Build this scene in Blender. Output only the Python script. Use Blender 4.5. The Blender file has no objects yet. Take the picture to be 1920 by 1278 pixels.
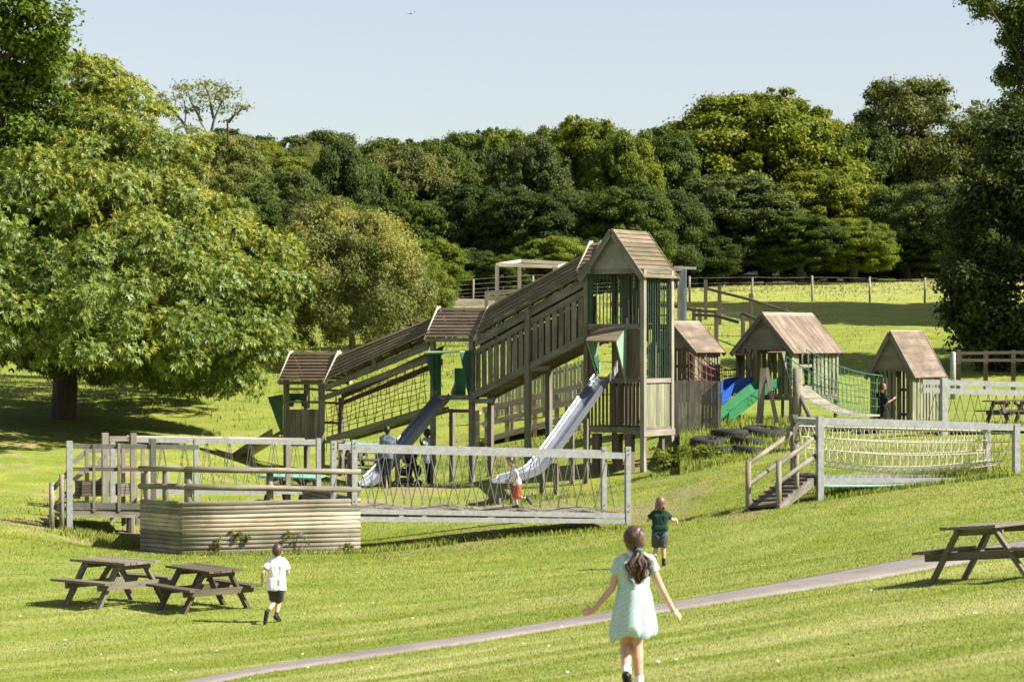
import bpy, math, random
import numpy as np
from mathutils import Vector, Matrix, noise as mnoise

random.seed(7)
RNG = np.random.default_rng(11)
SC = bpy.context.scene
COL = SC.collection
PI = math.pi
F = 85.0 / 36.0 * 1920.0      # focal length measured on the 1920 px wide frame
CZ = 4.2                      # camera height above the valley floor
Z = Vector((0, 0, 1))

# ------------------------------------------------------------------ survey helpers
def P(px, py, d):
    return Vector(((px - 960) / F * d, d, CZ - (py - 639) / F * d))

class Frame:
    """A local horizontal frame: a runs along the front, b runs back from it."""
    def __init__(s, px, py, d, ang):
        s.o = P(px, py, d); t = math.radians(ang)
        s.u = Vector((math.cos(t), -math.sin(t), 0)); s.w = Vector((math.sin(t), math.cos(t), 0))
    def _hit(s, px, py, n, off):
        r = Vector(((px - 960) / F, 1, (639 - py) / F)); c = Vector((0, 0, CZ))
        t = (off + (s.o - c).dot(n)) / r.dot(n)
        return c + r * t
    def b(s, px, py, b=0.0): return s._hit(px, py, s.w, b)
    def a(s, px, py, a=0.0): return s._hit(px, py, s.u, a)
    def ab(s, p): q = p - s.o; return q.dot(s.u), q.dot(s.w)
    def pt(s, a, b, z): q = s.o + s.u * a + s.w * b; return Vector((q.x, q.y, z))

# ------------------------------------------------------------------ node helpers
def new_mat(name):
    m = bpy.data.materials.new(name); m.use_nodes = True
    nt = m.node_tree; nt.nodes.clear()
    out = nt.nodes.new('ShaderNodeOutputMaterial')
    return m, nt, out
def N(nt, typ, **kw):
    n = nt.nodes.new(typ)
    for k, v in kw.items():
        if k.startswith('i_'):
            n.inputs[k[2:].replace('_', ' ')].default_value = v
        else:
            setattr(n, k, v)
    return n
def L(nt, a, b): nt.links.new(a, b)
def rgb(nt, c):
    n = nt.nodes.new('ShaderNodeRGB'); n.outputs[0].default_value = (*c, 1); return n.outputs[0]
def mixc(nt, fac, a, b, mode='MIX'):
    n = nt.nodes.new('ShaderNodeMix'); n.data_type = 'RGBA'; n.blend_type = mode
    for sock, v in ((n.inputs[0], fac), (n.inputs[6], a), (n.inputs[7], b)):
        if isinstance(v, (int, float)): sock.default_value = v
        elif isinstance(v, tuple): sock.default_value = (*v, 1)
        else: L(nt, v, sock)
    return n.outputs[2]
def ramp(nt, src, lo, hi):
    n = nt.nodes.new('ShaderNodeMapRange'); n.inputs[1].default_value = lo; n.inputs[2].default_value = hi
    L(nt, src, n.inputs[0]); return n.outputs[0]
def noise_tex(nt, vec, scale, detail=3, rough=.55, mapscale=None, dist=0):
    if mapscale:
        mp = N(nt, 'ShaderNodeMapping'); mp.inputs['Scale'].default_value = mapscale
        L(nt, vec, mp.inputs[0]); vec = mp.outputs[0]
    t = N(nt, 'ShaderNodeTexNoise'); t.inputs['Scale'].default_value = scale
    t.inputs['Detail'].default_value = detail; t.inputs['Roughness'].default_value = rough
    t.inputs['Distortion'].default_value = dist
    L(nt, vec, t.inputs['Vector']); return t.outputs['Fac']
def math_n(nt, op, a, b):
    n = nt.nodes.new('ShaderNodeMath'); n.operation = op
    for s, v in ((n.inputs[0], a), (n.inputs[1], b)):
        if isinstance(v, (int, float)): s.default_value = v
        else: L(nt, v, s)
    return n.outputs[0]

# ------------------------------------------------------------------ materials
def wood(name, c1, c2, rough=.85, island=.5, moss=None, mossamt=.35, stain=.6):
    m, nt, out = new_mat(name)
    uv = N(nt, 'ShaderNodeTexCoord').outputs['UV']
    pos = N(nt, 'ShaderNodeNewGeometry')
    g = noise_tex(nt, uv, 1.0, 4, .6, (1.2, 38, 1))
    g2 = noise_tex(nt, uv, 1.0, 2, .5, (.7, 5, 1))
    col = mixc(nt, ramp(nt, g, .3, .72), c1, c2)
    kn = noise_tex(nt, uv, 1.0, 2, .5, (3.1, 11, 1)); col = mixc(nt, math_n(nt, 'MULTIPLY', ramp(nt, kn, .66, .74), .6), col, tuple(x * .35 for x in c1))
    k = ramp(nt, pos.outputs['Random Per Island'], 0, 1)
    mul = math_n(nt, 'ADD', math_n(nt, 'MULTIPLY', k, island), 1 - island / 2)
    mul = math_n(nt, 'MULTIPLY', mul, math_n(nt, 'ADD', math_n(nt, 'MULTIPLY', ramp(nt, g2, .25, .75), stain), 1 - stain / 2))
    vm = N(nt, 'ShaderNodeVectorMath', operation='SCALE'); L(nt, col, vm.inputs[0]); L(nt, mul, vm.inputs['Scale'])
    col = vm.outputs[0]
    if moss:
        ns = noise_tex(nt, pos.outputs['Position'], 2.3, 4, .6)
        f = math_n(nt, 'MULTIPLY', ramp(nt, ns, .45, .68), mossamt)
        col = mixc(nt, f, col, moss)
    b = N(nt, 'ShaderNodeBsdfPrincipled'); L(nt, col, b.inputs['Base Color'])
    b.inputs['Roughness'].default_value = rough; b.inputs['Specular IOR Level'].default_value = .25
    bp = N(nt, 'ShaderNodeBump'); bp.inputs['Strength'].default_value = .35; bp.inputs['Distance'].default_value = .01
    L(nt, g, bp.inputs['Height']); L(nt, bp.outputs[0], b.inputs['Normal'])
    L(nt, b.outputs[0], out.inputs[0]); return m
def paint(name, c, rough=.6, var=.25, scale=6, metal=0, c2=None, spec=.3, bump=0):
    m, nt, out = new_mat(name)
    pos = N(nt, 'ShaderNodeTexCoord').outputs['Object']
    n1 = noise_tex(nt, pos, scale, 5, .65)
    c2 = c2 or tuple(x * (1 - var) for x in c)
    col = mixc(nt, ramp(nt, n1, .35, .7), c, c2)
    b = N(nt, 'ShaderNodeBsdfPrincipled'); L(nt, col, b.inputs['Base Color'])
    b.inputs['Roughness'].default_value = rough; b.inputs['Metallic'].default_value = metal
    b.inputs['Specular IOR Level'].default_value = spec
    if bump:
        bp = N(nt, 'ShaderNodeBump'); bp.inputs['Strength'].default_value = bump; bp.inputs['Distance'].default_value = .02
        L(nt, n1, bp.inputs['Height']); L(nt, bp.outputs[0], b.inputs['Normal'])
    L(nt, b.outputs[0], out.inputs[0]); return m
def leafmat(name, c1, c2, trans=.35, rough=.6, spec=.15, tint=(1.25, 1.15, .55), patch=.42, himix=.8):
    m, nt, out = new_mat(name)
    geo = N(nt, 'ShaderNodeNewGeometry'); oi = N(nt, 'ShaderNodeObjectInfo')
    pt = noise_tex(nt, geo.outputs['Position'], patch, 3, .6)
    col = mixc(nt, ramp(nt, geo.outputs['Random Per Island'], 0, 1), c1, c2)
    hi = tuple(min(1, a * b * 1.25) for a, b in zip(c2, (1.15, 1.05, .8)))
    col = mixc(nt, math_n(nt, 'MULTIPLY', ramp(nt, pt, .44, .62), himix), col, hi)
    b = N(nt, 'ShaderNodeBsdfPrincipled'); L(nt, col, b.inputs['Base Color'])
    b.inputs['Roughness'].default_value = rough; b.inputs['Specular IOR Level'].default_value = spec
    tr = N(nt, 'ShaderNodeBsdfTranslucent')
    tc = mixc(nt, 1.0, col, tint, 'MULTIPLY'); L(nt, tc, tr.inputs[0])
    mx = N(nt, 'ShaderNodeMixShader'); mx.inputs[0].default_value = trans
    L(nt, b.outputs[0], mx.inputs[1]); L(nt, tr.outputs[0], mx.inputs[2])
    L(nt, mx.outputs[0], out.inputs[0]); return m

M = {}
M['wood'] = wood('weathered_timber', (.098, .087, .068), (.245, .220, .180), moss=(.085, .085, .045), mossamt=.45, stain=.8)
M['woodlit'] = wood('pale_sunlit_timber', (.180, .158, .122), (.335, .298, .236), moss=(.16, .15, .08), mossamt=.4)  # paler timber; on the tower's sunny side it carries sunlight in its tone
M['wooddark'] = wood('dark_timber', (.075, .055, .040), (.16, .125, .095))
M['woodgreen'] = wood('algae_green_timber', (.125, .135, .075), (.27, .27, .17))
M['woodfresh'] = wood('fresh_timber', (.36, .21, .10), (.50, .33, .18))
M['roofwood'] = wood('brown_roof_boards', (.115, .080, .052), (.225, .165, .115), stain=.5)
M['roofmoss'] = wood('mossy_roof_boards', (.105, .084, .052), (.225, .18, .118), moss=(.10, .10, .035), mossamt=.6)
M['roofpale'] = wood('sun_bleached_roof_panel', (.125, .092, .064), (.245, .19, .14), island=.25, moss=(.10, .075, .052), mossamt=.7, stain=.9)
M['barge'] = wood('pale_barge_board', (.40, .345, .26), (.58, .51, .40))
M['log'] = wood('weathered_logs', (.155, .136, .098), (.285, .252, .190), island=.4, moss=(.11, .105, .05), mossamt=.55, stain=.9)
M['logpale'] = wood('pale_logs', (.36, .298, .205), (.49, .42, .31), island=.3, moss=(.22, .19, .10), mossamt=.5, stain=.7)
M['panel'] = paint('grey_ply_panel', (.20, .19, .16), .85, c2=(.29, .28, .25), scale=3)
M['galv'] = paint('galvanised_steel', (.36, .365, .345), .5, c2=(.235, .245, .235), scale=9, spec=.4, metal=.1)
M['galvdull'] = paint('dull_painted_steel', (.13, .128, .10), .6, c2=(.085, .082, .06), scale=8)
M['steel'] = paint('polished_steel_chute', (.27, .285, .31), .40, c2=(.20, .215, .235), scale=2.5, metal=.65, spec=.4)
M['chain'] = paint('steel_chain', (.22, .22, .21), .45, scale=40, metal=.5)
M['green'] = paint('green_painted_board', (.028, .118, .068), .6, c2=(.05, .155, .095), scale=5)
M['greenpale'] = paint('faded_green_board', (.19, .31, .205), .65, c2=(.26, .37, .255), scale=5)
M['bargreen'] = paint('dark_green_bars', (.020, .050, .030), .6, c2=(.045, .085, .05), scale=9)
M['slidegreen'] = paint('green_plastic_slide', (.02, .135, .05), .55, c2=(.035, .165, .07), scale=2)
M['slideblue'] = paint('blue_plastic_slide', (.02, .08, .32), .55, c2=(.02, .08, .40), scale=2)
M['slideolive'] = paint('olive_slide', (.30, .265, .12), .6, c2=(.21, .18, .08), scale=4)
M['ropered'] = paint('red_rope', (.17, .04, .03), .9, scale=20)
M['ropepink'] = paint('pink_rope', (.33, .12, .15), .9, scale=20)
M['ropegreen'] = paint('green_rope', (.03, .15, .10), .9, c2=(.12, .24, .19), scale=8)
M['rope'] = paint('cream_rope', (.56, .52, .42), .9, c2=(.38, .35, .28), scale=12)
M['ropedark'] = paint('dark_rope', (.035, .03, .025), .9, scale=20)
M['tyre'] = paint('worn_tyre_rubber', (.014, .014, .013), .8, c2=(.034, .032, .029), scale=7)
M['bark'] = wood('rough_bark', (.055, .042, .03), (.13, .10, .075))
M['barkgrey'] = wood('grey_bark', (.13, .11, .085), (.24, .21, .16))
M['black'] = paint('black_fabric', (.012, .012, .014), .8, scale=15)
M['white'] = paint('white_shell', (.8, .8, .8), .4, var=.06)
M['bluepaint'] = paint('sky_blue_table_paint', (.22, .46, .75), .5, var=.2)
M['greentable'] = paint('mint_table_paint', (.22, .44, .33), .5, var=.2)
M['mat'] = paint('mint_safety_mat', (.32, .50, .40), .7, var=.3)

# ------------------------------------------------------------------ objects
OFF = {}
def off(o): return OFF.get(o.name, Vector((0, 0, 0))) if o else Vector((0, 0, 0))
def thing(name, label, cat, loc, group=None):
    o = bpy.data.objects.new(name, None); COL.objects.link(o)
    o.empty_display_size = .3
    o.location = loc; OFF[o.name] = Vector(loc)
    o['label'] = label; o['category'] = cat
    if group: o['group'] = group
    return o
def tag(o, label=None, cat=None, group=None, kind=None):
    if label: o['label'] = label
    if cat: o['category'] = cat
    if group: o['group'] = group
    if kind: o['kind'] = kind
    return o

class MB:
    def __init__(s): s.v = []; s.f = []; s.uv = []; s.mi = []; s.cur = 0; s.marks = []
    def mark(s): s.marks.append((len(s.v), len(s.f), len(s.uv)))
    def face(s, pts, uvs=None):
        i = len(s.v); s.v += [tuple(p) for p in pts]; s.f.append(tuple(range(i, i + len(pts))))
        s.uv += uvs or [(0, 0)] * len(pts); s.mi.append(s.cur)
    def poly(s, verts, faces, uvfn=None):
        i = len(s.v); s.v += [tuple(p) for p in verts]
        for f in faces:
            s.f.append(tuple(i + k for k in f)); s.mi.append(s.cur)
            s.uv += [uvfn(k) if uvfn else (0, 0) for k in f]
    def beam(s, p, q, w, h, up=Z, jit=0):
        p = Vector(p); q = Vector(q); d = q - p; ln = d.length
        if ln < 1e-6: return
        s.mark(); d.normalize(); up = Vector(up)
        x = d.cross(up)
        if x.length < 1e-4: x = d.cross(Vector((0, 1, 0)))
        x.normalize(); y = x.cross(d); y.normalize()
        r = random.random() * 50
        vs = []
        for e in (p, q):
            for sx, sy in ((-1, -1), (1, -1), (1, 1), (-1, 1)):
                vs.append(e + x * (sx * w / 2) + y * (sy * h / 2))
        i = len(s.v); s.v += [tuple(v) for v in vs]
        cr = (0, w, w + h, 2 * w + h, 2 * (w + h))
        for k in range(4):
            k2 = (k + 1) % 4
            s.f.append((i + k, i + k2, i + 4 + k2, i + 4 + k)); s.mi.append(s.cur)
            s.uv += [(r, r + cr[k]), (r, r + cr[k + 1]), (r + ln, r + cr[k + 1]), (r + ln, r + cr[k])]
        for f in ((3, 2, 1, 0), (4, 5, 6, 7)):
            s.f.append(tuple(i + k for k in f)); s.mi.append(s.cur)
            s.uv += [(r, r), (r + .02, r), (r + .02, r + h), (r, r + h)]
    def post(s, top, zbot, w, h=None, dirx=None):
        """upright rectangular post; w along dirx, h across it"""
        top = Vector(top); h = h or w
        s.beam((top.x, top.y, zbot), top, w, h, up=(dirx.cross(Z) if dirx is not None else Vector((0, 1, 0))))
    def tube(s, pts, r, n=6, cap=True, sq=0):
        pts = [Vector(p) for p in pts]; rr = r if isinstance(r, (list, tuple)) else [r] * len(pts)
        i0 = len(s.v); ro = random.random() * 50; ln = 0; lens = []
        ref = None
        for k, p in enumerate(pts):
            if k: ln += (p - pts[k - 1]).length
            lens.append(ln)
            d = (pts[min(k + 1, len(pts) - 1)] - pts[max(k - 1, 0)]).normalized()
            if ref is None:
                ref = d.cross(Z)
                if ref.length < 1e-3: ref = Vector((1, 0, 0))
            ref = (ref - d * ref.dot(d)); ref.normalize(); y = d.cross(ref)
            for j in range(n):
                t = 2 * PI * (j + .5) / n if sq else 2 * PI * j / n; g_ = (abs(math.cos(t)) ** sq + abs(math.sin(t)) ** sq) ** (-1 / sq) if sq else 1
                s.v.append(tuple(p + ref * (math.cos(t) * rr[k] * g_) + y * (math.sin(t) * rr[k] * g_)))
        for k in range(len(pts) - 1):
            for j in range(n):
                j2 = (j + 1) % n
                s.f.append((i0 + k * n + j, i0 + (k + 1) * n + j, i0 + (k + 1) * n + j2, i0 + k * n + j2)); s.mi.append(s.cur)
                c0, c1 = 2 * PI * rr[k] * j / n, 2 * PI * rr[k] * (j + 1) / n
                s.uv += [(ro + lens[k], ro + c0), (ro + lens[k + 1], ro + c0), (ro + lens[k + 1], ro + c1), (ro + lens[k], ro + c1)]
        if cap and n > 4:
            s.f.append(tuple(i0 + j for j in range(n))); s.mi.append(s.cur); s.uv += [(ro, ro)] * n
            e = i0 + (len(pts) - 1) * n
            s.f.append(tuple(e + n - 1 - j for j in range(n))); s.mi.append(s.cur); s.uv += [(ro, ro)] * n
    def prism(s, poly, vec):
        """closed polygon extruded along vec"""
        s.mark()
        a = [Vector(p) for p in poly]; vec = Vector(vec); b = [p + vec for p in a]; n = len(a); r = random.random() * 50
        e1 = max((a[1] - a[0]), (a[2] - a[1]), key=lambda q_: q_.length).normalized(); nn = (a[1] - a[0]).cross(a[2] - a[0])
        if nn.length < 1e-9: nn = Vector((0, 0, 1))
        e2 = nn.normalized().cross(e1)
        U = lambda p: (r + (p - a[0]).dot(e1), r + (p - a[0]).dot(e2))
        i = len(s.v); s.v += [tuple(p) for p in a + b]
        s.f.append(tuple(range(i, i + n))); s.mi.append(s.cur); s.uv += [U(p) for p in a]
        s.f.append(tuple(range(i + 2 * n - 1, i + n - 1, -1))); s.mi.append(s.cur); s.uv += [U(p) for p in reversed(b)]
        for k in range(n):
            k2 = (k + 1) % n
            s.f.append((i + k, i + n + k, i + n + k2, i + k2)); s.mi.append(s.cur)
            l = (a[k2] - a[k]).length
            s.uv += [(r, r), (r, r + .03), (r + l, r + .03), (r + l, r)]
    def build_each(s, name, mat, parent=None, label=None):
        """one mesh object per board or beam"""
        ends = s.marks[1:] + [(len(s.v), len(s.f), len(s.uv))]; o = None
        for (v0, f0, u0), (v1, f1, u1) in zip(s.marks, ends):
            m_ = MB(); m_.v = s.v[v0:v1]; m_.f = [tuple(i - v0 for i in f) for f in s.f[f0:f1]]; m_.uv = s.uv[u0:u1]; m_.mi = s.mi[f0:f1]
            o = m_.build(name, mat, parent, label)
        return o
    def build(s, name, mat, parent=None, label=None, smooth=False, loc=None, recalc=True):
        me = bpy.data.meshes.new(name)
        o0 = off(parent) if loc is None else Vector(loc)
        v = [(a - o0.x, b - o0.y, c - o0.z) for a, b, c in s.v]
        me.from_pydata(v, [], s.f)
        uvl = me.uv_layers.new(name='UVMap')
        uvl.data.foreach_set('uv', [c for t in s.uv for c in t])
        for m_ in (mat if isinstance(mat, (list, tuple)) else [mat]):
            me.materials.append(M[m_] if isinstance(m_, str) else m_)
        me.polygons.foreach_set('material_index', s.mi)
        if smooth: me.polygons.foreach_set('use_smooth', [True] * len(s.f))
        if recalc:
            import bmesh
            bm = bmesh.new(); bm.from_mesh(me); bmesh.ops.recalc_face_normals(bm, faces=bm.faces); bm.to_mesh(me); bm.free()
        o = bpy.data.objects.new(name, me); COL.objects.link(o)
        if parent is not None:
            o.parent = parent; OFF[o.name] = off(parent).copy()
        elif loc is not None:
            o.location = loc; OFF[o.name] = Vector(loc)
        if label: o['label'] = label
        return o
def np_mesh(name, verts, faces, mats, mi=None, smooth=False):
    """verts (n,3), faces (m,k) arrays"""
    me = bpy.data.meshes.new(name)
    nv, nf, k = len(verts), len(faces), faces.shape[1]
    me.vertices.add(nv); me.vertices.foreach_set('co', np.ascontiguousarray(verts, np.float32).ravel())
    me.loops.add(nf * k); me.loops.foreach_set('vertex_index', np.ascontiguousarray(faces, np.int32).ravel())
    me.polygons.add(nf); me.polygons.foreach_set('loop_start', np.arange(nf, dtype=np.int32) * k)
    for m_ in mats: me.materials.append(m_)
    if mi is not None: me.polygons.foreach_set('material_index', np.ascontiguousarray(mi, np.int32))
    if smooth: me.polygons.foreach_set('use_smooth', np.ones(nf, bool))
    me.update(calc_edges=True); me.validate(); return me
def lerp(a, b, t): return a + (b - a) * t
# ------------------------------------------------------------------ terrain
GC = [  # ground points surveyed as (px, py, distance)
 (1185,1303,19.3),(0,1278,28),(400,1278,26.5),(1920,1278,16.5),(1500,1278,18.2),
 (515,1168,35),(250,1132,37),(30,1120,38.5),(30,1010,48),(1240,1063,42),(900,1062,43.5),(1280,1140,31.5),
 (1720,1052,35.5),(1760,1096,31),(1900,1081,32.5),(500,1042,50),(670,1036,51.2),(345,1044,50),(265,1030,52.4),
 (1175,985,53.4),(130,993,53.5),(95,977,55),(1537,940,50),(1905,890,51.4),(1430,950,48.5),(1700,906,51.2),
 (1100,938,58),(900,946,58.5),(970,950,62),(660,938,62.5),(725,917,66),(605,905,71.5),(883,906,68.8),(991,882,67.6),
 (300,838,70),(120,778,80),(500,752,86),(0,690,100),(470,690,98),(820,602,115),(900,830,77),(1090,790,77),
 (1235,880,66),(1330,872,62.5),(1400,802,68),(1480,792,69),(1490,790,73),(1710,803,75),(1900,792,75),(1850,757,85),
 (1700,650,100),(1500,600,112),(1300,568,120),(1500,530,150),(1900,530,150),(1000,547,150),(600,562,150),(0,600,150),
 (1400,514,180),(500,516,180),(1900,514,180),(0,900,62),(1650,838,60),(1900,838,60),(1500,865,58),(1230,925,58)]
GP = [P(*g) for g in GC] + [Vector(v) for v in (
 (0,0,CZ-1.7),(-12,0,CZ-2.8),(12,0,CZ-.9),(0,-20,CZ-1.3),(-60,0,CZ-5),(60,0,CZ+1),(-60,60,CZ-2),(60,60,CZ+.6),
 (-60,120,CZ+1.5),(60,120,CZ+1.5),(0,260,CZ+13),(-80,260,CZ+12),(80,260,CZ+13),(-90,180,CZ+5),(90,180,CZ+5),
 (0,420,CZ+16),(-250,420,CZ+14),(250,420,CZ+14),(-250,0,CZ-4),(250,0,CZ+2),(-250,180,CZ+5),(250,180,CZ+5),(-250,-60,CZ-4),(250,-60,CZ+2),(0,-60,CZ))]
_X = np.array([[g.x, g.y] for g in GP]); _zv = np.array([g.z for g in GP])
def _phi(r2): return 0.5 * r2 * np.log(r2 + 1e-9)
def _tps():
    n = len(_X); d2 = ((_X[:, None] - _X[None]) ** 2).sum(-1)
    A = np.zeros((n + 3, n + 3)); A[:n, :n] = _phi(d2) + np.eye(n) * 1.5
    A[:n, n] = 1; A[:n, n + 1:] = _X; A[n, :n] = 1; A[n + 1:, :n] = _X.T
    return np.linalg.solve(A, np.concatenate([_zv, np.zeros(3)]))
_W = _tps()
def hgt_np(x, y):
    x = np.asarray(x, float); y = np.asarray(y, float); sh = x.shape; x = x.ravel(); y = y.ravel()
    out = np.empty(len(x))
    for s in range(0, len(x), 20000):
        xs = x[s:s + 20000]; ys = y[s:s + 20000]
        d2 = (xs[:, None] - _X[None, :, 0]) ** 2 + (ys[:, None] - _X[None, :, 1]) ** 2
        out[s:s + 20000] = _phi(d2) @ _W[:-3] + _W[-3] + xs * _W[-2] + ys * _W[-1]
    # gentle unevenness away from the mown lawn
    out += .05 * np.sin(x * .9 + 1.3 * np.sin(y * .31)) * np.sin(y * .55 + x * .2) * np.clip((y - 44) / 12, 0, 1)
    return out.reshape(sh)
def hgt(x, y): return float(hgt_np(np.array([x]), np.array([y]))[0])
def onground(px, py, lo=12, hi=210):
    """where the sight line through a photo point meets the ground"""
    t = np.arange(lo, hi, .25); x = (px - 960) / F * t; zr = CZ - (py - 639) / F * t
    g = hgt_np(x, t); k = np.argmax(g >= zr)
    return Vector((x[k], t[k], g[k]))
def at(px, d, dz=0):
    x = (px - 960) / F * d; return Vector((x, d, hgt(x, d) + dz))
def gz(p): return hgt(p.x, p.y)

def axis(segs):
    out = []
    for a, b, st in segs: out += list(np.arange(a, b, st))
    out.append(segs[-1][1]); return np.array(out)
gx = axis([(-250, -60, 14), (-60, -24, 2), (-24, 24, .5), (24, 60, 2), (60, 250, 14)])
gy = axis([(-60, 8, 4), (8, 90, .5), (90, 200, 1.6), (200, 420, 12)])
XX, YY = np.meshgrid(gx, gy)
ZZ = hgt_np(XX, YY)
nx, ny = len(gx), len(gy)
idx = np.arange(nx * ny).reshape(ny, nx)
gf = np.stack([idx[:-1, :-1], idx[:-1, 1:], idx[1:, 1:], idx[1:, :-1]], -1).reshape(-1, 4)

def grass_colour(nt, pos):
    """lawn colour from world position: mown streaks, dry patches, worn earth"""
    mp = N(nt, 'ShaderNodeMapping'); mp.inputs['Rotation'].default_value = (0, 0, math.radians(-36)); L(nt, pos, mp.inputs[0])
    st = noise_tex(nt, mp.outputs[0], 1.0, 4, .6, (.13, .95, 1), .5)
    fine = noise_tex(nt, mp.outputs[0], 1.0, 3, .6, (1.6, 9, 4))
    big = noise_tex(nt, pos, .16, 4, .6)
    mid = noise_tex(nt, pos, 1.1, 4, .65)
    sep = N(nt, 'ShaderNodeSeparateXYZ'); L(nt, pos, sep.inputs[0])
    lush, mown, dry = (.145, .198, .022), (.208, .246, .038), (.46, .43, .175)
    col = mixc(nt, ramp(nt, mid, .35, .65), lush, mown)
    near = ramp(nt, sep.outputs['Y'], 46, 20)           # closer lawn is cut shorter and drier
    f = math_n(nt, 'MULTIPLY', ramp(nt, st, .42, .66), math_n(nt, 'ADD', math_n(nt, 'MULTIPLY', near, .52), .20))
    col = mixc(nt, f, col, dry)
    f2 = math_n(nt, 'MULTIPLY', ramp(nt, fine, .5, .78), .22)
    col = mixc(nt, f2, col, dry)
    col = mixc(nt, math_n(nt, 'MULTIPLY', ramp(nt, big, .48, .7), .45), col, (.25, .275, .06))
    fld = ramp(nt, sep.outputs['Y'], 105, 135)           # the far hayfield is yellower
    col = mixc(nt, math_n(nt, 'MULTIPLY', fld, .75), col, (.34, .35, .10))
    return col, sep
def ground_material():
    m, nt, out = new_mat('meadow_grass')
    pos = N(nt, 'ShaderNodeNewGeometry').outputs['Position']
    col, sep = grass_colour(nt, pos)
    worn = noise_tex(nt, pos, .55, 5, .65)
    wn = math_n(nt, 'MULTIPLY', ramp(nt, worn, .56, .66), math_n(nt, 'MULTIPLY', ramp(nt, sep.outputs['Y'], 44, 50), ramp(nt, sep.outputs['Y'], 80, 72)))
    col = mixc(nt, math_n(nt, 'MULTIPLY', ramp(nt, noise_tex(nt, pos, .9, 3, .6), .5, .66), .35), col, (.12, .18, .020))
    col = mixc(nt, math_n(nt, 'MULTIPLY', ramp(nt, noise_tex(nt, pos, .7, 3, .5, (1, 1, 3)), .56, .68), math_n(nt, 'MULTIPLY', ramp(nt, sep.outputs['Y'], 40, 50), .6)), col, (.33, .31, .045))
    col = mixc(nt, wn, col, (.33, .235, .15))
    for (px, py, dd, rx) in ((690, 928, 62.3, 1.3), (925, 930, 62.6, 1.6), (1390, 958, 48, 1.0), (1235, 950, 55, 1.5), (1270, 985, 51.5, 1.3), (60, 985, 54, 1.6), (210, 985, 54, 1.4), (880, 1002, 52.4, 1.9), (740, 1010, 51.6, 1.2), (1020, 930, 59, 1.2), (780, 905, 66, 1.6), (1130, 975, 55, 1.2), (1290, 935, 57, 1.2)):
        c_ = P(px, py, dd); dv = N(nt, 'ShaderNodeVectorMath', operation='DISTANCE'); mp_ = N(nt, 'ShaderNodeMapping'); mp_.inputs['Scale'].default_value = (1, .55, 0); L(nt, pos, mp_.inputs[0]); L(nt, mp_.outputs[0], dv.inputs[0]); dv.inputs[1].default_value = (c_.x, c_.y * .55, 0)
        col = mixc(nt, math_n(nt, 'MULTIPLY', ramp(nt, math_n(nt, 'ADD', math_n(nt, 'DIVIDE', dv.outputs['Value'], rx), math_n(nt, 'MULTIPLY', worn, 1.6)), 1.50, 1.0), .65), col, (.30, .215, .14))
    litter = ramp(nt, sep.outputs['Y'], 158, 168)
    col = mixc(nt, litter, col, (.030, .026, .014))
    b = N(nt, 'ShaderNodeBsdfPrincipled'); L(nt, col, b.inputs['Base Color']); b.inputs['Roughness'].default_value = .95
    b.inputs['Specular IOR Level'].default_value = .1
    bn = noise_tex(nt, pos, 14, 4, .7)
    bp = N(nt, 'ShaderNodeBump'); bp.inputs['Strength'].default_value = .8; bp.inputs['Distance'].default_value = .06
    L(nt, bn, bp.inputs['Height']); L(nt, bp.outputs[0], b.inputs['Normal'])
    L(nt, b.outputs[0], out.inputs[0]); return m
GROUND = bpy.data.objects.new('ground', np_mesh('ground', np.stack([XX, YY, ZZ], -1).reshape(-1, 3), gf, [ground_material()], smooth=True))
COL.objects.link(GROUND); tag(GROUND, kind='structure')

# ------------------------------------------------------------------ path
UPE = [(300,1290),(360,1278),(500,1250),(700,1220),(900,1190),(1040,1167),(1230,1135.5),(1499,1087),(1728,1046),(1850,1026),(1960,1010),(2100,990)]
LOE = [(330,1300),(400,1282),(500,1262),(700,1233),(900,1204),(1040,1181),(1230,1151),(1499,1109),(1755,1066),(1850,1050),(1960,1032),(2100,1012)]
def resample(pts, n):
    pts = [Vector((a, b, 0)) for a, b in pts]; xs = np.linspace(0, len(pts) - 1, n); out = []
    for x in xs:
        k = min(int(x), len(pts) - 2); out.append(pts[k].lerp(pts[k + 1], x - k))
    return out
ups = [onground(p.x, p.y) for p in resample(UPE, 90)]; los = [onground(p.x, p.y) for p in resample(LOE, 90)]
def smooth_line(ps, it=6):
    for _ in range(it):
        ps = [ps[0]] + [(ps[i - 1] + ps[i] * 2 + ps[i + 1]) / 4 for i in range(1, len(ps) - 1)] + [ps[-1]]
    return ps
ups, los = smooth_line(ups), smooth_line(los)
pm = MB(); rows = []
for u, l in zip(ups, los):
    row = []
    for t in np.linspace(0, 1, 7):
        q = u.lerp(l, float(t)); row.append((q.x, q.y, hgt(q.x, q.y) + .022 + .02 * (1 - (2 * t - 1) ** 2)))
    row = [(row[0][0], row[0][1], row[0][2] - .09)] + row + [(row[-1][0], row[-1][1], row[-1][2] - .09)]
    rows.append(row)
pv = [v for r in rows for v in r]; k = len(rows[0])
pm.poly(pv, [(i * k + j, i * k + j + 1, (i + 1) * k + j + 1, (i + 1) * k + j) for i in range(len(rows) - 1) for j in range(k - 1)])
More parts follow.
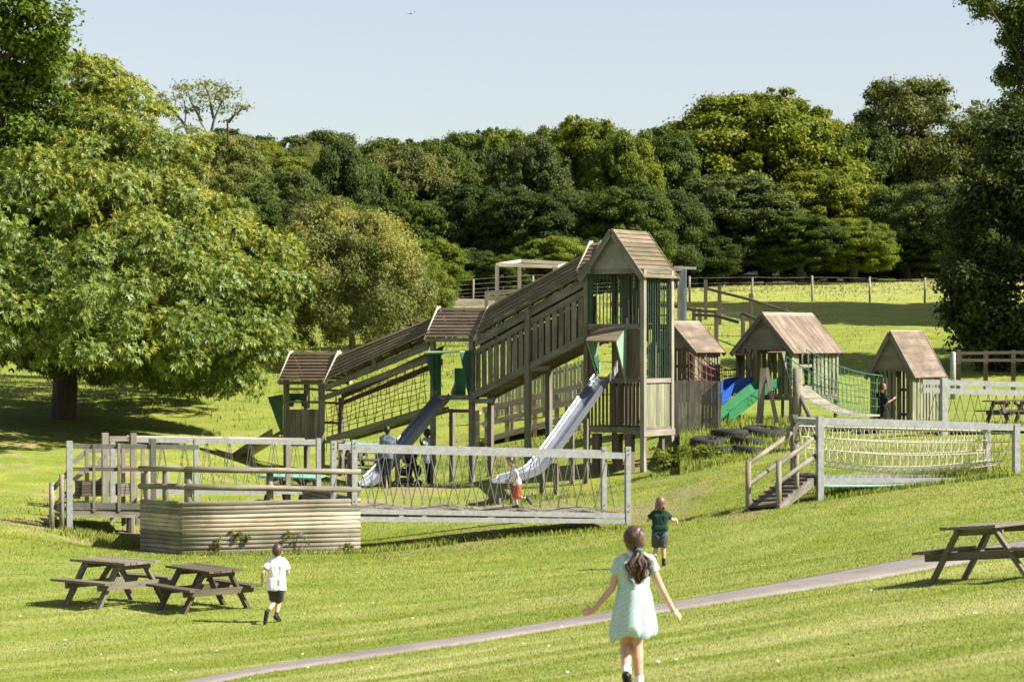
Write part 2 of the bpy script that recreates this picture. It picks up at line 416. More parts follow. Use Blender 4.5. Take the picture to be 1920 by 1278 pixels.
def path_material():
    m, nt, out = new_mat('worn_asphalt_path')
    pos = N(nt, 'ShaderNodeNewGeometry').outputs['Position']
    col = mixc(nt, ramp(nt, noise_tex(nt, pos, 1.3, 5, .65), .35, .68), (.165, .140, .118), (.245, .212, .182))
    col = mixc(nt, math_n(nt, 'MULTIPLY', ramp(nt, noise_tex(nt, pos, 3.5, 5, .7, dist=1.2), .56, .7), .45), col, (.10, .088, .075))
    col = mixc(nt, math_n(nt, 'MULTIPLY', ramp(nt, noise_tex(nt, pos, 60, 2, .6), .55, .7), .4), col, (.12, .10, .09))
    b = N(nt, 'ShaderNodeBsdfPrincipled'); L(nt, col, b.inputs['Base Color']); b.inputs['Roughness'].default_value = .9
    L(nt, b.outputs[0], out.inputs[0]); return m
PATH = pm.build('path', path_material(), smooth=True); tag(PATH, kind='structure')
_pu = np.array([(p.x, p.y) for p in ups]); _pl = np.array([(p.x, p.y) for p in los])
def on_path(x, y):
    """boolean array: inside the asphalt strip"""
    o = np.argsort(_pu[:, 0]); o2 = np.argsort(_pl[:, 0])
    yu = np.interp(x, _pu[o, 0], _pu[o, 1]); yl = np.interp(x, _pl[o2, 0], _pl[o2, 1])
    e = -.02 + .06 * np.sin(x * 7.3) * np.sin(x * 2.9)
    return (y < yu - e) & (y > yl + e)

# ------------------------------------------------------------------ grass blades on the lawn and longer tufts
def blade_material():
    m, nt, out = new_mat('grass_blades')
    geo = N(nt, 'ShaderNodeNewGeometry'); pos = geo.outputs['Position']
    col, sep = grass_colour(nt, pos)
    v = math_n(nt, 'ADD', math_n(nt, 'MULTIPLY', geo.outputs['Random Per Island'], .36), .9)
    vm = N(nt, 'ShaderNodeVectorMath', operation='SCALE'); L(nt, col, vm.inputs[0]); L(nt, v, vm.inputs['Scale'])
    d = N(nt, 'ShaderNodeBsdfDiffuse'); L(nt, vm.outputs[0], d.inputs[0])
    nv = N(nt, 'ShaderNodeVectorMath', operation='ADD'); L(nt, geo.outputs['Normal'], nv.inputs[0]); nv.inputs[1].default_value = (.15, -.1, 1.6)
    nn_ = N(nt, 'ShaderNodeVectorMath', operation='NORMALIZE'); L(nt, nv.outputs[0], nn_.inputs[0]); L(nt, nn_.outputs[0], d.inputs['Normal'])
    t = N(nt, 'ShaderNodeBsdfTranslucent'); L(nt, vm.outputs[0], t.inputs[0])
    mx = N(nt, 'ShaderNodeMixShader'); mx.inputs[0].default_value = .25
    L(nt, d.outputs[0], mx.inputs[1]); L(nt, t.outputs[0], mx.inputs[2]); L(nt, mx.outputs[0], out.inputs[0]); return m
BLADE = blade_material()
def blades(x, y, h, w, name, lean=.5):
    n = len(x); z = hgt_np(x, y); a = RNG.uniform(0, 2 * PI, n); la = RNG.uniform(0, 2 * PI, n)
    ll = h * RNG.uniform(.1, lean, n)
    dx, dy = np.cos(a) * w, np.sin(a) * w
    v = np.empty((n, 3, 3))
    v[:, 0] = np.stack([x - dx, y - dy, z - .01], -1); v[:, 1] = np.stack([x + dx, y + dy, z - .01], -1)
    v[:, 2] = np.stack([x + np.cos(la) * ll, y + np.sin(la) * ll, z + h], -1)
    return np_mesh(name, v.reshape(-1, 3), np.arange(n * 3).reshape(-1, 3), [BLADE])
def lawn_points(n):
    d = 15 + (60 - 15) * RNG.uniform(0, 1, n) ** 1.15
    x = RNG.uniform(-1, 1, n) * (d * 960 / F * 1.32 + .6); return x, d
x, d = lawn_points(620000)
keep = ~on_path(x, d); x, d = x[keep], d[keep]
h = RNG.uniform(.012, .036, len(x)) * np.clip(.35 + d / 55, .5, 1.2) * (1 + .5 * (RNG.random(len(x)) > .96)); w = .0016 + .00009 * d
g = bpy.data.objects.new('grass', blades(x, d, h, w * RNG.uniform(.7, 1.6, len(x)), 'grass', .9)); COL.objects.link(g); tag(g, kind='stuff')
def patch(cx, cy, rx, ry, n, hlo, hhi):
    x = cx + RNG.normal(0, .6, n) * rx; y = cy + RNG.normal(0, .6, n) * ry
    q = np.sin(x * 1.7 + np.sin(y * 1.1) * 2) * np.sin(y * 1.3 + x * .6) + RNG.normal(0, .35, n); k = q > -.15
    x, y = x[k], y[k]; f = np.exp(-.5 * (((x - cx) / rx) ** 2 + ((y - cy) / ry) ** 2))
    return x, y, RNG.uniform(hlo, hhi, len(x)) * (.35 + .65 * f)
def line_patch(p, q, wd, n, hlo, hhi):
    t = RNG.random(n); k = (RNG.random(n) + RNG.random(n) - 1) * wd; d_ = (q - p); nrm = Vector((-d_.y, d_.x)).normalized()
    return p.x + d_.x * t + nrm.x * k, p.y + d_.y * t + nrm.y * k, RNG.uniform(hlo, hhi, n)
TUFT = []
TUFT.append(line_patch(P(672, 1030, 50.9), P(860, 985, 52.6), .5, 1700, .04, .16))
TUFT.append(line_patch(P(1180, 985, 53), P(860, 985, 52.6), .4, 1300, .04, .13))
TUFT.append(line_patch(P(345, 1042, 49.8), P(670, 1036, 51), .18, 1500, .04, .13))
TUFT.append(line_patch(P(1540, 940, 50), P(1905, 892, 51.3), .4, 2200, .04, .15))
TUFT.append(line_patch(P(1540, 900, 51.5), P(1860, 880, 53), .8, 2500, .06, .22))
TUFT.append(line_patch(P(130, 990, 53.5), P(265, 1020, 52.5), 1.2, 2000, .03, .16))
for px, py, dd, rx, ry, n in ((1330, 860, 63, 1.3, 1.5, 2600), (1420, 830, 65, 1.6, 2.2, 3000), (1300, 875, 63, 1.1, 1, 1800), (1500, 800, 68, 2.5, 2, 2500),
                              (560, 900, 68, 2.5, 3, 3500), (1000, 830, 75, 4, 2, 3000), (900, 850, 73, 2, 2, 1800), (1640, 800, 71, 2.5, 2, 2500),
                              (740, 900, 70, 2.2, 2, 2500), (980, 930, 63, 1.5, 1, 1500), (1900, 800, 72, 3, 3, 2500), (1040, 930, 62, 1.2, 1, 1000), (300, 950, 58, 3, 3, 2500)):
    c = P(px, py, dd); TUFT.append(patch(c.x, c.y, rx, ry, n, .04, .18))
# hay meadow and the rough bank behind the frame
c = P(1500, 545, 138); TUFT.append(patch(c.x, c.y, 24, 16, 26000, .05, .15))
c = P(480, 720, 92); TUFT.append(patch(c.x, c.y, 10, 12, 16000, .05, .26))
c = P(820, 620, 110); TUFT.append(patch(c.x, c.y, 11, 14, 14000, .06, .32))
c = P(1600, 640, 100); TUFT.append(patch(c.x, c.y, 14, 12, 6000, .04, .11))
tx, ty, th = (np.concatenate([t[i] for t in TUFT]) for i in range(3))
g = bpy.data.objects.new('long_grass', blades(tx, ty, th, (.004 + .00016 * ty) * RNG.uniform(.7, 1.4, len(tx)), 'long_grass', .6)); COL.objects.link(g); tag(g, kind='stuff')

# daisies, clover heads and fallen leaves lying about the lawn
def specks(name, n, ylo, yhi, size, mat_, hgt_up):
    y = RNG.uniform(ylo, yhi, n); x = RNG.uniform(-1, 1, n) * y * 960 / F * 1.1
    x += .6 * np.sin(y * 3.1) ; k = ~on_path(x, y); x, y = x[k], y[k]; z = hgt_np(x, y) + hgt_up; m_ = len(x)
    a = RNG.uniform(0, 6.28, m_); s_ = size * RNG.uniform(.5, 1.3, m_); t_ = RNG.uniform(-.4, .4, m_)
    c_, q_ = np.cos(a) * s_, np.sin(a) * s_
    v = np.stack([np.stack([x + c_, y + q_, z + t_ * s_], -1), np.stack([x - q_ * .6, y + c_ * .6, z], -1), np.stack([x - c_, y - q_, z - t_ * s_ * .5], -1), np.stack([x + q_ * .6, y - c_ * .6, z + s_ * .3], -1)], 1)
    o_ = bpy.data.objects.new(name, np_mesh(name, v.reshape(-1, 3), np.arange(m_ * 4).reshape(-1, 4), [mat_])); COL.objects.link(o_); tag(o_, kind='stuff')
specks('daisies', 260, 20, 60, .020, paint('daisy_petals', (.75, .75, .68), .8, var=.1), .035)
specks('fallen_leaves', 420, 17, 62, .028, paint('dead_leaves', (.20, .12, .05), .8, var=.5), .025)

# ------------------------------------------------------------------ light, sky, camera
SUN_AZ, SUN_EL = 12.0, 42.0       # degrees towards the viewer from due right; elevation
sd = Vector((math.cos(math.radians(SUN_AZ)) * math.cos(math.radians(SUN_EL)), -math.sin(math.radians(SUN_AZ)) * math.cos(math.radians(SUN_EL)), math.sin(math.radians(SUN_EL))))
sl = bpy.data.lights.new('sun', 'SUN'); sl.energy = 5.0; sl.angle = math.radians(.55); sl.color = (1, .945, .86)
so = bpy.data.objects.new('sun', sl); COL.objects.link(so); so.location = (40, -10, 60)
so.rotation_euler = sd.to_track_quat('Z', 'Y').to_euler()
wd = bpy.data.worlds.new('World'); SC.world = wd; wd.use_nodes = True
nt = wd.node_tree; nt.nodes.clear()
sky = N(nt, 'ShaderNodeTexSky'); sky.sky_type = 'NISHITA'; sky.sun_disc = False
sky.sun_elevation = math.radians(SUN_EL); sky.sun_rotation = math.radians(90 + SUN_AZ)
sky.air_density = 1.2; sky.dust_density = .4; sky.ozone_density = 2.6
bg = N(nt, 'ShaderNodeBackground'); bg.inputs[1].default_value = .064
wo = N(nt, 'ShaderNodeOutputWorld'); hs_ = N(nt, 'ShaderNodeHueSaturation'); hs_.inputs['Hue'].default_value = .522; hs_.inputs['Saturation'].default_value = .58; L(nt, sky.outputs[0], hs_.inputs['Color']); L(nt, hs_.outputs[0], bg.inputs[0]); L(nt, bg.outputs[0], wo.inputs[0])
cd = bpy.data.cameras.new('camera'); cam = bpy.data.objects.new('camera', cd); COL.objects.link(cam); SC.camera = cam
cam.location = (0, 0, CZ); cam.rotation_euler = (PI / 2, 0, 0)
cd.lens = 85; cd.sensor_width = 36; cd.clip_start = .5; cd.clip_end = 20000
cd.dof.use_dof = True; cd.dof.focus_distance = 50; cd.dof.aperture_fstop = 4.0
SC.view_settings.view_transform = 'Standard'; SC.view_settings.look = 'None'; SC.view_settings.gamma = 1
SC.view_settings.exposure = 1.22
SC.cycles.max_bounces = 6; SC.cycles.transparent_max_bounces = 6; SC.cycles.diffuse_bounces = 2
# ------------------------------------------------------------------ trees
def unit(v): return v / (np.linalg.norm(v, axis=-1, keepdims=True) + 1e-9)
def rdir(n, rng): return unit(rng.normal(size=(n, 3)))
def lobes(rng, n, R, inner=.22, up=.15, lobe=.26, squash=.65, bottom=-.75):
    """centres and radii of leaf clumps filling an uneven ellipsoid (R = half sizes)"""
    d = rdir(n * 3, rng); d[:, 2] += up; d = unit(d); d = d[d[:, 2] > bottom][:n]
    # uneven outline: low-frequency bulges
    k = [rdir(1, rng)[0] for _ in range(7)]; amp = rng.uniform(-.22, .2, 7)
    bump = 1 + sum(a * np.exp(-4 * (1 - d @ q)) for a, q in zip(amp, k))
    r = np.where(rng.random(len(d)) < inner, rng.uniform(.3, .7, len(d)), rng.uniform(.76, 1.0, len(d))) * bump
    c = d * r[:, None] * np.array(R)
    rad = lobe * np.mean(R) * rng.uniform(.4, 1.3, len(d))
    # stray sprigs that break the outline
    m = len(d) // 2; e = rdir(m, rng); e[:, 2] += up; e = unit(e); e = e[e[:, 2] > bottom]
    b2 = 1 + sum(a * np.exp(-4 * (1 - e @ q)) for a, q in zip(amp, k))
    c = np.concatenate([c, e * (rng.uniform(.92, 1.07, len(e)) * b2)[:, None] * np.array(R)]); rad = np.concatenate([rad, lobe * np.mean(R) * rng.uniform(.25, .55, len(e))]); d = np.concatenate([d, e])
    return c, rad, d
def leaf_quads(rng, c, rad, dirs, per, ll, lw, squash=.62, shell=.55, droop=0, outw=.55):
    n = len(c); m = n * per
    pw = rad ** 1.8; ci = np.sort(rng.choice(n, m, p=pw / pw.sum()))
    d = rdir(m, rng); d[:, 2] = d[:, 2] * .8 + .2; d = unit(d + .35 * dirs[ci])
    rr = rad[ci] * (shell + (1 - shell) * rng.random(m)) * rng.choice([1, 1, 1, 1, 1.12, 1.15, 1.4], m)
    p = c[ci] + d * rr[:, None] * np.array([1, 1, squash])
    nrm = unit(outw * d + np.array([0, 0, .35]) + .55 * rdir(m, rng))
    t = rdir(m, rng); t[:, 2] -= droop; t = unit(t - (t * nrm).sum(-1, keepdims=True) * nrm); b = np.cross(nrm, t)
    l = (ll * rng.uniform(.6, 1.3, m))[:, None]; w = (lw * rng.uniform(.6, 1.3, m))[:, None]
    fold = nrm * (w * .35)
    v = np.stack([p - t * l, p + b * w - fold * 0 + nrm * l * .12, p + t * l - nrm * l * .15, p - b * w + nrm * l * .05], 1)
    return v.reshape(-1, 3), np.arange(m * 4).reshape(-1, 4)
def branch_mb(mb, p, q, r0, r1, wob=.08, n=6, sides=6):
    p = Vector(p); q = Vector(q); L_ = (q - p).length; pts = []; rs = []
    for i in range(n + 1):
        t = i / n; w = math.sin(t * PI) * wob * L_
        pts.append(p.lerp(q, t) + Vector((random.uniform(-1, 1), random.uniform(-1, 1), random.uniform(-.5, .8))) * w * .5)
        rs.append(lerp(r0, r1, t))
    mb.tube(pts, rs, sides); return pts
PROTO = {}
def proto_crown(key, seed, n, per, ll, lw, mat, R=(1, 1, 1), **kw):
    rng = np.random.default_rng(seed)
    lk = {k: kw[k] for k in ('inner', 'up', 'lobe', 'bottom') if k in kw}
    c, rad, d = lobes(rng, n, np.array(R), **lk)
    qk = {k: kw[k] for k in ('squash', 'shell', 'droop', 'outw') if k in kw}
    v, f = leaf_quads(rng, c, rad, d, per, ll, lw, **qk)
    if key not in ('airy', 'feather'):      # oversized inner leaves added to block light and darken the gaps
        v2, f2 = leaf_quads(rng, c * .86, rad * .75, d, max(20, per // 14), ll * 3.2, lw * 3.2, shell=.1); f2 = f2 + len(v); v = np.concatenate([v, v2]); f = np.concatenate([f, f2])
    PROTO[key] = np_mesh('crown_' + key, v, f, [mat]); return PROTO[key]
def make_tree(name, label, cat, base, cz_, R, mesh, mat, group, bark='bark', trunk_r=.28, rz=None, limbs=5):
    """base: trunk foot; cz_: height of crown centre; R: half sizes; mesh: unit crown shared between trees"""
    t = thing(name, label, cat, base, group)
    mb = MB(); top = Vector((base.x, base.y, cz_))
    branch_mb(mb, base - Z * .3, top, trunk_r, trunk_r * .45, .03, 6, 8)
    for i in range(limbs):
        a = random.uniform(0, 2 * PI); s = base.lerp(top, random.uniform(.5, 1.05))
        e = top + Vector((math.cos(a) * R[0] * .75, math.sin(a) * R[1] * .75, random.uniform(-.3, .7) * R[2]))
        branch_mb(mb, s, e, trunk_r * .4, .03, .1, 5, 5)
    mb.build('trunk', bark, t, smooth=True)
    o = bpy.data.objects.new('crown', mesh); COL.objects.link(o); o.parent = t
    o.location = top - base; o.scale = R; o.rotation_euler = (0, 0, random.uniform(0, 2 * PI) if rz is None else rz)
    if mat:
        o.material_slots[0].link = 'OBJECT'; o.material_slots[0].material = mat
    return t
LM = {}
def lm(k, *a, **kw): LM[k] = leafmat('leaves_' + k, *a, **kw)
lm('mid', (.042, .074, .012), (.088, .125, .020), trans=.25); lm('dark', (.028, .052, .011), (.058, .088, .018), trans=.25); lm('yellow', (.085, .120, .012), (.165, .200, .020), trans=.3)
lm('grey', (.050, .074, .020), (.092, .120, .034), trans=.25); lm('brown', (.066, .088, .020), (.120, .138, .036), trans=.25); lm('pale', (.125, .165, .040), (.195, .230, .065), trans=.35)
lm('willow', (.115, .140, .038), (.220, .240, .078), trans=.3); lm('bright', (.085, .130, .015), (.155, .200, .027), trans=.3); lm('oak', (.050, .095, .012), (.105, .165, .024), trans=.35)
lm('chest', (.048, .096, .012), (.155, .205, .032), himix=.4, trans=.22, rough=.45, spec=.3, tint=(1.3, 1.15, .5))
lm('catkin', (.27, .31, .05), (.40, .41, .09), trans=.3)
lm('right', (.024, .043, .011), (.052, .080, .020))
proto_crown('round_a', 1, 200, 430, .023, .014, LM['mid'], lobe=.20, shell=.3)
proto_crown('round_b', 2, 180, 460, .023, .014, LM['mid'], lobe=.22, shell=.3)
proto_crown('tier', 3, 220, 400, .024, .0135, LM['mid'], lobe=.20, squash=.66, shell=.4, droop=.4)
proto_crown('airy', 4, 210, 270, .022, .012, LM['mid'], lobe=.19, shell=.12, squash=.75)
proto_crown('feather', 5, 240, 480, .020, .008, LM['willow'], lobe=.21, shell=.15, squash=.9, droop=.8)
proto_crown('narrow', 6, 140, 440, .026, .015, LM['mid'], lobe=.25, up=.3)
# the wood behind: px centre, top py, half width px, bottom py, distance, crown, leaves, label
WOOD = [
 (410, 238, 80, 470, 150, 'airy', 'pale', 'feathery light green tree directly under the sparse tall tree'),
 (493, 240, 58, 420, 172, 'round_a', 'yellow', 'small yellow-green rounded treetop left of the dark pointed tree'),
 (535, 275, 48, 420, 160, 'round_b', 'bright', 'low bright green dome between pale feathery tree and dark pointed tree'),
 (575, 250, 34, 400, 182, 'feather', 'pale', 'pale hazy treetop just left of the dark pointed tree'),
 (545, 305, 80, 560, 138, 'airy', 'grey', 'grey-green loose tree above the olive willow'),
 (645, 243, 62, 560, 142, 'narrow', 'dark', 'dark pointed tree in the wood left of centre'),
 (715, 262, 40, 430, 180, 'feather', 'pale', 'pale hazy treetop just right of the dark pointed tree'),
 (760, 256, 80, 540, 150, 'round_b', 'brown', 'dull olive rounded tree right of the dark pointed tree'),
 (885, 228, 80, 520, 158, 'tier', 'mid', 'mid green tree with ragged top left of the central tree'),
 (985, 225, 75, 540, 150, 'round_a', 'grey', 'grey-green round tree beside the central tallest treetop'),
 (1095, 200, 92, 560, 156, 'tier', 'yellow', 'yellow-tinged spreading tree with the tallest top in the centre of the wood'),
 (1215, 222, 85, 540, 158, 'round_b', 'mid', 'mid green rounded tree left of the great beech'),
 (800, 350, 75, 590, 140, 'round_a', 'mid', 'lower mid green tree behind the right edge of the willow'),
 (880, 330, 75, 590, 141, 'tier', 'dark', 'lower dark tree above the far timber frame'),
 (985, 340, 85, 590, 138, 'round_b', 'dark', 'lower dark rounded tree above the covered walkway roof'),
 (1075, 330, 75, 580, 140, 'round_a', 'grey', 'lower grey-green tree left of the tower gable'),
 (1175, 330, 85, 590, 139, 'round_b', 'mid', 'lower mid green tree directly behind the tower roof'),
 (1265, 340, 60, 570, 142, 'narrow', 'dark', 'dark narrow tree just right of the tower roof'),
 (1430, 150, 165, 560, 165, 'tier', 'yellow', 'great yellow-green beech rising highest right of the tower'),
 (1375, 300, 110, 560, 148, 'round_a', 'grey', 'grey-green oak standing in front of the great beech'),
 (1560, 300, 110, 570, 158, 'tier', 'yellow', 'yellow-green drooping tree on the right flank of the great beech'),
 (1500, 385, 80, 575, 146, 'round_b', 'mid', 'low mid green tree over the field fence right of the bare trunk'),
 (1600, 395, 75, 570, 147, 'tier', 'bright', 'low bright drooping tree over the field below the great beech'),
 (1720, 132, 140, 540, 170, 'airy', 'brown', 'tall airy brownish-green tree right of the great beech'),
 (1690, 330, 75, 560, 156, 'narrow', 'mid', 'mid green tree below the tall airy brownish tree'),
 (1770, 330, 85, 565, 152, 'airy', 'grey', 'grey-green loose tree beside the dark oak on the right'),
 (1860, 190, 90, 545, 172, 'round_b', 'mid', 'mid green tree mostly hidden behind the dark oak on the right'),
 (300, 330, 110, 600, 140, 'round_a', 'mid', 'mid green tree mostly hidden behind the chestnut'),
 (150, 300, 130, 600, 145, 'round_b', 'mid', 'wide green tree hidden behind the chestnut crown at left'),
 (0, 250, 130, 600, 150, 'round_a', 'mid', 'wide green tree at the far left edge of the wood'),
]
WOOD += [
 (700, 275, 70, 540, 146, 'round_a', 'mid', 'mid green tree filling between the dark pointed tree and its olive neighbour'),
 (820, 245, 70, 540, 154, 'round_b', 'mid', 'mid green tree left of the ragged topped tree'),
 (940, 222, 70, 540, 160, 'tier', 'bright', 'brighter green tree between the ragged top and the grey-green round tree'),
 (1040, 212, 70, 540, 160, 'round_b', 'mid', 'mid green tree left of the central tallest treetop'),
 (1155, 212, 70, 540, 152, 'round_a', 'bright', 'bright green tree just right of the central tallest treetop'),
 (1280, 228, 65, 540, 160, 'tier', 'mid', 'mid green tree filling the notch left of the great beech'),
 (1340, 195, 85, 520, 170, 'round_a', 'yellow', 'yellow-green shoulder tree on the left of the great beech'),
 (1520, 190, 85, 520, 168, 'round_b', 'yellow', 'yellow-green shoulder tree on the right of the great beech'),
 (1620, 215, 75, 540, 166, 'round_b', 'mid', 'mid green tree in the notch between beech and airy tree'),
 (1300, 420, 70, 580, 144, 'round_a', 'dark', 'low dark tree just right of the tower, above the crossbar post'),
 (1440, 420, 80, 545, 150, 'round_a', 'dark', 'low dark tree beneath the great beech'),
 (1700, 420, 80, 565, 153, 'round_a', 'dark', 'low dark tree at the back of the hayfield left of the dark oak'),
 (620, 340, 70, 560, 137, 'round_a', 'mid', 'mid green tree rising just behind the top of the willow'),
 (460, 330, 70, 560, 136, 'round_b', 'mid', 'mid green tree between chestnut and willow')]
for (px, ty_, hw, by, dd, key, lk, lab) in WOOD:
    x = (px - 960) / F * dd; zt = CZ - (ty_ - 639) / F * dd; zb = CZ - (by - 639) / F * dd
    base = Vector((x, dd, hgt(x, dd))); rx = hw / F * dd * 1.18; zb = max(zb, base.z + .4)
    make_tree('woodland_tree', lab, 'tree', base, (zt + zb) / 2 - .3, (rx, rx * .9, (zt - zb) / 2 * .90), PROTO[key], LM[lk], 'trees of the wood behind the field', trunk_r=.34)
# second rank filling the depth of the wood, seen only through gaps and over shoulders
for i, px in enumerate(range(-150, 2101, 150)):
    dd = 190 + (i * 37) % 17; x = (px - 960) / F * dd; b = Vector((x, dd, hgt(x, dd)))
    make_tree('woodland_tree', 'tree deep inside the wood showing only through gaps in the front rank', 'tree', b, b.z + 5.2, (5.2, 4.5, 5.0), PROTO[('round_a', 'round_b', 'tier')[i % 3]], LM[('mid', 'dark', 'grey')[i % 3]], 'trees deep in the wood', trunk_r=.3, limbs=3)
# bushes along the foot of the wood
for i, (px, dd, s) in enumerate([(700, 133, 1.9), (790, 131, 2.2), (870, 134, 1.8), (960, 132, 1.6), (1040, 133, 2.1), (1130, 135, 2), (1560, 158, 1.7), (1640, 160, 1.9), (1730, 158, 1.8), (1830, 158, 2.2), (1290, 150, 1.6)]):
    b = at(px, dd); nm = ('left of the far timber frame', 'under the willow edge', 'beside the far wire fence', 'behind the far timber frame', 'over the covered walkway roof', 'behind the tower', 'beyond the hayfield in the middle', 'beyond the hayfield right of middle', 'beyond the hayfield at right', 'beyond the hayfield by the dark oak', 'right of the tower roof')[i]
    t = thing('bush', 'low green bush at the foot of the wood ' + nm, 'bush', b, 'bushes at the foot of the wood')
    mb = MB()
    for k in range(5):
        a = random.uniform(0, 2 * PI); mb.tube([b - Z * .1, b + Vector((math.cos(a) * s * .5, math.sin(a) * s * .5, s * .7))], [.04, .015], 5)
    mb.build('stem', 'bark', t)
    o = bpy.data.objects.new('foliage', PROTO[('round_a', 'tier', 'round_b')[i % 3]]); COL.objects.link(o); o.parent = t
    o.location = (0, 0, s * .72); o.scale = (s * 1.1, s, s * .85); o.rotation_euler = (0, 0, i * 1.7)
    o.material_slots[0].link = 'OBJECT'; o.material_slots[0].material = LM[('mid', 'bright', 'dark')[i % 3]]
# olive willow behind the low turret
b = at(660, 98); rx = 142 / F * 98; zt = CZ - (385 - 639) / F * 98
make_tree('willow_tree', 'rounded olive willow with fine leaves behind the low turret', 'tree', b, (zt + b.z + .2) / 2, (rx * 1.02, rx * .95, (zt - b.z + .2) / 2), PROTO['feather'], LM['willow'], None, 'barkgrey', .16, limbs=9)
b = at(790, 104)
make_tree('shrub', 'light green leafy shrub trailing off the right side of the willow', 'shrub', b, b.z + 1.9, (1.5, 1.4, 1.9), PROTO['airy'], LM['bright'], None, 'barkgrey', .07, limbs=4)

# sparse ash standing above the wood
def sparse_tree():
    dd = 148; b = at(390, dd); t = thing('ash_tree', 'sparse tall tree with bare limbs and thin tufts above the wood at left', 'tree', b)
    mb = MB(); tips = []
    Q = lambda px, py, dy=0: P(px, py, dd) + Vector((0, dy, 0))
    for path in ([(385, 420), (383, 330), (350, 240), (345, 205), (338, 175)], [(385, 420), (392, 260), (375, 225), (372, 190)], [(392, 260), (400, 222), (418, 190), (425, 170)],
                 [(385, 330), (425, 260), (428, 228), (455, 205), (470, 200)], [(350, 240), (318, 200), (298, 180)], [(375, 225), (360, 190), (352, 165)], [(400, 222), (392, 180), (385, 160)], [(428, 228), (442, 215), (440, 195)]):
        pts = [Q(x_, y_, random.uniform(-1, 1)) for x_, y_ in path]; n = len(pts)
        mb.tube(pts, [max(.025, .10 * (1 - i / n)) for i in range(n)], 6); tips += pts[2:]
    mb.tube([b - Z * .3, Q(385, 420)], [.2, .10], 8)
    mb.build('trunk', 'barkgrey', t, smooth=True)
    rng = np.random.default_rng(5)
    extra = [Q(*q, rng.uniform(-1.2, 1.2)) for q in ((330,165),(345,158),(360,165),(375,160),(392,158),(405,160),(418,172),(430,185),(340,185),(355,182),(370,178),(388,180),(402,185),(415,200),(332,200),(350,205),(395,200),(455,200),(440,210),(420,215),(310,190),(300,182),(365,200),(380,195),(425,165),(435,175),(345,170),(410,168),(385,170))]
    c = np.array([tuple(p) for p in tips[:0] + extra + tips]); rad = rng.uniform(.35, .75, len(c)); rad[len(extra):] *= .6
    v, f = leaf_quads(rng, c, rad * 1.45, rdir(len(c), rng), 46, .11, .05, squash=.6, shell=.05)
    me = np_mesh('crown', v - np.array(tuple(b)), f, [LM['pale']]); o = bpy.data.objects.new('crown', me); COL.objects.link(o); o.parent = t
sparse_tree()

# the sweet chestnut: whorls of long drooping leaves with cream catkins
def whorl_crown(rng, c, rad, dirs, per, nleaf, ll, lw, catk):
    n = len(c); m = n * per; ci = np.repeat(np.arange(n), per)
    d = rdir(m, rng); d[:, 2] = d[:, 2] * .75 + .25; d = unit(d + .55 * dirs[ci])
    p = c[ci] + d * (rad[ci] * rng.uniform(.72, 1.06, m))[:, None] * np.array([1, 1, .66])
    ax = unit(.75 * d + np.array([0, 0, .25]) + .35 * rdir(m, rng))
    ref = unit(np.cross(ax, rdir(m, rng))); ref2 = np.cross(ax, ref)
    V = []; MI = []
    for k in range(nleaf):
        a = 2 * PI * k / nleaf + rng.uniform(-.35, .35, m)
        out = unit(ref * np.cos(a)[:, None] + ref2 * np.sin(a)[:, None] + ax * rng.uniform(.05, .7, m)[:, None])
        l = (ll * rng.uniform(.7, 1.25, m))[:, None]; w = lw * rng.uniform(.8, 1.2, m)[:, None]
        side = unit(np.cross(out, ax))
        mid = p + out * l * .5; tip = p + out * l * .98 - np.array([0, 0, 1]) * l * .24
        V.append(np.stack([p, mid + side * w, tip, mid - side * w], 1)); MI.append(np.zeros(m))
    sel = rng.random(m) < catk * np.clip(dirs[ci][:, 0] * .35 + dirs[ci][:, 2] * .8 + .35, .1, 1)
    ps, axs, r1, r2 = p[sel], ax[sel], ref[sel], ref2[sel]; ms = len(ps)
    for k in range(6):
        a = 2 * PI * k / 6 + rng.uniform(-.5, .5, ms)
        out = unit(r1 * np.cos(a)[:, None] + r2 * np.sin(a)[:, None] + axs * 1.3); l = (.19 * rng.uniform(.7, 1.3, ms))[:, None]
        side = unit(np.cross(out, axs)) * .007
        e = ps + out * l - np.array([0, 0, 1]) * l * .2
        V.append(np.stack([ps + side, ps + out * l * .5 + side * 1.6, e, ps + out * l * .5 - side * 1.6], 1)); MI.append(np.ones(ms))
    v = np.concatenate(V).reshape(-1, 3); return v, np.arange(len(v)).reshape(-1, 4), np.concatenate(MI)
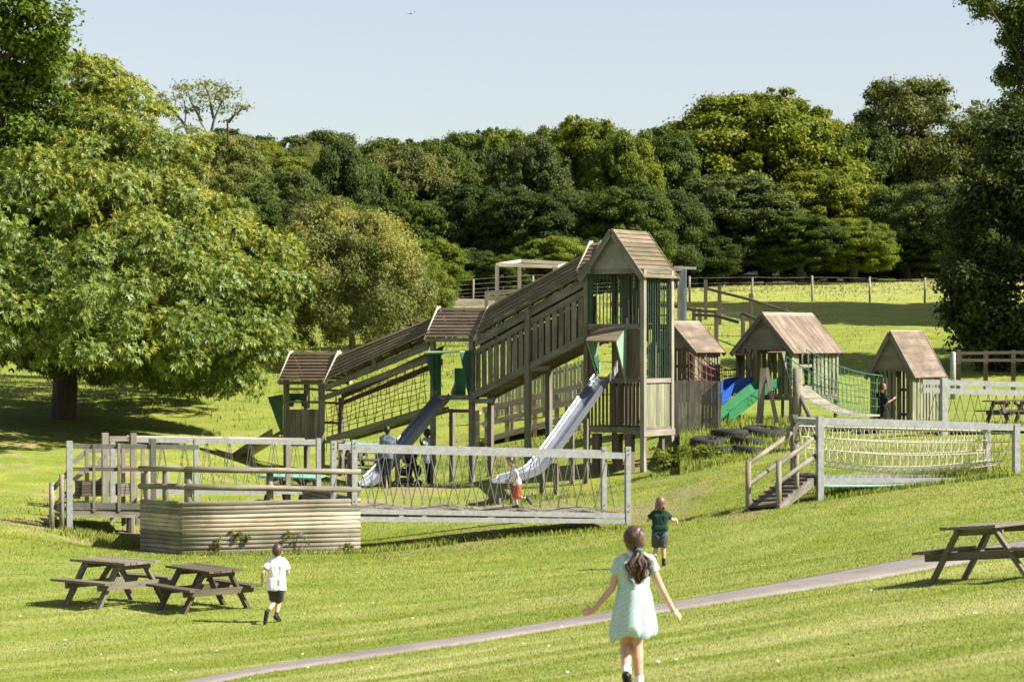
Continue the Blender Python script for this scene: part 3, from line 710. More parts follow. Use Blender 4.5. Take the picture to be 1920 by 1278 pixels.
def chestnut():
    dd = 79; b = at(118, dd); t = thing('chestnut_tree', 'broad sweet chestnut tree with long glossy leaves and cream catkins on the left', 'tree', b)
    Q = lambda px, py, dy=0: P(px, py, dd + dy)
    mb = MB(); hub = Q(125, 560)
    branch_mb(mb, b - Z * .4, hub, .46, .30, .02, 6, 10)
    for px, py, dy in ((300, 480, -2), (420, 560, -1), (200, 300, 1), (40, 420, -2), (-60, 500, 0), (330, 330, 2), (150, 200, 0), (480, 600, 1), (30, 250, 2), (230, 620, -4)):
        branch_mb(mb, b.lerp(hub, random.uniform(.6, 1)), Q(px, py, dy), .18, .04, .1, 6, 6)
    mb.build('trunk', 'bark', t, smooth=True)
    rng = np.random.default_rng(21); C = []; Rr = []
    # crown outline surveyed as discs: px, py, radius px
    for (px, py, r, n, *dy_) in ((110, 330, 190, 46), (230, 330, 170, 40), (330, 450, 165, 42), (430, 520, 120, 34), (470, 590, 80, 18), (260, 560, 160, 38), (110, 520, 190, 40), (-20, 420, 200, 34), (-30, 560, 150, 24), (-120, 400, 220, 26), (370, 640, 90, 20), (240, 650, 95, 18), (440, 690, 52, 10), (160, 210, 105, 20), (210, 235, 90, 14), (325, 665, 60, 8), (495, 480, 62, 9), (20, 610, 60, 8), (400, 680, 70, 14), (300, 665, 60, 10), (200, 640, 70, 12), (500, 640, 55, 8), (455, 640, 70, 12, -4), (400, 650, 75, 14, -4.5), (300, 640, 80, 14, -4.5), (210, 620, 80, 14, -4), (90, 570, 80, 16, -4), (-20, 570, 90, 16, -4), (450, 560, 80, 12, -4), (300, 640, 120, 20, 6), (100, 620, 120, 20, 6), (430, 600, 100, 14, 5), (430, 610, 80, 10, -7.5), (340, 600, 95, 12, -8), (230, 590, 95, 12, -8), (120, 560, 105, 12, -8), (0, 540, 115, 12, -8), (-100, 540, 115, 12, -8), (505, 610, 70, 9, -6), (540, 540, 55, 6, -5), (100, 640, 60, 8, -2), (150, 645, 60, 8, -3), (0, 430, 135, 14, -6), (120, 430, 130, 14, -6), (240, 450, 125, 14, -6), (340, 510, 110, 12, -6), (60, 330, 130, 12, -3), (200, 340, 125, 12, -3), (420, 560, 85, 9, -6), (-100, 430, 130, 10, -6), (0, 520, 140, 14, 14), (150, 520, 140, 14, 14), (300, 550, 120, 12, 13), (390, 590, 90, 10, 12), (300, 615, 90, 11, -11), (180, 600, 100, 11, -11), (60, 575, 110, 11, -11), (395, 635, 70, 9, -9), (515, 640, 62, 7, -7), (478, 680, 55, 7, -6), (150, 450, 120, 12, -8), (280, 520, 110, 11, -8), (30, 450, 130, 12, -8), (350, 600, 100, 12, 9), (150, 600, 110, 12, 9), (0, 580, 110, 12, 9)):
        n = int(n * 1.0); r = max(22, r - 30); d = rdir(n, rng)
        rr = rng.uniform(.72, 1.0, n) ** .6 * r / F * dd
        cc = Q(px, py); off_ = np.array([cc.x, cc.y, cc.z]); p = off_ + d * rr[:, None] * np.array([1, 2.1, 1]) + np.array([0, -1.2 + (dy_[0] if dy_ else 0), 0]); C.append(p)
        Rr.append(rng.uniform(.5, 1.1, n))
    c = np.concatenate(C); rad = np.concatenate(Rr); cen = np.array(tuple(Q(180, 430)))
    dirs = unit((c - cen) * np.array([1, 1.1, 1.1]))
    # whorls as one flowing crown: keep clumps off the lawn
    gz_ = hgt_np(c[:, 0], c[:, 1]); ok = c[:, 2] > gz_ + .75
    c, rad, dirs = c[ok], rad[ok], dirs[ok]
    inn = rng.random(len(c)) < .8
    vi, fi = leaf_quads(rng, cen + (c[inn] - cen) * .80, rad[inn] * .6, dirs[inn], 70, .13, .07, shell=.1)  # inner leaves added so that the gaps between clumps go dark
    v, f, mi = whorl_crown(rng, c, rad, dirs, 88, 8, .15, .024, .7)
    f = np.concatenate([f, fi + len(v)]); mi = np.concatenate([mi, np.zeros(len(fi))]); v = np.concatenate([v, vi])
    me = np_mesh('crown', v - np.array(tuple(b)), f, [LM['chest'], LM['catkin']], mi); o = bpy.data.objects.new('crown', me); COL.objects.link(o); o.parent = t
chestnut()
def clump_tree(name, label, cat, dd, basepx, discs, per, ll, lw, mat, seed, trunk_r, limbs, lob=(.5, 1.0), droop=0, bark='bark'):
    b = at(basepx, dd); t = thing(name, label, cat, b); rng = np.random.default_rng(seed); C = []; Rr = []
    for (px, py, r, n, dy) in discs:
        d = rdir(n, rng); rr = rng.uniform(.6, 1.0, n) ** .6 * r / F * dd; cc = P(px, py, dd + dy)
        C.append(np.array(tuple(cc)) + d * rr[:, None]); Rr.append(rng.uniform(*lob, n))
    c = np.concatenate(C); rad = np.concatenate(Rr); dirs = unit(c - c.mean(0))
    v, f = leaf_quads(rng, c, rad, dirs, per, ll, lw, squash=.7, shell=.3, droop=droop)
    mb = MB(); hub = P(limbs[0][0], limbs[0][1], dd); branch_mb(mb, b - Z * .4, hub, trunk_r, trunk_r * .6, .02, 6, 9)
    for px, py in limbs[1:]: branch_mb(mb, b.lerp(hub, random.uniform(.65, 1)), P(px, py, dd + random.uniform(-2, 2)), trunk_r * .4, .04, .1, 6, 6)
    mb.build('trunk', bark, t, smooth=True)
    me = np_mesh('crown', v - np.array(tuple(b)), f, [mat]); o = bpy.data.objects.new('crown', me); COL.objects.link(o); o.parent = t
clump_tree('oak_tree', 'tall dark green oak overhanging the chestnut in the top left corner', 'tree', 73, -190,
           [(20, 90, 85, 34, 0), (60, 30, 65, 20, -1), (75, 110, 45, 12, 0), (50, 200, 70, 20, 1), (-80, 100, 120, 30, 0), (30, 280, 60, 14, 1), (-60, 250, 120, 24, 0), (-100, -50, 140, 30, 0), (40, -60, 90, 22, 0), (-190, 120, 160, 26, 0)],
           150, .10, .055, LM['oak'], 31, .5, [(-150, 250), (0, 80), (60, 60), (40, 230), (-60, -40), (-120, 60)], (.4, .8))
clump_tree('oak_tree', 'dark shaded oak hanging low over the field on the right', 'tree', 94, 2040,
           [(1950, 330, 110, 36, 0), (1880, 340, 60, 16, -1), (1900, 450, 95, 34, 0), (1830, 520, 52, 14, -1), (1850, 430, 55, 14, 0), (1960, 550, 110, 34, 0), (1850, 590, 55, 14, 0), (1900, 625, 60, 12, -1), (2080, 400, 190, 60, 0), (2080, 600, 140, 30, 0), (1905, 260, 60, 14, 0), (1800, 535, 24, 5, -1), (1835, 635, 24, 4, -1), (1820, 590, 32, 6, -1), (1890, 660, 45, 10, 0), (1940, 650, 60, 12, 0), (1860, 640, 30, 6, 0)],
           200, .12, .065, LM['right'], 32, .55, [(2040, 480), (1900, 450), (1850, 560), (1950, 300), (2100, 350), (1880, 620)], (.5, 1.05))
clump_tree('poplar_tree', 'upright poplar with hanging sprays in the top right corner', 'tree', 116, 2010,
           [(1890, 60, 34, 14, 0), (1915, 130, 34, 16, 0), (1860, 15, 30, 8, 0), (1940, 60, 50, 20, 0), (1830, 5, 16, 4, 0), (1900, 0, 40, 12, 0), (1925, 200, 36, 12, 0), (1990, 100, 70, 22, 0), (1960, -60, 80, 22, 0), (1990, 260, 60, 14, 0), (2000, 380, 50, 10, 0)],
           150, .12, .055, LM['oak'], 33, .35, [(2000, 150), (1890, 40), (1910, 130), (1850, 5), (1950, -80)], (.4, .8), .5)
b = Vector((31, 112, hgt(31, 112)))
make_tree('oak_tree', 'tall oak beyond the right edge whose shadow lies across the hillside behind the huts', 'tree', b, b.z + 11.5, (5.8, 5.2, 6.5), PROTO['round_a'], LM['mid'], None, trunk_r=.45)
# ------------------------------------------------------------------ the big climbing frame
K = Frame(1206, 800, 65.5, 35)
def kb(px, py, b=0.0): return K.b(px, py, b)
def ka(px, py, a=0.0): return K.a(px, py, a)
CF = thing('climbing_frame', 'long timber climbing frame with roofed walkway, gabled tower and two steel slides', 'climbing frame', at(1000, 68))
EACH = {'rail', 'side_board', 'fascia', 'floor_beam', 'joist', 'front_panel', 'trim_board', 'barge_board', 'hood_side', 'cleat', 'tower_floor', 'mast', 'bar_frame', 'screen_frame'}
def one(name, mat, parent, fn, label=None, smooth=False):
    mb = MB(); fn(mb)
    if name in EACH: return mb.build_each(name, mat, parent, label)
    return mb.build(name, mat, parent, label, smooth)

# -- posts, each its own part
def post_part(px, ytop, b, w=.14, zb=None, ybot=None, mat='wood'):
    p = kb(px, ytop, b); z0 = zb if zb is not None else (kb(px, ybot, b).z if ybot else gz(p) - .25)
    mb = MB(); mb.post(p, z0, w, w, K.u); return mb.build('post', mat, CF)
post_part(537, 712, 0.02, .13, ybot=905); post_part(603, 712, 0.02, .14)
post_part(885, 632, 0.02, .14); post_part(812, 640, .02, .12)
post_part(990, 580, -.05, .15); post_part(1029, 686, 1.0, .15); post_part(920, 742, 1.0, .14); post_part(848, 766, 1.0, .13)
post_part(640, 745, 1.0, .13); post_part(575, 712, 1.05, .13)

# -- stubby turrets on the walkway
def turret(name_lab, x0, x1, yeave, yridge, xr0, xr1, slats, deep=1.1, b0=-.12):
    e0, e1 = kb(x0, yeave, b0), kb(x1, yeave, b0)
    bm_ = deep / 2 - .05
    r0, r1 = kb(xr0, yridge, bm_), kb(xr1, yridge, bm_)
    # slope is mirrored about the ridge
    back0, back1 = [Vector((e.x, e.y, e.z)) + K.w * (2 * (bm_ - b0)) for e in (e0, e1)]
    root = MB(); n = slats
    for (a0, a1, c0, c1) in ((e0, e1, r0, r1), (back0, back1, r0, r1)):
        up_ = (c0 - a0).cross(a1 - a0).normalized()
        if up_.z < 0: up_ = -up_
        for i in range(n):
            t0, t1 = i / n, (i + .93) / n
            q = [a0.lerp(c0, t0), a1.lerp(c1, t0), a1.lerp(c1, t1), a0.lerp(c0, t1)]
            root.prism([q[0] + up_ * .012, q[1] + up_ * .012, q[2] - up_ * .008, q[3] - up_ * .008], up_ * .022)
        # battens under the boards
        for t in (.08, .5, .92):
            root.beam(a0.lerp(a1, t) - up_ * .03, c0.lerp(c1, t) - up_ * .03, .05, .04, up_)
    ro = root.build('roof', 'roofwood', CF, name_lab)
    bb = MB()
    for (a, c) in ((e0, r0), (e1, r1), (back0, r0), (back1, r1)):
        o_ = K.u * (.05 if a in (e1, back1) else -.05)
        bb.beam(a + o_ - Z * .10 * (1), c + o_ + Z * .02, .035, .15, Z)
    bb.build_each('barge_board', 'barge', ro)
    eb = MB()
    for a0, a1 in ((e0, e1), (back0, back1)): eb.beam(a0 - Z * .07 + K.w * (.06 if a0 is e0 else -.06), a1 - Z * .07 + K.w * (.06 if a0 is e0 else -.06), .07, .11)
    eb.build_each('eaves_beam', 'wood', ro)
    return e0, e1, r0, r1
turret('brown slatted roof of the lowest turret', 524, 606, 713, 660, 548, 633, 9)
turret('brown slatted roof of the middle turret', 800, 888, 632, 577, 825, 914, 9)
turret('brown slatted roof tucked behind the tower gable', 1086, 1099, 503, 455, 1111, 1126, 7)

# lowest turret walls: planks, rails, rear hatch
def lowwall(mb):
    n = 6
    for i in range(n):
        x0, x1 = lerp(531, 601, i / n), lerp(531, 601, (i + .93) / n)
        mb.prism([kb(x0, 767, -.02), kb(x1, 767, -.02), kb(x1, 823, -.02), kb(x0, 823, -.02)], K.w * .03)
one('plank_wall', 'wood', CF, lowwall)
def lowrails(mb):
    for y in (729, 753): mb.beam(kb(535, y, .03), kb(603, y, .03), .05, .06)
    mb.beam(kb(579, 718, .03), kb(579, 765, .03), .05, .05, K.w)
    for y in (729, 753, 790): mb.beam(kb(575, y, 1.05), kb(640, y + 3, 1.05), .05, .07)
    mb.beam(kb(535, 832, 0.0), kb(605, 832, 0.0), .06, .13)
one('rail', 'wood', CF, lowrails)
def hatch(mb):
    mb.prism([kb(502, 744, .9), kb(529, 739, .5), kb(529, 808, .5), kb(524, 806, .6)], K.w * .04)
    mb.prism([kb(540, 737, 1.04), kb(576, 737, 1.04), kb(576, 762, 1.04), kb(566, 762, 1.04), kb(563, 750, 1.04), kb(553, 750, 1.04), kb(549, 762, 1.04), kb(540, 762, 1.04)], K.w * .03)
one('side_board', 'green', CF, hatch, 'dark green board on the outer end of the lowest turret')
def floor_slab(mb):
    a0, a1 = kb(531, 826, 0), kb(607, 826, 0)
    mb.prism([a0, a1, a1 + K.w * 1.1, a0 + K.w * 1.1], Z * -.08)
one('floor', 'wood', CF, floor_slab)

# -- roof of the walkway in two flights
def sloped_roof(mb, e0, e1, r0, r1, n, wb):
    for side in (0, 1):
        for i in range(n):
            t0, t1 = i / n, (i + .94) / n
            if side == 0: q = [e0.lerp(r0, t0), e1.lerp(r1, t0), e1.lerp(r1, t1), e0.lerp(r0, t1)]
            else:
                f0 = e0 + K.w * wb; f1 = e1 + K.w * wb
                q = [f0.lerp(r0, t0), f1.lerp(r1, t0), f1.lerp(r1, t1), f0.lerp(r0, t1)]
            up_ = (q[3] - q[0]).cross(q[1] - q[0]).normalized(); up_ = up_ if up_.z > 0 else -up_
            mb.prism([q[0] + up_ * .015, q[1] + up_ * .015, q[2] - up_ * .01, q[3] - up_ * .01], up_ * .025)
def flight(lab, E0, E1, R0, R1, n):
    e0, e1 = kb(*E0, -.1), kb(*E1, -.1); r0, r1 = kb(*R0, .48), kb(*R1, .48)
    def f(mb): sloped_roof(mb, e0, e1, r0, r1, n, 1.16)
    ro = one('walkway_roof', 'roofmoss', CF, f, lab)
    def rf(mb):
        m = 7
        for i in range(m):
            t = (i + .5) / m; a, c = e0.lerp(e1, t), r0.lerp(r1, t)
            mb.beam(a - Z * .05, c - Z * .05, .05, .06, Z); mb.beam(a + K.w * 1.16 - Z * .05, c - Z * .05, .05, .06, Z)
    one('rafter', 'wooddark', ro, rf)
flight('long mossy board roof of the lower flight', (610, 714), (803, 626), (632, 666), (824, 590), 6)
flight('long mossy board roof of the upper flight', (893, 627), (1094, 516), (917, 574), (1112, 466), 6)

def bandboards(mb, rows, b, th=.04):
    for (x0, a0, b0, x1, a1, b1) in rows:
        mb.prism([kb(x0, a0, b), kb(x1, a1, b), kb(x1, b1, b), kb(x0, b0, b)], K.w * th)
one('fascia', 'wood', CF, lambda mb: bandboards(mb, [(608, 722, 733, 803, 640, 655), (608, 740, 750, 803, 666, 679)], -.03))
one('fascia', 'wood', CF, lambda mb: bandboards(mb, [(890, 634, 650, 1097, 519, 536)], -.03))
one('handrail', 'wood', CF, lambda mb: bandboards(mb, [(889, 656, 666, 1097, 541, 553)], -.05))
one('fascia', 'wooddark', CF, lambda mb: bandboards(mb, [(640, 752, 760, 830, 672, 684), (640, 735, 748, 830, 648, 664)], 1.02))  # far-side boards: their shade is put into the darker timber colour
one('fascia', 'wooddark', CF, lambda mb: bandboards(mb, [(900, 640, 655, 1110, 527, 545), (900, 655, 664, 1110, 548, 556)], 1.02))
def braces(mb):
    mb.prism([kb(697, 673, -.05), kb(703, 671, -.05), kb(707, 690, -.05), kb(701, 692, -.05)], K.w * -.03)
    for x, y in ((916, 618), (923, 634), (1010, 566), (1022, 561), (930, 625)): mb.beam(kb(x, y, -.03), kb(x, y + 6, -.03), .03, .03, K.w)
one('cleat', 'wood', CF, braces)

# floors of the flights with side beams
def fl(mb, A, B_, wb=1.0, th=.03, n=14):
    for i in range(n):
        p = kb(lerp(A[0], B_[0], (i + .04) / n), lerp(A[1], B_[1], (i + .04) / n)); q = kb(lerp(A[0], B_[0], (i + .96) / n), lerp(A[1], B_[1], (i + .96) / n))
        mb.prism([p, q, q + K.w * wb, p + K.w * wb], Z * -th)
lf = one('floor', 'woodgreen', CF, lambda mb: fl(mb, (617, 822), (800, 768)))
def sidebeams(mb, A, B_, h):
    for b in (-.05, 1.05):
        p, q = kb(*A), kb(*B_); mb.beam(p + K.w * b, q + K.w * b, .06, h)
one('floor_beam', 'woodgreen', CF, lambda mb: sidebeams(mb, (615, 824), (803, 768), .17))
uf = one('floor', 'wooddark', CF, lambda mb: fl(mb, (888, 742), (1099, 636)))
one('floor_beam', 'wood', CF, lambda mb: sidebeams(mb, (887, 742), (1100, 634), .19))
# slatted sides of the upper flight
def slats(mb, b, X0, X1, n, fill, ytop, ybot, mat=None):
    for i in range(n):
        x0 = lerp(X0, X1, i / n); x1 = lerp(X0, X1, (i + fill) / n); wob = random.uniform(-.6, .6)
        mb.prism([kb(x0 + wob, ytop(x0), b), kb(x1 + wob, ytop(x1), b), kb(x1, ybot(x1), b), kb(x0, ybot(x0), b)], K.w * .025)
yt = lambda x: lerp(664, 552, (x - 890) / 207); yb_ = lambda x: lerp(742, 634, (x - 888) / 211)
one('slat_balustrade', 'wood', CF, lambda mb: slats(mb, -.02, 892, 984, 8, .74, yt, yb_))
one('slat_balustrade', 'wood', CF, lambda mb: slats(mb, -.02, 998, 1096, 8, .74, yt, yb_))
one('slat_balustrade', 'wooddark', CF, lambda mb: slats(mb, 1.0, 925, 1120, 15, .72, lambda x: yt(x - 22), lambda x: yb_(x - 24)), 'shaded far side of the upper flight')  # darker timber carries the shade of this side
def joists(mb):
    for x, y in ((887, 752), (990, 692), (1096, 640)):
        p = kb(x, y); mb.beam(p - K.w * .1, p + K.w * 1.15, .1, .13)
    mb.beam(kb(988, 692, -.02), kb(1030, 690, -.02), .08, .12); mb.beam(kb(885, 752, -.02), kb(926, 750, -.02), .08, .12)
    mb.beam(kb(808, 745, .0), kb(886, 745, .0), .1, .14); mb.beam(kb(808, 745, 1.05), kb(900, 745, 1.05), .1, .14)
    mb.beam(kb(840, 770, .9), kb(880, 770, .9), .08, .10)
    q0, q1 = kb(806, 742), kb(888, 742); mb.prism([q0, q1, q1 + K.w * 1.05, q0 + K.w * 1.05], Z * -.05)
one('joist', 'wood', CF, joists)

# rope net along the lower flight
def ropenet(mb):
    T = lambda x: lerp(746, 672, (x - 610) / 193); B_ = lambda x: lerp(817, 764, (x - 616) / 184)
    for k in range(1, 8):
        pts = []
        for i in range(15):
            x = lerp(616, 800, i / 14); t = k / 8.0; pts.append(kb(x, lerp(T(x), B_(x), t ** .9) + 1.2 * math.sin(i * 1.3 + k), -.01))
        mb.tube(pts, .010, 4)
n1 = one('rope_net', 'ropedark', CF, ropenet)
def ropezig(mb):
    T = lambda x: lerp(746, 672, (x - 610) / 193); B_ = lambda x: lerp(817, 764, (x - 616) / 184)
    n = 11
    for i in range(n):
        x = lerp(622, 800, i / n); dx = 8
        for s in (-1, 1):
            mb.tube([kb(x + dx, T(x + dx), -.02), kb(x + dx + s * 3, lerp(T(x), B_(x), .4), -.02), kb(x + dx + s * 8, B_(x + dx + s * 8), -.02)], .012, 4)
    for i in range(4):
        x = lerp(610, 650, i / 4); mb.tube([kb(x, 752, .5), kb(x + 4, 800, .5), kb(x + 2, 850, .5)], .012, 4)
one('rope_zigzag', 'ropered', n1, ropezig, 'dark red zigzag ropes')

# -- hoods over the slide entrances
def hood(lab, roofmat, wingmat, top, left, right, openw):
    def rf(mb): mb.prism(top, Z * -.04)
    h = one('slide_hood', roofmat, CF, rf, lab)
    def wg(mb):
        mb.prism(left, K.u * .03); mb.prism(right, K.u * .03)
    one('hood_side', wingmat, h, wg); return h
# middle hood: flat green top, tapering side boards
hood('green board hood over the middle slide entrance', 'greenpale', 'green',
     [kb(795, 661, -.95), kb(862, 658, -.95), kb(882, 656, -.1), kb(812, 657, -.1)],
     [kb(797, 664, -.90), kb(815, 662, -.05), kb(815, 740, -.05)],
     [kb(862, 661, -.88), kb(882, 657, -.05), kb(878, 744, -.05)], 1)
hood('brown board hood over the tower slide entrance', 'roofmoss', 'greenpale',
     [kb(1098, 638, -.85), kb(1156, 639, -.85), kb(1174, 611, -.06), kb(1113, 612, -.06)],
     [kb(1100, 642, -.8), kb(1122, 640, -.05), kb(1118, 706, -.05)],
     [kb(1154, 641, -.8), kb(1174, 611, -.05), kb(1172, 716, -.05)], 1)
def hooddark(mb):
    mb.prism([kb(1098, 642, -.78), kb(1100, 640, -.8), kb(1124, 700, -.05), kb(1121, 640, -.05)], K.u * -.02)
    mb.prism([kb(816, 660, .02), kb(826, 660, .02), kb(826, 742, .02), kb(816, 742, .02)], K.w * .03)
    mb.prism([kb(852, 690, .3), kb(872, 690, .3), kb(872, 742, .3), kb(852, 742, .3)], K.w * .03)
one('side_board', 'green', CF, hooddark)

# -- tower
A1, B1 = 1100, 1206; AT = K.ab(kb(A1, 640))[0]; BT = K.ab(ka(1258, 640))[1]      # tower extents in the frame
def tz(py): return kb(1206, py).z
def tpost(a, b, ytop, ybot, mat='wood', w=.13):
    p = K.pt(a, b, tz(ytop)); mb = MB(); mb.post(p, gz(p) - .2 if ybot is None else tz(ybot), w, w, K.u); return mb.build('post', mat, CF)
tpost(AT, 0, 512, None); tpost(0, 0, 505, None, 'woodlit'); tpost(0, BT, 505, None, 'woodlit'); tpost(AT, BT, 505, None)  # sunny-side posts take the sunlit timber tone
tpost(AT * .25, .05, 815, None, 'wooddark', .2); tpost(AT * .55, .3, 815, None, 'wooddark', .2); tpost(AT * .85, .1, 815, None, 'wooddark', .2); tpost(-.08, BT * .75, 815, None, 'wood', .12)
def tfloors(mb):
    for y, th in ((712, .12), (805, .16)):
        c = [K.pt(AT, 0, tz(y)), K.pt(0, 0, tz(y)), K.pt(0, BT, tz(y)), K.pt(AT, BT, tz(y))]
        mb.prism([p + K.u * .0 for p in c], Z * -.06)
        for i in range(4): mb.beam(c[i] + Z * -.02, c[(i + 1) % 4] + Z * -.02, .09, th)
    c = [K.pt(AT, 0, tz(612)), K.pt(0, 0, tz(612)), K.pt(0, BT, tz(612)), K.pt(AT, BT, tz(612))]
    for i in (0, 2, 3): mb.beam(c[i], c[(i + 1) % 4], .07, .15)
    c = [K.pt(AT, 0, tz(508)), K.pt(0, 0, tz(508)), K.pt(0, BT, tz(506)), K.pt(AT, BT, tz(506))]
    for i in range(4): mb.beam(c[i], c[(i + 1) % 4], .08, .12)
one('tower_floor', 'wood', CF, tfloors)
am = AT / 2; ov = .12; zr = kb(1155, 430, -.15).z; ze = tz(511)
gl = MB(); gl.prism([K.pt(AT, -.02, ze), K.pt(0, -.02, ze), K.pt(am, -.02, zr - .10)], K.w * .03); gl.prism([K.pt(AT, BT, ze), K.pt(0, BT, ze), K.pt(am, BT, zr - .10)], K.w * -.03)
gl.build_each('gable', 'panel', CF, 'grey ply gable of the tower')
def troof(mb):
    n = 11
    for s in (0, 1):
        ae = ov if s else AT - ov; sl = (zr - ze) / (abs(AT) / 2); zE = ze - sl * ov
        q0, q1 = K.pt(ae, -.18, zE), K.pt(ae, BT + .18, zE); r0, r1 = K.pt(am, -.18, zr), K.pt(am, BT + .18, zr)
        up_ = (r0 - q0).cross(q1 - q0).normalized(); up_ = up_ if up_.z > 0 else -up_
        for i in range(n):
            t0, t1 = i / n, (i + 1.02) / n
            q = [q0.lerp(r0, t0), q1.lerp(r1, t0), q1.lerp(r1, t1), q0.lerp(r0, t1)]
            mb.prism([q[0] + up_ * .022, q[1] + up_ * .022, q[2] - up_ * .004, q[3] - up_ * .004], up_ * .022)
tr = one('tower_roof', 'roofmoss', CF, troof, 'steep shingled tower roof with pale lichen')
def tbarge(mb):
    for b in (-.19, BT + .19):
        for s in (0, 1):
            ae = ov if s else AT - ov; sl = (zr - ze) / (abs(AT) / 2)
            mb.beam(K.pt(ae, b, ze - sl * ov - .05), K.pt(am, b, zr - .05), .03, .17, Z)
    mb.beam(K.pt(.1, -.19, ze - .22), K.pt(.1, -.19, ze - .05), .05, .05, K.w); mb.beam(K.pt(.1, BT + .19, ze - .30), K.pt(.1, BT + .19, ze - .05), .05, .05, K.w)
one('barge_board', 'wood', tr, tbarge)
def bars(mb, p0, p1, y0, y1, n, r=.016):
    for i in range(n + 1):
        q = p0.lerp(p1, i / n); mb.tube([(q.x, q.y, tz(y0)), (q.x, q.y, tz(y1))], r, 6)
fb = one('bars', 'bargreen', CF, lambda mb: bars(mb, K.pt(AT + .2, 0, 0), K.pt(-.12, 0, 0), 508, 610, 13), 'dark green vertical bars on the tower front')
one('bars', 'bargreen', CF, lambda mb: bars(mb, K.pt(0, .12, 0), K.pt(0, BT - .1, 0), 508, 714, 10), 'dark green vertical bars on the sunlit tower side')
one('bars', 'bargreen', CF, lambda mb: bars(mb, K.pt(AT + .1, BT, 0), K.pt(-.1, BT, 0), 508, 714, 13))
def greenposts(mb):
    mb.beam(K.pt(AT + .12, 0, tz(510)), K.pt(AT + .12, 0, tz(612)), .14, .05, K.w); mb.beam(K.pt(-.09, -.01, tz(510)), K.pt(-.09, -.01, tz(612)), .06, .05, K.w)
    mb.beam(K.pt(0.02, BT + .09, tz(505)), K.pt(0.02, BT + .09, tz(725)), .04, .04, K.w)
one('bar_frame', 'bargreen', CF, greenposts)
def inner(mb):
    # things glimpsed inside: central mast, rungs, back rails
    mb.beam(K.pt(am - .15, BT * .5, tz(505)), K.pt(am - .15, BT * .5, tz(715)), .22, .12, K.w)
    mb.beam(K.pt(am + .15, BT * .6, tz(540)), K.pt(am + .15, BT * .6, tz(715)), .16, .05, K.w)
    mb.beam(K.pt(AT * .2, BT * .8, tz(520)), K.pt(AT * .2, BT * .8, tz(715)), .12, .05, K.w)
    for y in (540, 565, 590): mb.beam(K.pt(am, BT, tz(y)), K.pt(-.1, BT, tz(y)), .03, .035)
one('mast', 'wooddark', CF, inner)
def shade_planks(mb):  # planks added inside so that the tower interior looks dark
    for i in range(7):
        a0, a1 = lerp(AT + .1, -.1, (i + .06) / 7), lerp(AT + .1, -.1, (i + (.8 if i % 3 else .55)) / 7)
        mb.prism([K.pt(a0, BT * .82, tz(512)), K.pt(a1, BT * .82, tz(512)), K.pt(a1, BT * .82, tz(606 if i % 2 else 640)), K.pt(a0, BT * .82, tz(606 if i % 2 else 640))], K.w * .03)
one('inner_shade_planks', 'wooddark', CF, shade_planks)
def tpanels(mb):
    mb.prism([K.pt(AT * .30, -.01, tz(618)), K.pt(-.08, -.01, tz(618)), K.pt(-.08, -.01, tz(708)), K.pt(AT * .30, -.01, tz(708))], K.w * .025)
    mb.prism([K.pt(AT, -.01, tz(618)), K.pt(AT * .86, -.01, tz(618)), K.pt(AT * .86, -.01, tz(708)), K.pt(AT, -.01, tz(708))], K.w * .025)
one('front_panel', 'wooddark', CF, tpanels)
def orangeboard(mb): mb.prism([K.pt(AT * .62, .25, tz(630)), K.pt(AT * .44, .25, tz(630)), K.pt(AT * .44, .25, tz(708)), K.pt(AT * .62, .25, tz(708))], K.w * .025)
one('inner_board', 'roofwood', CF, orangeboard)
def sidepanel(mb):
    n = 9
    for i in range(n):
        b0, b1 = lerp(.09, BT - .07, i / n), lerp(.09, BT - .07, (i + .95) / n)
        mb.prism([K.pt(.01, b0, tz(719)), K.pt(.01, b1, tz(719)), K.pt(.01, b1, tz(806)), K.pt(.01, b0, tz(806))], K.u * -.03)
one('side_panel', 'woodgreen', CF, sidepanel, 'algae green plank panel on the tower side')
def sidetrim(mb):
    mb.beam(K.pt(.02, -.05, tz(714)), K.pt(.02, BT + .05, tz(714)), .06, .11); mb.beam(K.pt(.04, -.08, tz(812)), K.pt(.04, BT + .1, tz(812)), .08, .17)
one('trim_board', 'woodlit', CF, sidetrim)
def cage(mb, b, th):
    n = 15
    for i in range(n):
        a0 = lerp(AT, 0, (i + .1) / n); a1 = lerp(AT, 0, (i + .62) / n)
        if i == 8: a1 = lerp(AT, 0, (i + 1.5) / n)
        mb.prism([K.pt(a0, b, tz(718)), K.pt(a1, b, tz(718)), K.pt(a1, b, tz(800)), K.pt(a0, b, tz(800))], K.w * th)
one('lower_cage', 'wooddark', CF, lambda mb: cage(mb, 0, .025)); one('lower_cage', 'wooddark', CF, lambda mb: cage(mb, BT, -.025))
# plank screen to the right of the tower
SCR = Frame(1258, 780, 67.0, 3)
def screen(mb):
    n = 13
    for i in range(n):
        x0, x1 = lerp(1260, 1348, i / n), lerp(1260, 1348, (i + .94) / n); yb2 = lambda x: 826 if x < 1315 else lerp(826, 800, (x - 1315) / 33)
        yt2 = random.uniform(712, 715)
        mb.prism([SCR.b(x0, yt2), SCR.b(x1, yt2), SCR.b(x1, yb2(x1)), SCR.b(x0, yb2(x0))], SCR.w * .03)
one('plank_screen', 'wood', CF, screen, 'plank screen running right from the tower')
def scrpost(mb):
    mb.beam(SCR.b(1349, 715, -.02), SCR.b(1349, 800, -.02), .1, .1, SCR.w); mb.beam(SCR.b(1260, 829, .05), SCR.b(1320, 828, .05), .1, .12)
one('screen_frame', 'wood', CF, scrpost)

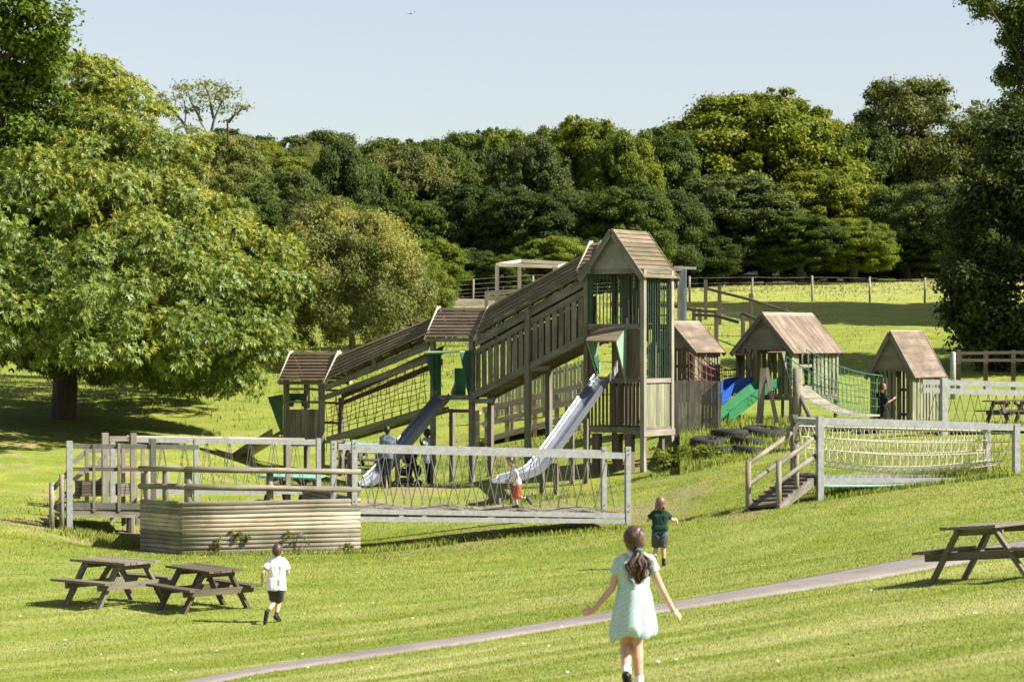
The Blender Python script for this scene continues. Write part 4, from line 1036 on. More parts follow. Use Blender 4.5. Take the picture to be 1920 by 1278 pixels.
# -- the two steel slides
def chute(lab, center, width, legs, side=.16, top_flare=True):
    """center: list of (px, py); the chute leaves the frame at right angles"""
    p0 = kb(*center[0], -.0); a0 = K.ab(p0)[0]
    pts = [p0] + [ka(px, py, a0) for px, py in center[1:]]
    # smooth the bend
    fine = []
    for i in range(len(pts) - 1):
        for t in np.linspace(0, 1, 9)[:-1]: fine.append(pts[i].lerp(pts[i + 1], float(t)))
    fine.append(pts[-1])
    for _ in range(5): fine = [fine[0]] + [(fine[i - 1] + fine[i] * 2 + fine[i + 1]) / 4 for i in range(1, len(fine) - 1)] + [fine[-1]]
    prof = [(-.5, 1), (-.47, 1.05), (-.44, .9), (-.42, .12), (-.36, 0), (.36, 0), (.42, .12), (.44, .9), (.47, 1.05), (.5, 1), (.5, -.15), (-.5, -.15)]
    mb = MB(); n = len(prof); vs = []
    for i, p in enumerate(fine):
        d = (fine[min(i + 1, len(fine) - 1)] - fine[max(i - 1, 0)]).normalized(); nn = d.cross(K.u).normalized()
        if nn.z < 0: nn = -nn
        fl_ = 1 if i < len(fine) - 3 else .6
        for (x, y) in prof: vs.append(p + K.u * (x * width) + nn * (y * side * fl_))
    fs = [(i * n + j, i * n + (j + 1) % n, (i + 1) * n + (j + 1) % n, (i + 1) * n + j) for i in range(len(fine) - 1) for j in range(n)]
    mb.poly(vs, fs + [tuple(range(n)), tuple((len(fine) - 1) * n + j for j in range(n - 1, -1, -1))])
    s = mb.build('slide', 'steel', CF, lab)
    hd = MB()
    d0 = (fine[1] - fine[0]).normalized()
    for sgn in (-1, 1):
        c = fine[0] + K.u * (sgn * width * .5) + Z * side
        hd.prism([c + Z * .02, c - d0 * .22 + Z * .16, c - d0 * .22 - Z * .16, c - Z * .16], K.u * (.05 * sgn))
    hd.build_each('slide_cheek', 'galv', s)
    for (px, py, mat) in legs:
        lb = MB(); q = ka(px, py, a0)
        for sgn in (-.45, .42): lb.post(q + K.u * (sgn * width), gz(q) - .2, .12, .08, K.u)
        lb.beam(q + K.u * (-.5 * width) - Z * .05, q + K.u * (.5 * width) - Z * .05, .06, .12)
        lb.build_each('slide_leg', mat, s)
    return fine
chute('polished steel slide from the middle turret', [(832, 746), (712, 890), (686, 910)], .50, [(757, 842, 'woodfresh'), (712, 902, 'woodfresh')])
chute('longer polished steel slide from the tower with a run-out', [(1134, 706), (1008, 882), (972, 896), (936, 905)], .52, [(1086, 785, 'wood'), (1030, 868, 'wood'), (948, 908, 'wood')])
# olive chute leaving the far end of the lowest turret
def olive(mb):
    K2 = [kb(522, 815, .45), kb(470, 846, .6), kb(418, 882, .9), kb(392, 893, 1.0), kb(370, 896, 1.1)]
    side = K.w
    vs = []; prof = [(-.32, .2), (-.27, .2), (-.25, 0), (.25, 0), (.27, .2), (.32, .2), (.32, -.05), (-.32, -.05)]
    for i, p in enumerate(K2):
        for x, y in prof: vs.append(p + side * x + Z * y)
    n = len(prof)
    mb.poly(vs, [(i * n + j, i * n + (j + 1) % n, (i + 1) * n + (j + 1) % n, (i + 1) * n + j) for i in range(len(K2) - 1) for j in range(n)] + [tuple(range(n))])
one('slide', 'slideolive', CF, olive, 'dull olive slide leaving the low end of the frame')

# ------------------------------------------------------------------ ramped walkway and slat fence behind the frame
R_ = Frame(900, 800, 76, 8)
RW = thing('ramp_walkway', 'low timber ramp with three pale rails climbing behind the steel slides', 'ramp', at(1000, 77))
for x, yt_ in ((893, 768), (915, 762), (951, 752), (1003, 738), (1044, 728), (1086, 715)):
    pmb = MB(); p = R_.b(x, yt_, 0); pmb.post(p, gz(p) - .3, .13 if x > 920 else .2, .12, R_.u); pmb.build('post', 'woodfresh' if x == 1003 else 'woodlit', RW)
for (a, c, mt) in ((769, 722, 'woodlit'), (796, 748, 'woodlit'), (826, 776, 'woodlit')):
    rb = MB(); rb.beam(R_.b(905, a, -.06), R_.b(1092, c, -.06), .04, .17); rb.build('rail', mt, RW)
rb = MB()
for i in range(16):
    t0, t1 = i / 16, (i + .94) / 16
    p, q = R_.b(lerp(900, 1092, t0), lerp(822, 772, t0)), R_.b(lerp(900, 1092, t1), lerp(822, 772, t1)); rb.prism([p, q, q + R_.w * 1.3, p + R_.w * 1.3], Z * -.04)
rb.build('deck', 'woodlit', RW)
for x, yt_ in ((960, 750), (1030, 732), (1070, 722)):
    pmb = MB(); p = R_.b(x, yt_, 1.35); pmb.post(p, gz(p) - .3, .1, .1, R_.u); pmb.build('post', 'woodlit', RW)
rb = MB(); rb.beam(R_.b(915, 770, 1.35), R_.b(1092, 723, 1.35), .04, .12); rb.beam(R_.b(915, 795, 1.35), R_.b(1092, 750, 1.35), .04, .12); rb.build_each('rail', 'woodlit', RW)
SF = thing('slat_fence', 'tall algae green slat fence standing behind the ramp and under the roofed walkway', 'fence', at(1010, 81))
S_ = Frame(1010, 720, 80, 4)
def sf(mb):
    n = 26
    for i in range(n):
        x0, x1 = lerp(925, 1102, i / n), lerp(925, 1102, (i + .82) / n)
        t = i / n; mb.prism([S_.b(x0, lerp(722, 672, t) + random.uniform(-1, 1)), S_.b(x1, lerp(722, 672, t)), S_.b(x1, lerp(782, 742, t)), S_.b(x0, lerp(782, 742, t))], S_.w * .03)
one('slat_panel', 'woodgreen', SF, sf)
def sfr(mb):
    for o_ in (10, 48): mb.beam(S_.b(922, 722 + o_, .07), S_.b(1104, 672 + o_, .07), .05, .1)
one('rail', 'wood', SF, sfr)
for x in (930, 975, 1020, 1062, 1100):
    t = (x - 925) / 177; pmb = MB(); p = S_.b(x, lerp(720, 668, t), .12); pmb.post(p, gz(p) - .3, .1, .1, S_.u); pmb.build('post', 'woodlit', SF)
# ------------------------------------------------------------------ log platform
LF = Frame(345, 1042, 50, -20)
lb_, la_ = LF.b, LF.a
aR = LF.ab(lb_(671, 1000))[0]; bL = LF.ab(la_(266, 1000, 0))[1]
LS = LF.ab(P(266, 1000, 50.9) + Vector((0, 0, 0)))          # foot of the oblique left side (a, b)
LB = LF.ab(P(274, 1000, 52.5))
def lside(t, z, inset=0): return LF.pt(LS[0] * t + inset, LS[1] * t + inset, z)
ztop, zbot = lb_(345, 941).z, lb_(345, 1048).z
LP = thing('log_platform', 'square platform walled with stacked round logs, paler logs in the middle courses', 'platform', at(500, 51.5))
nrow = 13; dz = (ztop - zbot) / nrow
PALE = (7, 8, 9, 6)          # courses counted from the ground upwards
for grp, mat, lab in ((False, 'log', None), (True, 'logpale', 'course of pale replacement logs')):
    for r in range(nrow):
        pale = (nrow - 1 - r) in PALE
        if pale != grp: continue
        z = ztop - dz * (r + .5); mb = MB(); j = lambda s: random.uniform(-s, s)
        zf = lambda a, b: LF.pt(a, b, z)
        cuts = [-.05, aR + .05]
        for c0, c1 in zip(cuts[:-1], cuts[1:]):
            pts = [LF.pt(lerp(c0 + .004, c1 - .004, t), j(.006), z + j(.004)) for t in (0, .25, .5, .75, 1)]
            mb.tube(pts, [dz * .50 * random.uniform(.97, 1.02) for _ in pts], 12, sq=4)
        mb.tube([lside(.02, z + .01), lside(.5, z + .01 + j(.004)), lside(1, z + .01)], dz * .50, 12, sq=4); mb.tube([lside(1, z), LF.pt(LB[0], LB[1], z)], dz * .53, 8)
        mb.tube([LF.pt(aR, .06, z + .01), LF.pt(aR, bL, z + .01)], dz * .53, 8)
        mb.build('log_course', mat, LP, lab, smooth=True)
mb = MB()
nb = 18
for i in range(nb):
    b0, b1 = lerp(.05, bL, i / nb), lerp(.05, bL, (i + .93) / nb); l0, l1 = [(LS[0] * b_ / LS[1] if b_ < LS[1] else lerp(LS[0], LB[0], (b_ - LS[1]) / (LB[1] - LS[1]))) + .03 for b_ in (b0, b1)]; mb.prism([LF.pt(l0, b0, ztop - .32), LF.pt(aR - .02, b0, ztop - .32), LF.pt(aR - .02, b1, ztop - .32), LF.pt(l1, b1, ztop - .32)], Z * -.05)
mb.build('deck', 'log', LP)
for (px, y, a_or_b, r) in ((353, 874, 'f', .085), (506, 884, 'f', .075), (664, 876, 'f', .075), (311, 872, 's', .075), (276, 874, 's', .07)):
    p = lb_(px, y, .11) if a_or_b == 'f' else P(px, y, lerp(50.05, 50.95, (345 - px) / 80))
    mb = MB(); mb.tube([p, Vector((p.x, p.y, ztop - .4))], r, 10); mb.build('post', 'log', LP, smooth=True)
for (y0, y1) in ((879, 884), (912, 917)):
    mb = MB(); pts = [lb_(lerp(342, 676, t), lerp(y0, y1, t) + (.5 if t in (.3, .7) else 0), -.02) for t in (0, .3, .5, .7, 1)]; mb.tube(pts, .062, 8); mb.build('rail', 'log', LP, smooth=True)
    mb = MB(); mb.tube([P(347, y0, 49.95), P(305, y0 - 1, 50.4), P(262, y0 - 1, 50.9)], .06, 8); mb.build('rail', 'log', LP, smooth=True)
# little weeds growing out of the gaps between logs
for (px, py, s, nm) in ((407, 1022, .16, 'low on the left of the log wall'), (462, 1008, .11, 'left of the middle of the log wall'), (555, 1004, .17, 'right of the middle of the log wall'), (647, 1022, .13, 'at the right end of the log wall'), (440, 1003, .08, 'upper left of the log wall')):
    b = lb_(px, py, -.08); t = thing('weed', 'small leafy weed growing from a gap ' + nm, 'weed', b, 'weeds in the log wall')
    rng = np.random.default_rng(int(px)); c = np.array([[0, 0, 0]]) + rng.normal(size=(9, 3)) * s * np.array([.7, .25, .7])
    v, f = leaf_quads(rng, c, np.full(9, s * .4), rdir(9, rng), 14, .035, .014, shell=.1); me = np_mesh('foliage', v, f, [LM['bright']])
    o = bpy.data.objects.new('foliage', me); COL.objects.link(o); o.parent = t
    mb = MB()
    for q in c[:5]: mb.tube([b + Vector((0, .06, 0)), b + Vector(q)], .006, 4)
    mb.build('stem', 'wooddark', t)

# ------------------------------------------------------------------ chain bridges
def vee_chain(mb, p, q0, q1, sag=.06, r=.011):
    for q in (q0, q1):
        m = p.lerp(q, .5) - Z * sag; mb.tube([p, p.lerp(m, .55), m, q], r, 4)
CB = thing('chain_bridge', 'galvanised chain suspension bridge running right from the log platform with a boy on it', 'bridge', at(920, 52.8))
bb = LF.ab(la_(1132, 900, LF.ab(lb_(1177, 900))[0]))[1]          # bridge width from the two end posts
def galvpost(parent, p, z0, w=.10, mat='galv', lower=None):
    mb = MB()
    mb.post(p, z0, w, w, LF.u); o_ = mb.build('post', mat, parent)
    bm_ = MB()
    for zz in (-.07, -.16, -1.30, -1.42):
        if p.z + zz > z0: c_ = p - LF.w * (w / 2) + Z * zz; bm_.tube([c_ + LF.w * .01, c_ - LF.w * .014], .016, 8); bm_.mark() if False else None
    bm_.build('bolts', 'chain', o_); return o_
for (px, y, b, yb2) in ((1177, 837, 0, 984), (664, 824, 0, 945)):
    p = lb_(px, y, b); z0 = gz(p) - .15 if px == 1177 else lb_(px, yb2, b).z; galvpost(CB, p, z0, .115)
for (px, y, yb2) in ((1132, 838, None), (625, 826, 945)):
    p = lb_(px, y, bb); galvpost(CB, p, gz(p) - .15 if yb2 is None else lb_(px, yb2, bb).z, .11)
mb = MB(); mb.post(lb_(657, 848, .12), lb_(657, 945, .12).z, .12, .12, LF.u); mb.build('post', 'wood', CB)
def brail(b, x0, x1, y0, y1, h, nm, mat='galv', w=.07):
    mb = MB(); mb.beam(lb_(x0, y0, b), lb_(x1, y1, b), w, h); return mb.build(nm, mat, CB)
tf0, tf1 = lb_(668, 842), lb_(1172, 854); tb0, tb1 = tf0 + LF.w * bb, tf1 + LF.w * bb
mb = MB(); mb.beam(tf0, tf1, .08, .135); mb.build('top_rail', 'galv', CB)
mb = MB(); mb.beam(tb0, tb1, .08, .135); mb.build('top_rail', 'galv', CB)
for b in (0, bb):
    mb = MB(); u0, u1, l0, l1 = (lb_(671, 958), lb_(1172, 966), lb_(671, 972), lb_(1172, 976.5))
    d_ = LF.w * b; mb.beam(u0 + d_, u1 + d_, .08, .105); mb.beam(l0 + d_, l1 + d_, .08, .10)
    for px in (752, 795, 921, 1005, 1049): mb.beam(lb_(px, 962) + d_, lb_(px, 974) + d_, .10 if px != 921 else .16, .05, LF.w)
    mb.build('bottom_beam', 'galv', CB)
mb = MB()      # sagging timber deck in hinged panels
x_ = np.linspace(672, 1168, 41)
for i in range(40):
    sagf = lambda x: 950 + 9 * (abs(((x - 672) % 124) / 62 - 1)) - 3 + (x - 672) * .012
    p, q = lb_(x_[i] + .4, sagf(x_[i]), .08), lb_(x_[i + 1] - .6, sagf(x_[i + 1]), .08)
    mb.prism([p, q, q + LF.w * (bb - .16), p + LF.w * (bb - .16)], Z * -.04)
mb.build('deck', 'log', CB)
for b, x0 in ((0, 688), (bb, 672)):
    mb = MB()
    for i in range(14):
        px = x0 + i * 34.5
        if px > 1166: continue
        p = lb_(px, lerp(848, 860, (px - 668) / 504)) + LF.w * b; k = LF.w * (.1 if b == 0 else -.1)
        vee_chain(mb, p, lb_(px - 19, 952) + LF.w * b + k, lb_(px + 19, 953) + LF.w * b + k)
    mb.build('chain', 'chain', CB, smooth=True)

# second chain bridge, to the left behind the log platform
CB2 = thing('chain_bridge', 'shorter pale railed chain bridge leading off behind the log platform', 'bridge', at(440, 57.5))
G = Frame(600, 900, 58.5, -20); gb = G.b; g_b = 1.15
for (px, y, b, yb2, w) in ((597, 821, 0, None, .11), (368, 822, 0, None, .12), (284, 820, 0, None, .11)):
    p = gb(px, y, b); mb = MB(); mb.post(p, gz(p) - .2, w, w, G.u); mb.build('post', 'galv', CB2)
for (px, y, w) in ((540, 830, .11), (250, 812, .14), (197, 811, .15)):
    p = gb(px, y, g_b); mb = MB(); mb.post(p, gz(p) - .2, w, w, G.u); mb.build('post', 'woodlit', CB2)
for b in (0, g_b):
    mb = MB(); mb.beam(gb(255, 824) + G.w * b, gb(594, 829) + G.w * b, .08, .12); mb.build('top_rail', 'barge' if b else 'galv', CB2)
    mb = MB(); mb.beam(gb(290, 921) + G.w * b, gb(600, 921) + G.w * b, .07, .12); mb.build('bottom_beam', 'galv', CB2)
mb = MB(); mb.beam(gb(205, 822, g_b), gb(250, 822, g_b), .08, .12); mb.build('top_rail', 'woodlit', CB2)
mb = MB()
for i in range(24):
    p, q = gb(lerp(290, 600, i / 24), 917, .05), gb(lerp(290, 600, (i + .9) / 24), 917, .05); mb.prism([p, q, q + G.w * 1.05, p + G.w * 1.05], Z * -.04)
mb.build('deck', 'log', CB2)
for b in (0, g_b):
    mb = MB()
    for i in range(7):
        px = 305 + i * 42 + (0 if b == 0 else 17); p = gb(px, 829) + G.w * b; vee_chain(mb, p, gb(px - 13, 915) + G.w * b, gb(px + 15, 915) + G.w * b, r=.008)
    mb.build('chain', 'chain', CB2, smooth=True)

# ------------------------------------------------------------------ raised timber deck with steps at the far left
D = Frame(130, 990, 53.5, -20); db = D.b
TD = thing('timber_deck', 'raised timber deck with grey railings and hand-railed steps at the far left', 'deck', at(190, 54))
bd = 2.1
for (px, y, w, mat, b) in ((130, 826, .13, 'galv', 0), (287, 822, .12, 'galvdull', 0), (211, 828, .11, 'galv', bd)):
    p = db(px, y, b); mb = MB(); mb.post(p, gz(p) - .2, w, w, D.u); mb.build('post', mat, TD)
for (px, y) in ((176, 832), (223, 831)):
    mb = MB(); mb.post(db(px, y, -.03), db(px, 958, -.03).z, .06, .06, D.u); mb.build('baluster', 'wood', TD)
for (y0, y1, x1, h) in ((836, 838, 372, .10), (879, 880, 345, .085)):
    mb = MB(); mb.beam(db(134, y0, .02), db(x1, y1, .02), .06, h); mb.build('rail', 'galvdull' if y0 < 850 else 'wooddark', TD)
mb = MB(); mb.beam(db(128, 947, 0), db(268, 949, 0), .06, .14); mb.build('kick_board', 'galvdull', TD)
mb = MB(); mb.beam(db(124, 962, .03), db(268, 965, .03), .12, .13); mb.beam(db(124, 962, bd), db(268, 965, bd), .12, .13); mb.build('deck_beam', 'log', TD)
mb = MB()
for i in range(17):
    p, q = db(lerp(128, 268, i / 17), 955, 0), db(lerp(128, 268, (i + .92) / 17), 955, 0); mb.prism([p, q, q + D.w * bd, p + D.w * bd], Z * -.05)
mb.build('deck_boards', 'log', TD)
p = db(245, 968, .6); mb = MB(); mb.tube([p, Vector((p.x, p.y, gz(p) - .2))], .10, 10); mb.beam(p + D.u * -.16 - Z * .2, p + D.u * -.16 + Z * .05, .08, .12, D.w); mb.beam(p + D.u * .16 - Z * .2, p + D.u * .16 + Z * .05, .08, .12, D.w); mb.build('support_log', 'log', TD, smooth=False)
# steps going down to the left
for (px, y, yb2, b) in ((97, 911, None, 0), (116, 889, None, 0), (97, 905, None, 1.0)):
    p = db(px, y, b); mb = MB(); mb.tube([p, Vector((p.x, p.y, gz(p) - .2))], .06, 8); mb.build('step_post', 'log', TD, smooth=True)
for (x0, y0, x1, y1) in ((95, 921, 127, 886), (95, 957, 127, 922)):
    for b in (0, 1.0):
        mb = MB(); mb.tube([db(x0, y0, b), db(x1, y1, b)], .05, 8); mb.build('step_rail', 'wooddark', TD, smooth=True)
mb = MB()
for i in range(5):
    t = i / 5; p = db(lerp(128, 92, t), lerp(950, 982, t), .1); q = db(lerp(128, 92, t) - 6, lerp(950, 982, t), .1); mb.prism([p, q, q + D.w * .85, p + D.w * .85], Z * -.06)
mb.build('step', 'log', TD)
# stair and planter boxes seen through the railings
ST = thing('back_stair', 'pale timber stair with sloping rails seen through the deck railings', 'stair', at(190, 58))
E = Frame(200, 930, 58.5, -20); eb = E.b
for px, y in ((163, 843), (231, 838), (248, 838), (268, 838)):
    p = eb(px, y, 0); mb = MB(); mb.post(p, gz(p) - .1, .09, .09, E.u); mb.build('post', 'woodlit', ST)
for seg in ([(138, 868), (165, 843)], [(163, 844), (242, 845)], [(138, 900), (165, 876)], [(163, 875), (242, 875)], [(184, 870), (206, 846)], [(184, 905), (206, 884)]):
    mb = MB(); mb.beam(eb(*seg[0], 0 if seg[0][0] < 180 else .5), eb(*seg[1], 0 if seg[0][0] < 180 else .5), .06, .10); mb.build('rail', 'woodlit', ST)
mb = MB()
for i in range(6): mb.prism([eb(lerp(140, 206, i / 6), lerp(930, 905, i / 6), .1), eb(lerp(140, 206, (i + 1) / 6), lerp(930, 905, i / 6), .1), eb(lerp(140, 206, (i + 1) / 6), lerp(930, 905, i / 6), .1) + E.w * .9, eb(lerp(140, 206, i / 6), lerp(930, 905, i / 6), .1) + E.w * .9], Z * -.06)
mb.build('tread', 'woodlit', ST)
for (x0, x1, y0, y1, lab, mat) in ((153, 205, 902, 930, 'dark sleeper box behind the deck railings, left of two', 'wooddark'), (226, 255, 907, 930, 'pale sleeper box behind the deck railings, right of two', 'woodlit')):
    c = eb((x0 + x1) / 2, y1, -.1); t = thing('sleeper_box', lab, 'planter', c); mb = MB()
    p0, p1 = eb(x0, y0, -.1), eb(x1, y0, -.1); h = (y1 - y0) / F * c.y
    for i in range(4):
        zz = -h * (i + .5) / 4
        for o0 in (Vector((0, 0, 0)), E.w * .7): mb.beam(p0 + Z * zz + o0, p1 + Z * zz + o0, .1, h / 4 - .01)
        for pp in (p0, p1): mb.beam(pp + Z * zz + E.w * .05, pp + Z * zz + E.w * .65, .1, h / 4 - .012)
    mb.build('sleepers', mat, t)
    mb = MB(); mb.prism([p0 + E.w * .04 - Z * .06, p1 + E.w * .04 - Z * .06, p1 + E.w * .66 - Z * .06, p0 + E.w * .66 - Z * .06], Z * -.05); mb.build('soil', 'wooddark', t)

# ------------------------------------------------------------------ net bridge at the right with plank ramp
NF = Frame(1537, 940, 50, -20); nb_, na_ = NF.b, NF.a
NB = thing('net_bridge', 'galvanised frame with a slung cream rope net and a plank ramp', 'bridge', at(1700, 51))
aNR = NF.ab(nb_(1905, 850))[0]; bN = NF.ab(na_(1489, 850, 0))[1]
for (a, b, ytop, px) in ((0, 0, 780, 1537), (aNR, 0, 795, 1905)):
    z = nb_(px, ytop, 0).z; p = NF.pt(a, b, z); mb = MB(); mb.post(p, gz(p) - .2, .13, .13, NF.u); mb.build('post', 'galv', NB)
for (a, px, ytop) in ((0, 1489, 777), (aNR * 1.0, 1848, 797)):
    z = nb_(px, ytop, bN).z; p = NF.pt(a, bN, z); mb = MB(); mb.post(p, gz(p) - .2, .12, .12, NF.u); mb.build('post', 'galv' if px > 1500 else 'wood', NB)
zl, zr_ = nb_(1545, 790.5).z, nb_(1900, 800.5).z
for b in (0, bN):
    mb = MB(); mb.beam(NF.pt(.06, b, zl), NF.pt(aNR - .06, b, zr_), .09, .135); mb.build('top_rail', 'galv', NB)
zbl, zbr = nb_(1543, 901).z, nb_(1840, 900).z
for b in (0, bN):
    mb = MB(); mb.beam(NF.pt(.05, b, zbl), NF.pt(aNR * .86, b, zbr), .09, .10); mb.build('bottom_beam', 'galv', NB)
mb = MB()      # end crosspieces
for a, z in ((0, zl), (aNR, zr_)): mb.beam(NF.pt(a, .06, z), NF.pt(a, bN - .06, z), .08, .1)
mb.build_each('cross_rail', 'galv', NB)
mb = MB(); pts = []
for i in range(13):
    t = i / 12; pts.append((NF.pt(lerp(.1, aNR * .7, t), .15, zbl - .09 - .05 * math.sin(PI * t)), NF.pt(lerp(.1, aNR * .7, t), bN - .15, zbl - .09 - .05 * math.sin(PI * t))))
for (p, q), (p2, q2) in zip(pts[:-1], pts[1:]): mb.prism([p, p2, q2, q], Z * -.035)
mb.build('matting', 'mat', NB)
net = MB()
# net trough: u across (0 front rail .. 1 back rail), t along
def npnt(t, u):
    a = lerp(.08, aNR - .08, t); zt = lerp(zl, zr_, t) - .12; depth = (zt - lerp(zbl, zbr, t) - .12) * (1 - .12 * math.sin(PI * t) * 0)
    c = abs(2 * u - 1); return NF.pt(a, lerp(.05, bN - .05, u), zt - depth * (1 - c ** 2.2) * (.80 + .20 * math.sin(PI * t)))
US = (0, .07, .16, .30, .5, .70, .84, .93, 1)
for u in US:
    net.tube([npnt(t, u) for t in np.linspace(0, 1, 25)], .012 if u not in (0, 1) else .016, 5)
nv = 24
for i in range(nv + 1):
    t = i / nv
    for k in range(len(US) - 1):
        s = .35 / nv * (1 if k % 2 else -1)
        for sg in (1, -1): net.tube([npnt(min(1, max(0, t)), US[k]), npnt(min(1, max(0, t + sg * .32 / nv)), US[k + 1])], .0075, 4)
for i in range(nv * 1):
    t = (i + .5) / nv
    for b, u in ((0, 0), (bN, 1)):
        q = npnt(t, u); net.tube([NF.pt(lerp(.08, aNR - .08, t), b, lerp(zl, zr_, t) - .03), q], .009, 4)
net.build('rope_net', 'rope', NB)
# ramp
RF = Frame(1400, 948, 48.4, -20)
def rp(px, py, d): return P(px, py, d)
c00, c01 = rp(1401, 948, 48.4), rp(1460, 944, 48.0)     # foot left / right
c10, c11 = rp(1485, 884, 51.4), rp(1534, 886, 50.3)     # head
mb = MB()
for i in range(9):
    t0, t1 = i / 9, (i + .9) / 9
    mb.prism([c00.lerp(c10, t0), c01.lerp(c11, t0), c01.lerp(c11, t1), c00.lerp(c10, t1)], Z * -.045)
mb.build('ramp_boards', 'wooddark', NB)
mb = MB()
for i in range(1, 8): mb.beam(c00.lerp(c10, i / 8) + Z * .02, c01.lerp(c11, i / 8) + Z * .02, .05, .035)
mb.build('ramp_cleat', 'wood', NB)
for a_, b_2 in ((c00, c10), (c01, c11)):
    mb = MB(); mb.beam(a_ - Z * .1, b_2 - Z * .1, .06, .16); mb.build('ramp_beam', 'wood', NB)
for (px, y, d) in ((1403, 864, 48.5), (1460, 864, 48.1), (1493, 833, 49.4), (1487, 805, 51.2)):
    p = P(px, y, d); mb = MB(); mb.tube([p, Vector((p.x, p.y, gz(p) - .15))], .058, 8); mb.build('ramp_post', 'log', NB, smooth=True)
for s in (((1403, 870, 48.5), (1487, 809, 51.2)), ((1403, 908, 48.5), (1487, 848, 51.2)), ((1459, 872, 48.1), (1534, 814, 50.3)), ((1459, 905, 48.1), (1534, 850, 50.3))):
    p, q = P(*s[0]), P(*s[1]); mb = MB(); mb.tube([p, q], .05, 8); mb.build('ramp_rail', 'log', NB, smooth=True)

# ------------------------------------------------------------------ third chain bridge, far right
T3 = thing('chain_bridge', 'grey steel chain bridge behind the net bridge at the right edge', 'bridge', at(1860, 64))
Q3 = Frame(1770, 780, 63, -20); qb = Q3.b; aQ = Q3.ab(qb(2060, 780))[0]
for (px, y, b) in ((1770, 708, 0), (2060, 716, 0)):
    p = qb(px, y, b); mb = MB(); mb.post(p, gz(p) - .2, .17, .14, Q3.u); mb.build('post', 'galv', T3)
for a in (aQ,):
    p = Q3.pt(a - .3, 1.3, qb(1770, 708).z); mb = MB(); mb.post(p, gz(p) - .2, .13, .13, Q3.u); mb.build('post', 'galv', T3)
for b in (0, 1.3):
    for y0, y1 in ((717, 724), (733, 740)):
        mb = MB(); mb.beam(qb(1776, y0) + Q3.w * b, qb(2056, y1) + Q3.w * b, .08, .135); mb.build('top_rail', 'galv', T3)
    mb = MB(); mb.beam(qb(1776, 800) + Q3.w * b, qb(2056, 806) + Q3.w * b, .08, .12); mb.build('bottom_beam', 'galv', T3)
    mb = MB()
    for px in (1852, 1990): mb.beam(qb(px, 722) + Q3.w * (b - .01), qb(px, 737) + Q3.w * (b - .01), .16, .05, Q3.w)
    mb.build_each('clamp_plate', 'galv', T3)
for b in (0, 1.3):
    mb = MB()
    for i in range(8):
        px = 1800 + i * 34; vee_chain(mb, qb(px, 741) + Q3.w * b, qb(px - 14, 795) + Q3.w * b, qb(px + 14, 795) + Q3.w * b)
    mb.build('chain', 'chain', T3)
mb = MB()
for i in range(20):
    p, q = qb(lerp(1778, 2054, i / 20), 797, .05), qb(lerp(1778, 2054, (i + .92) / 20), 797, .05); mb.prism([p, q, q + Q3.w * 1.2, p + Q3.w * 1.2], Z * -.04)
mb.build('deck', 'log', T3)
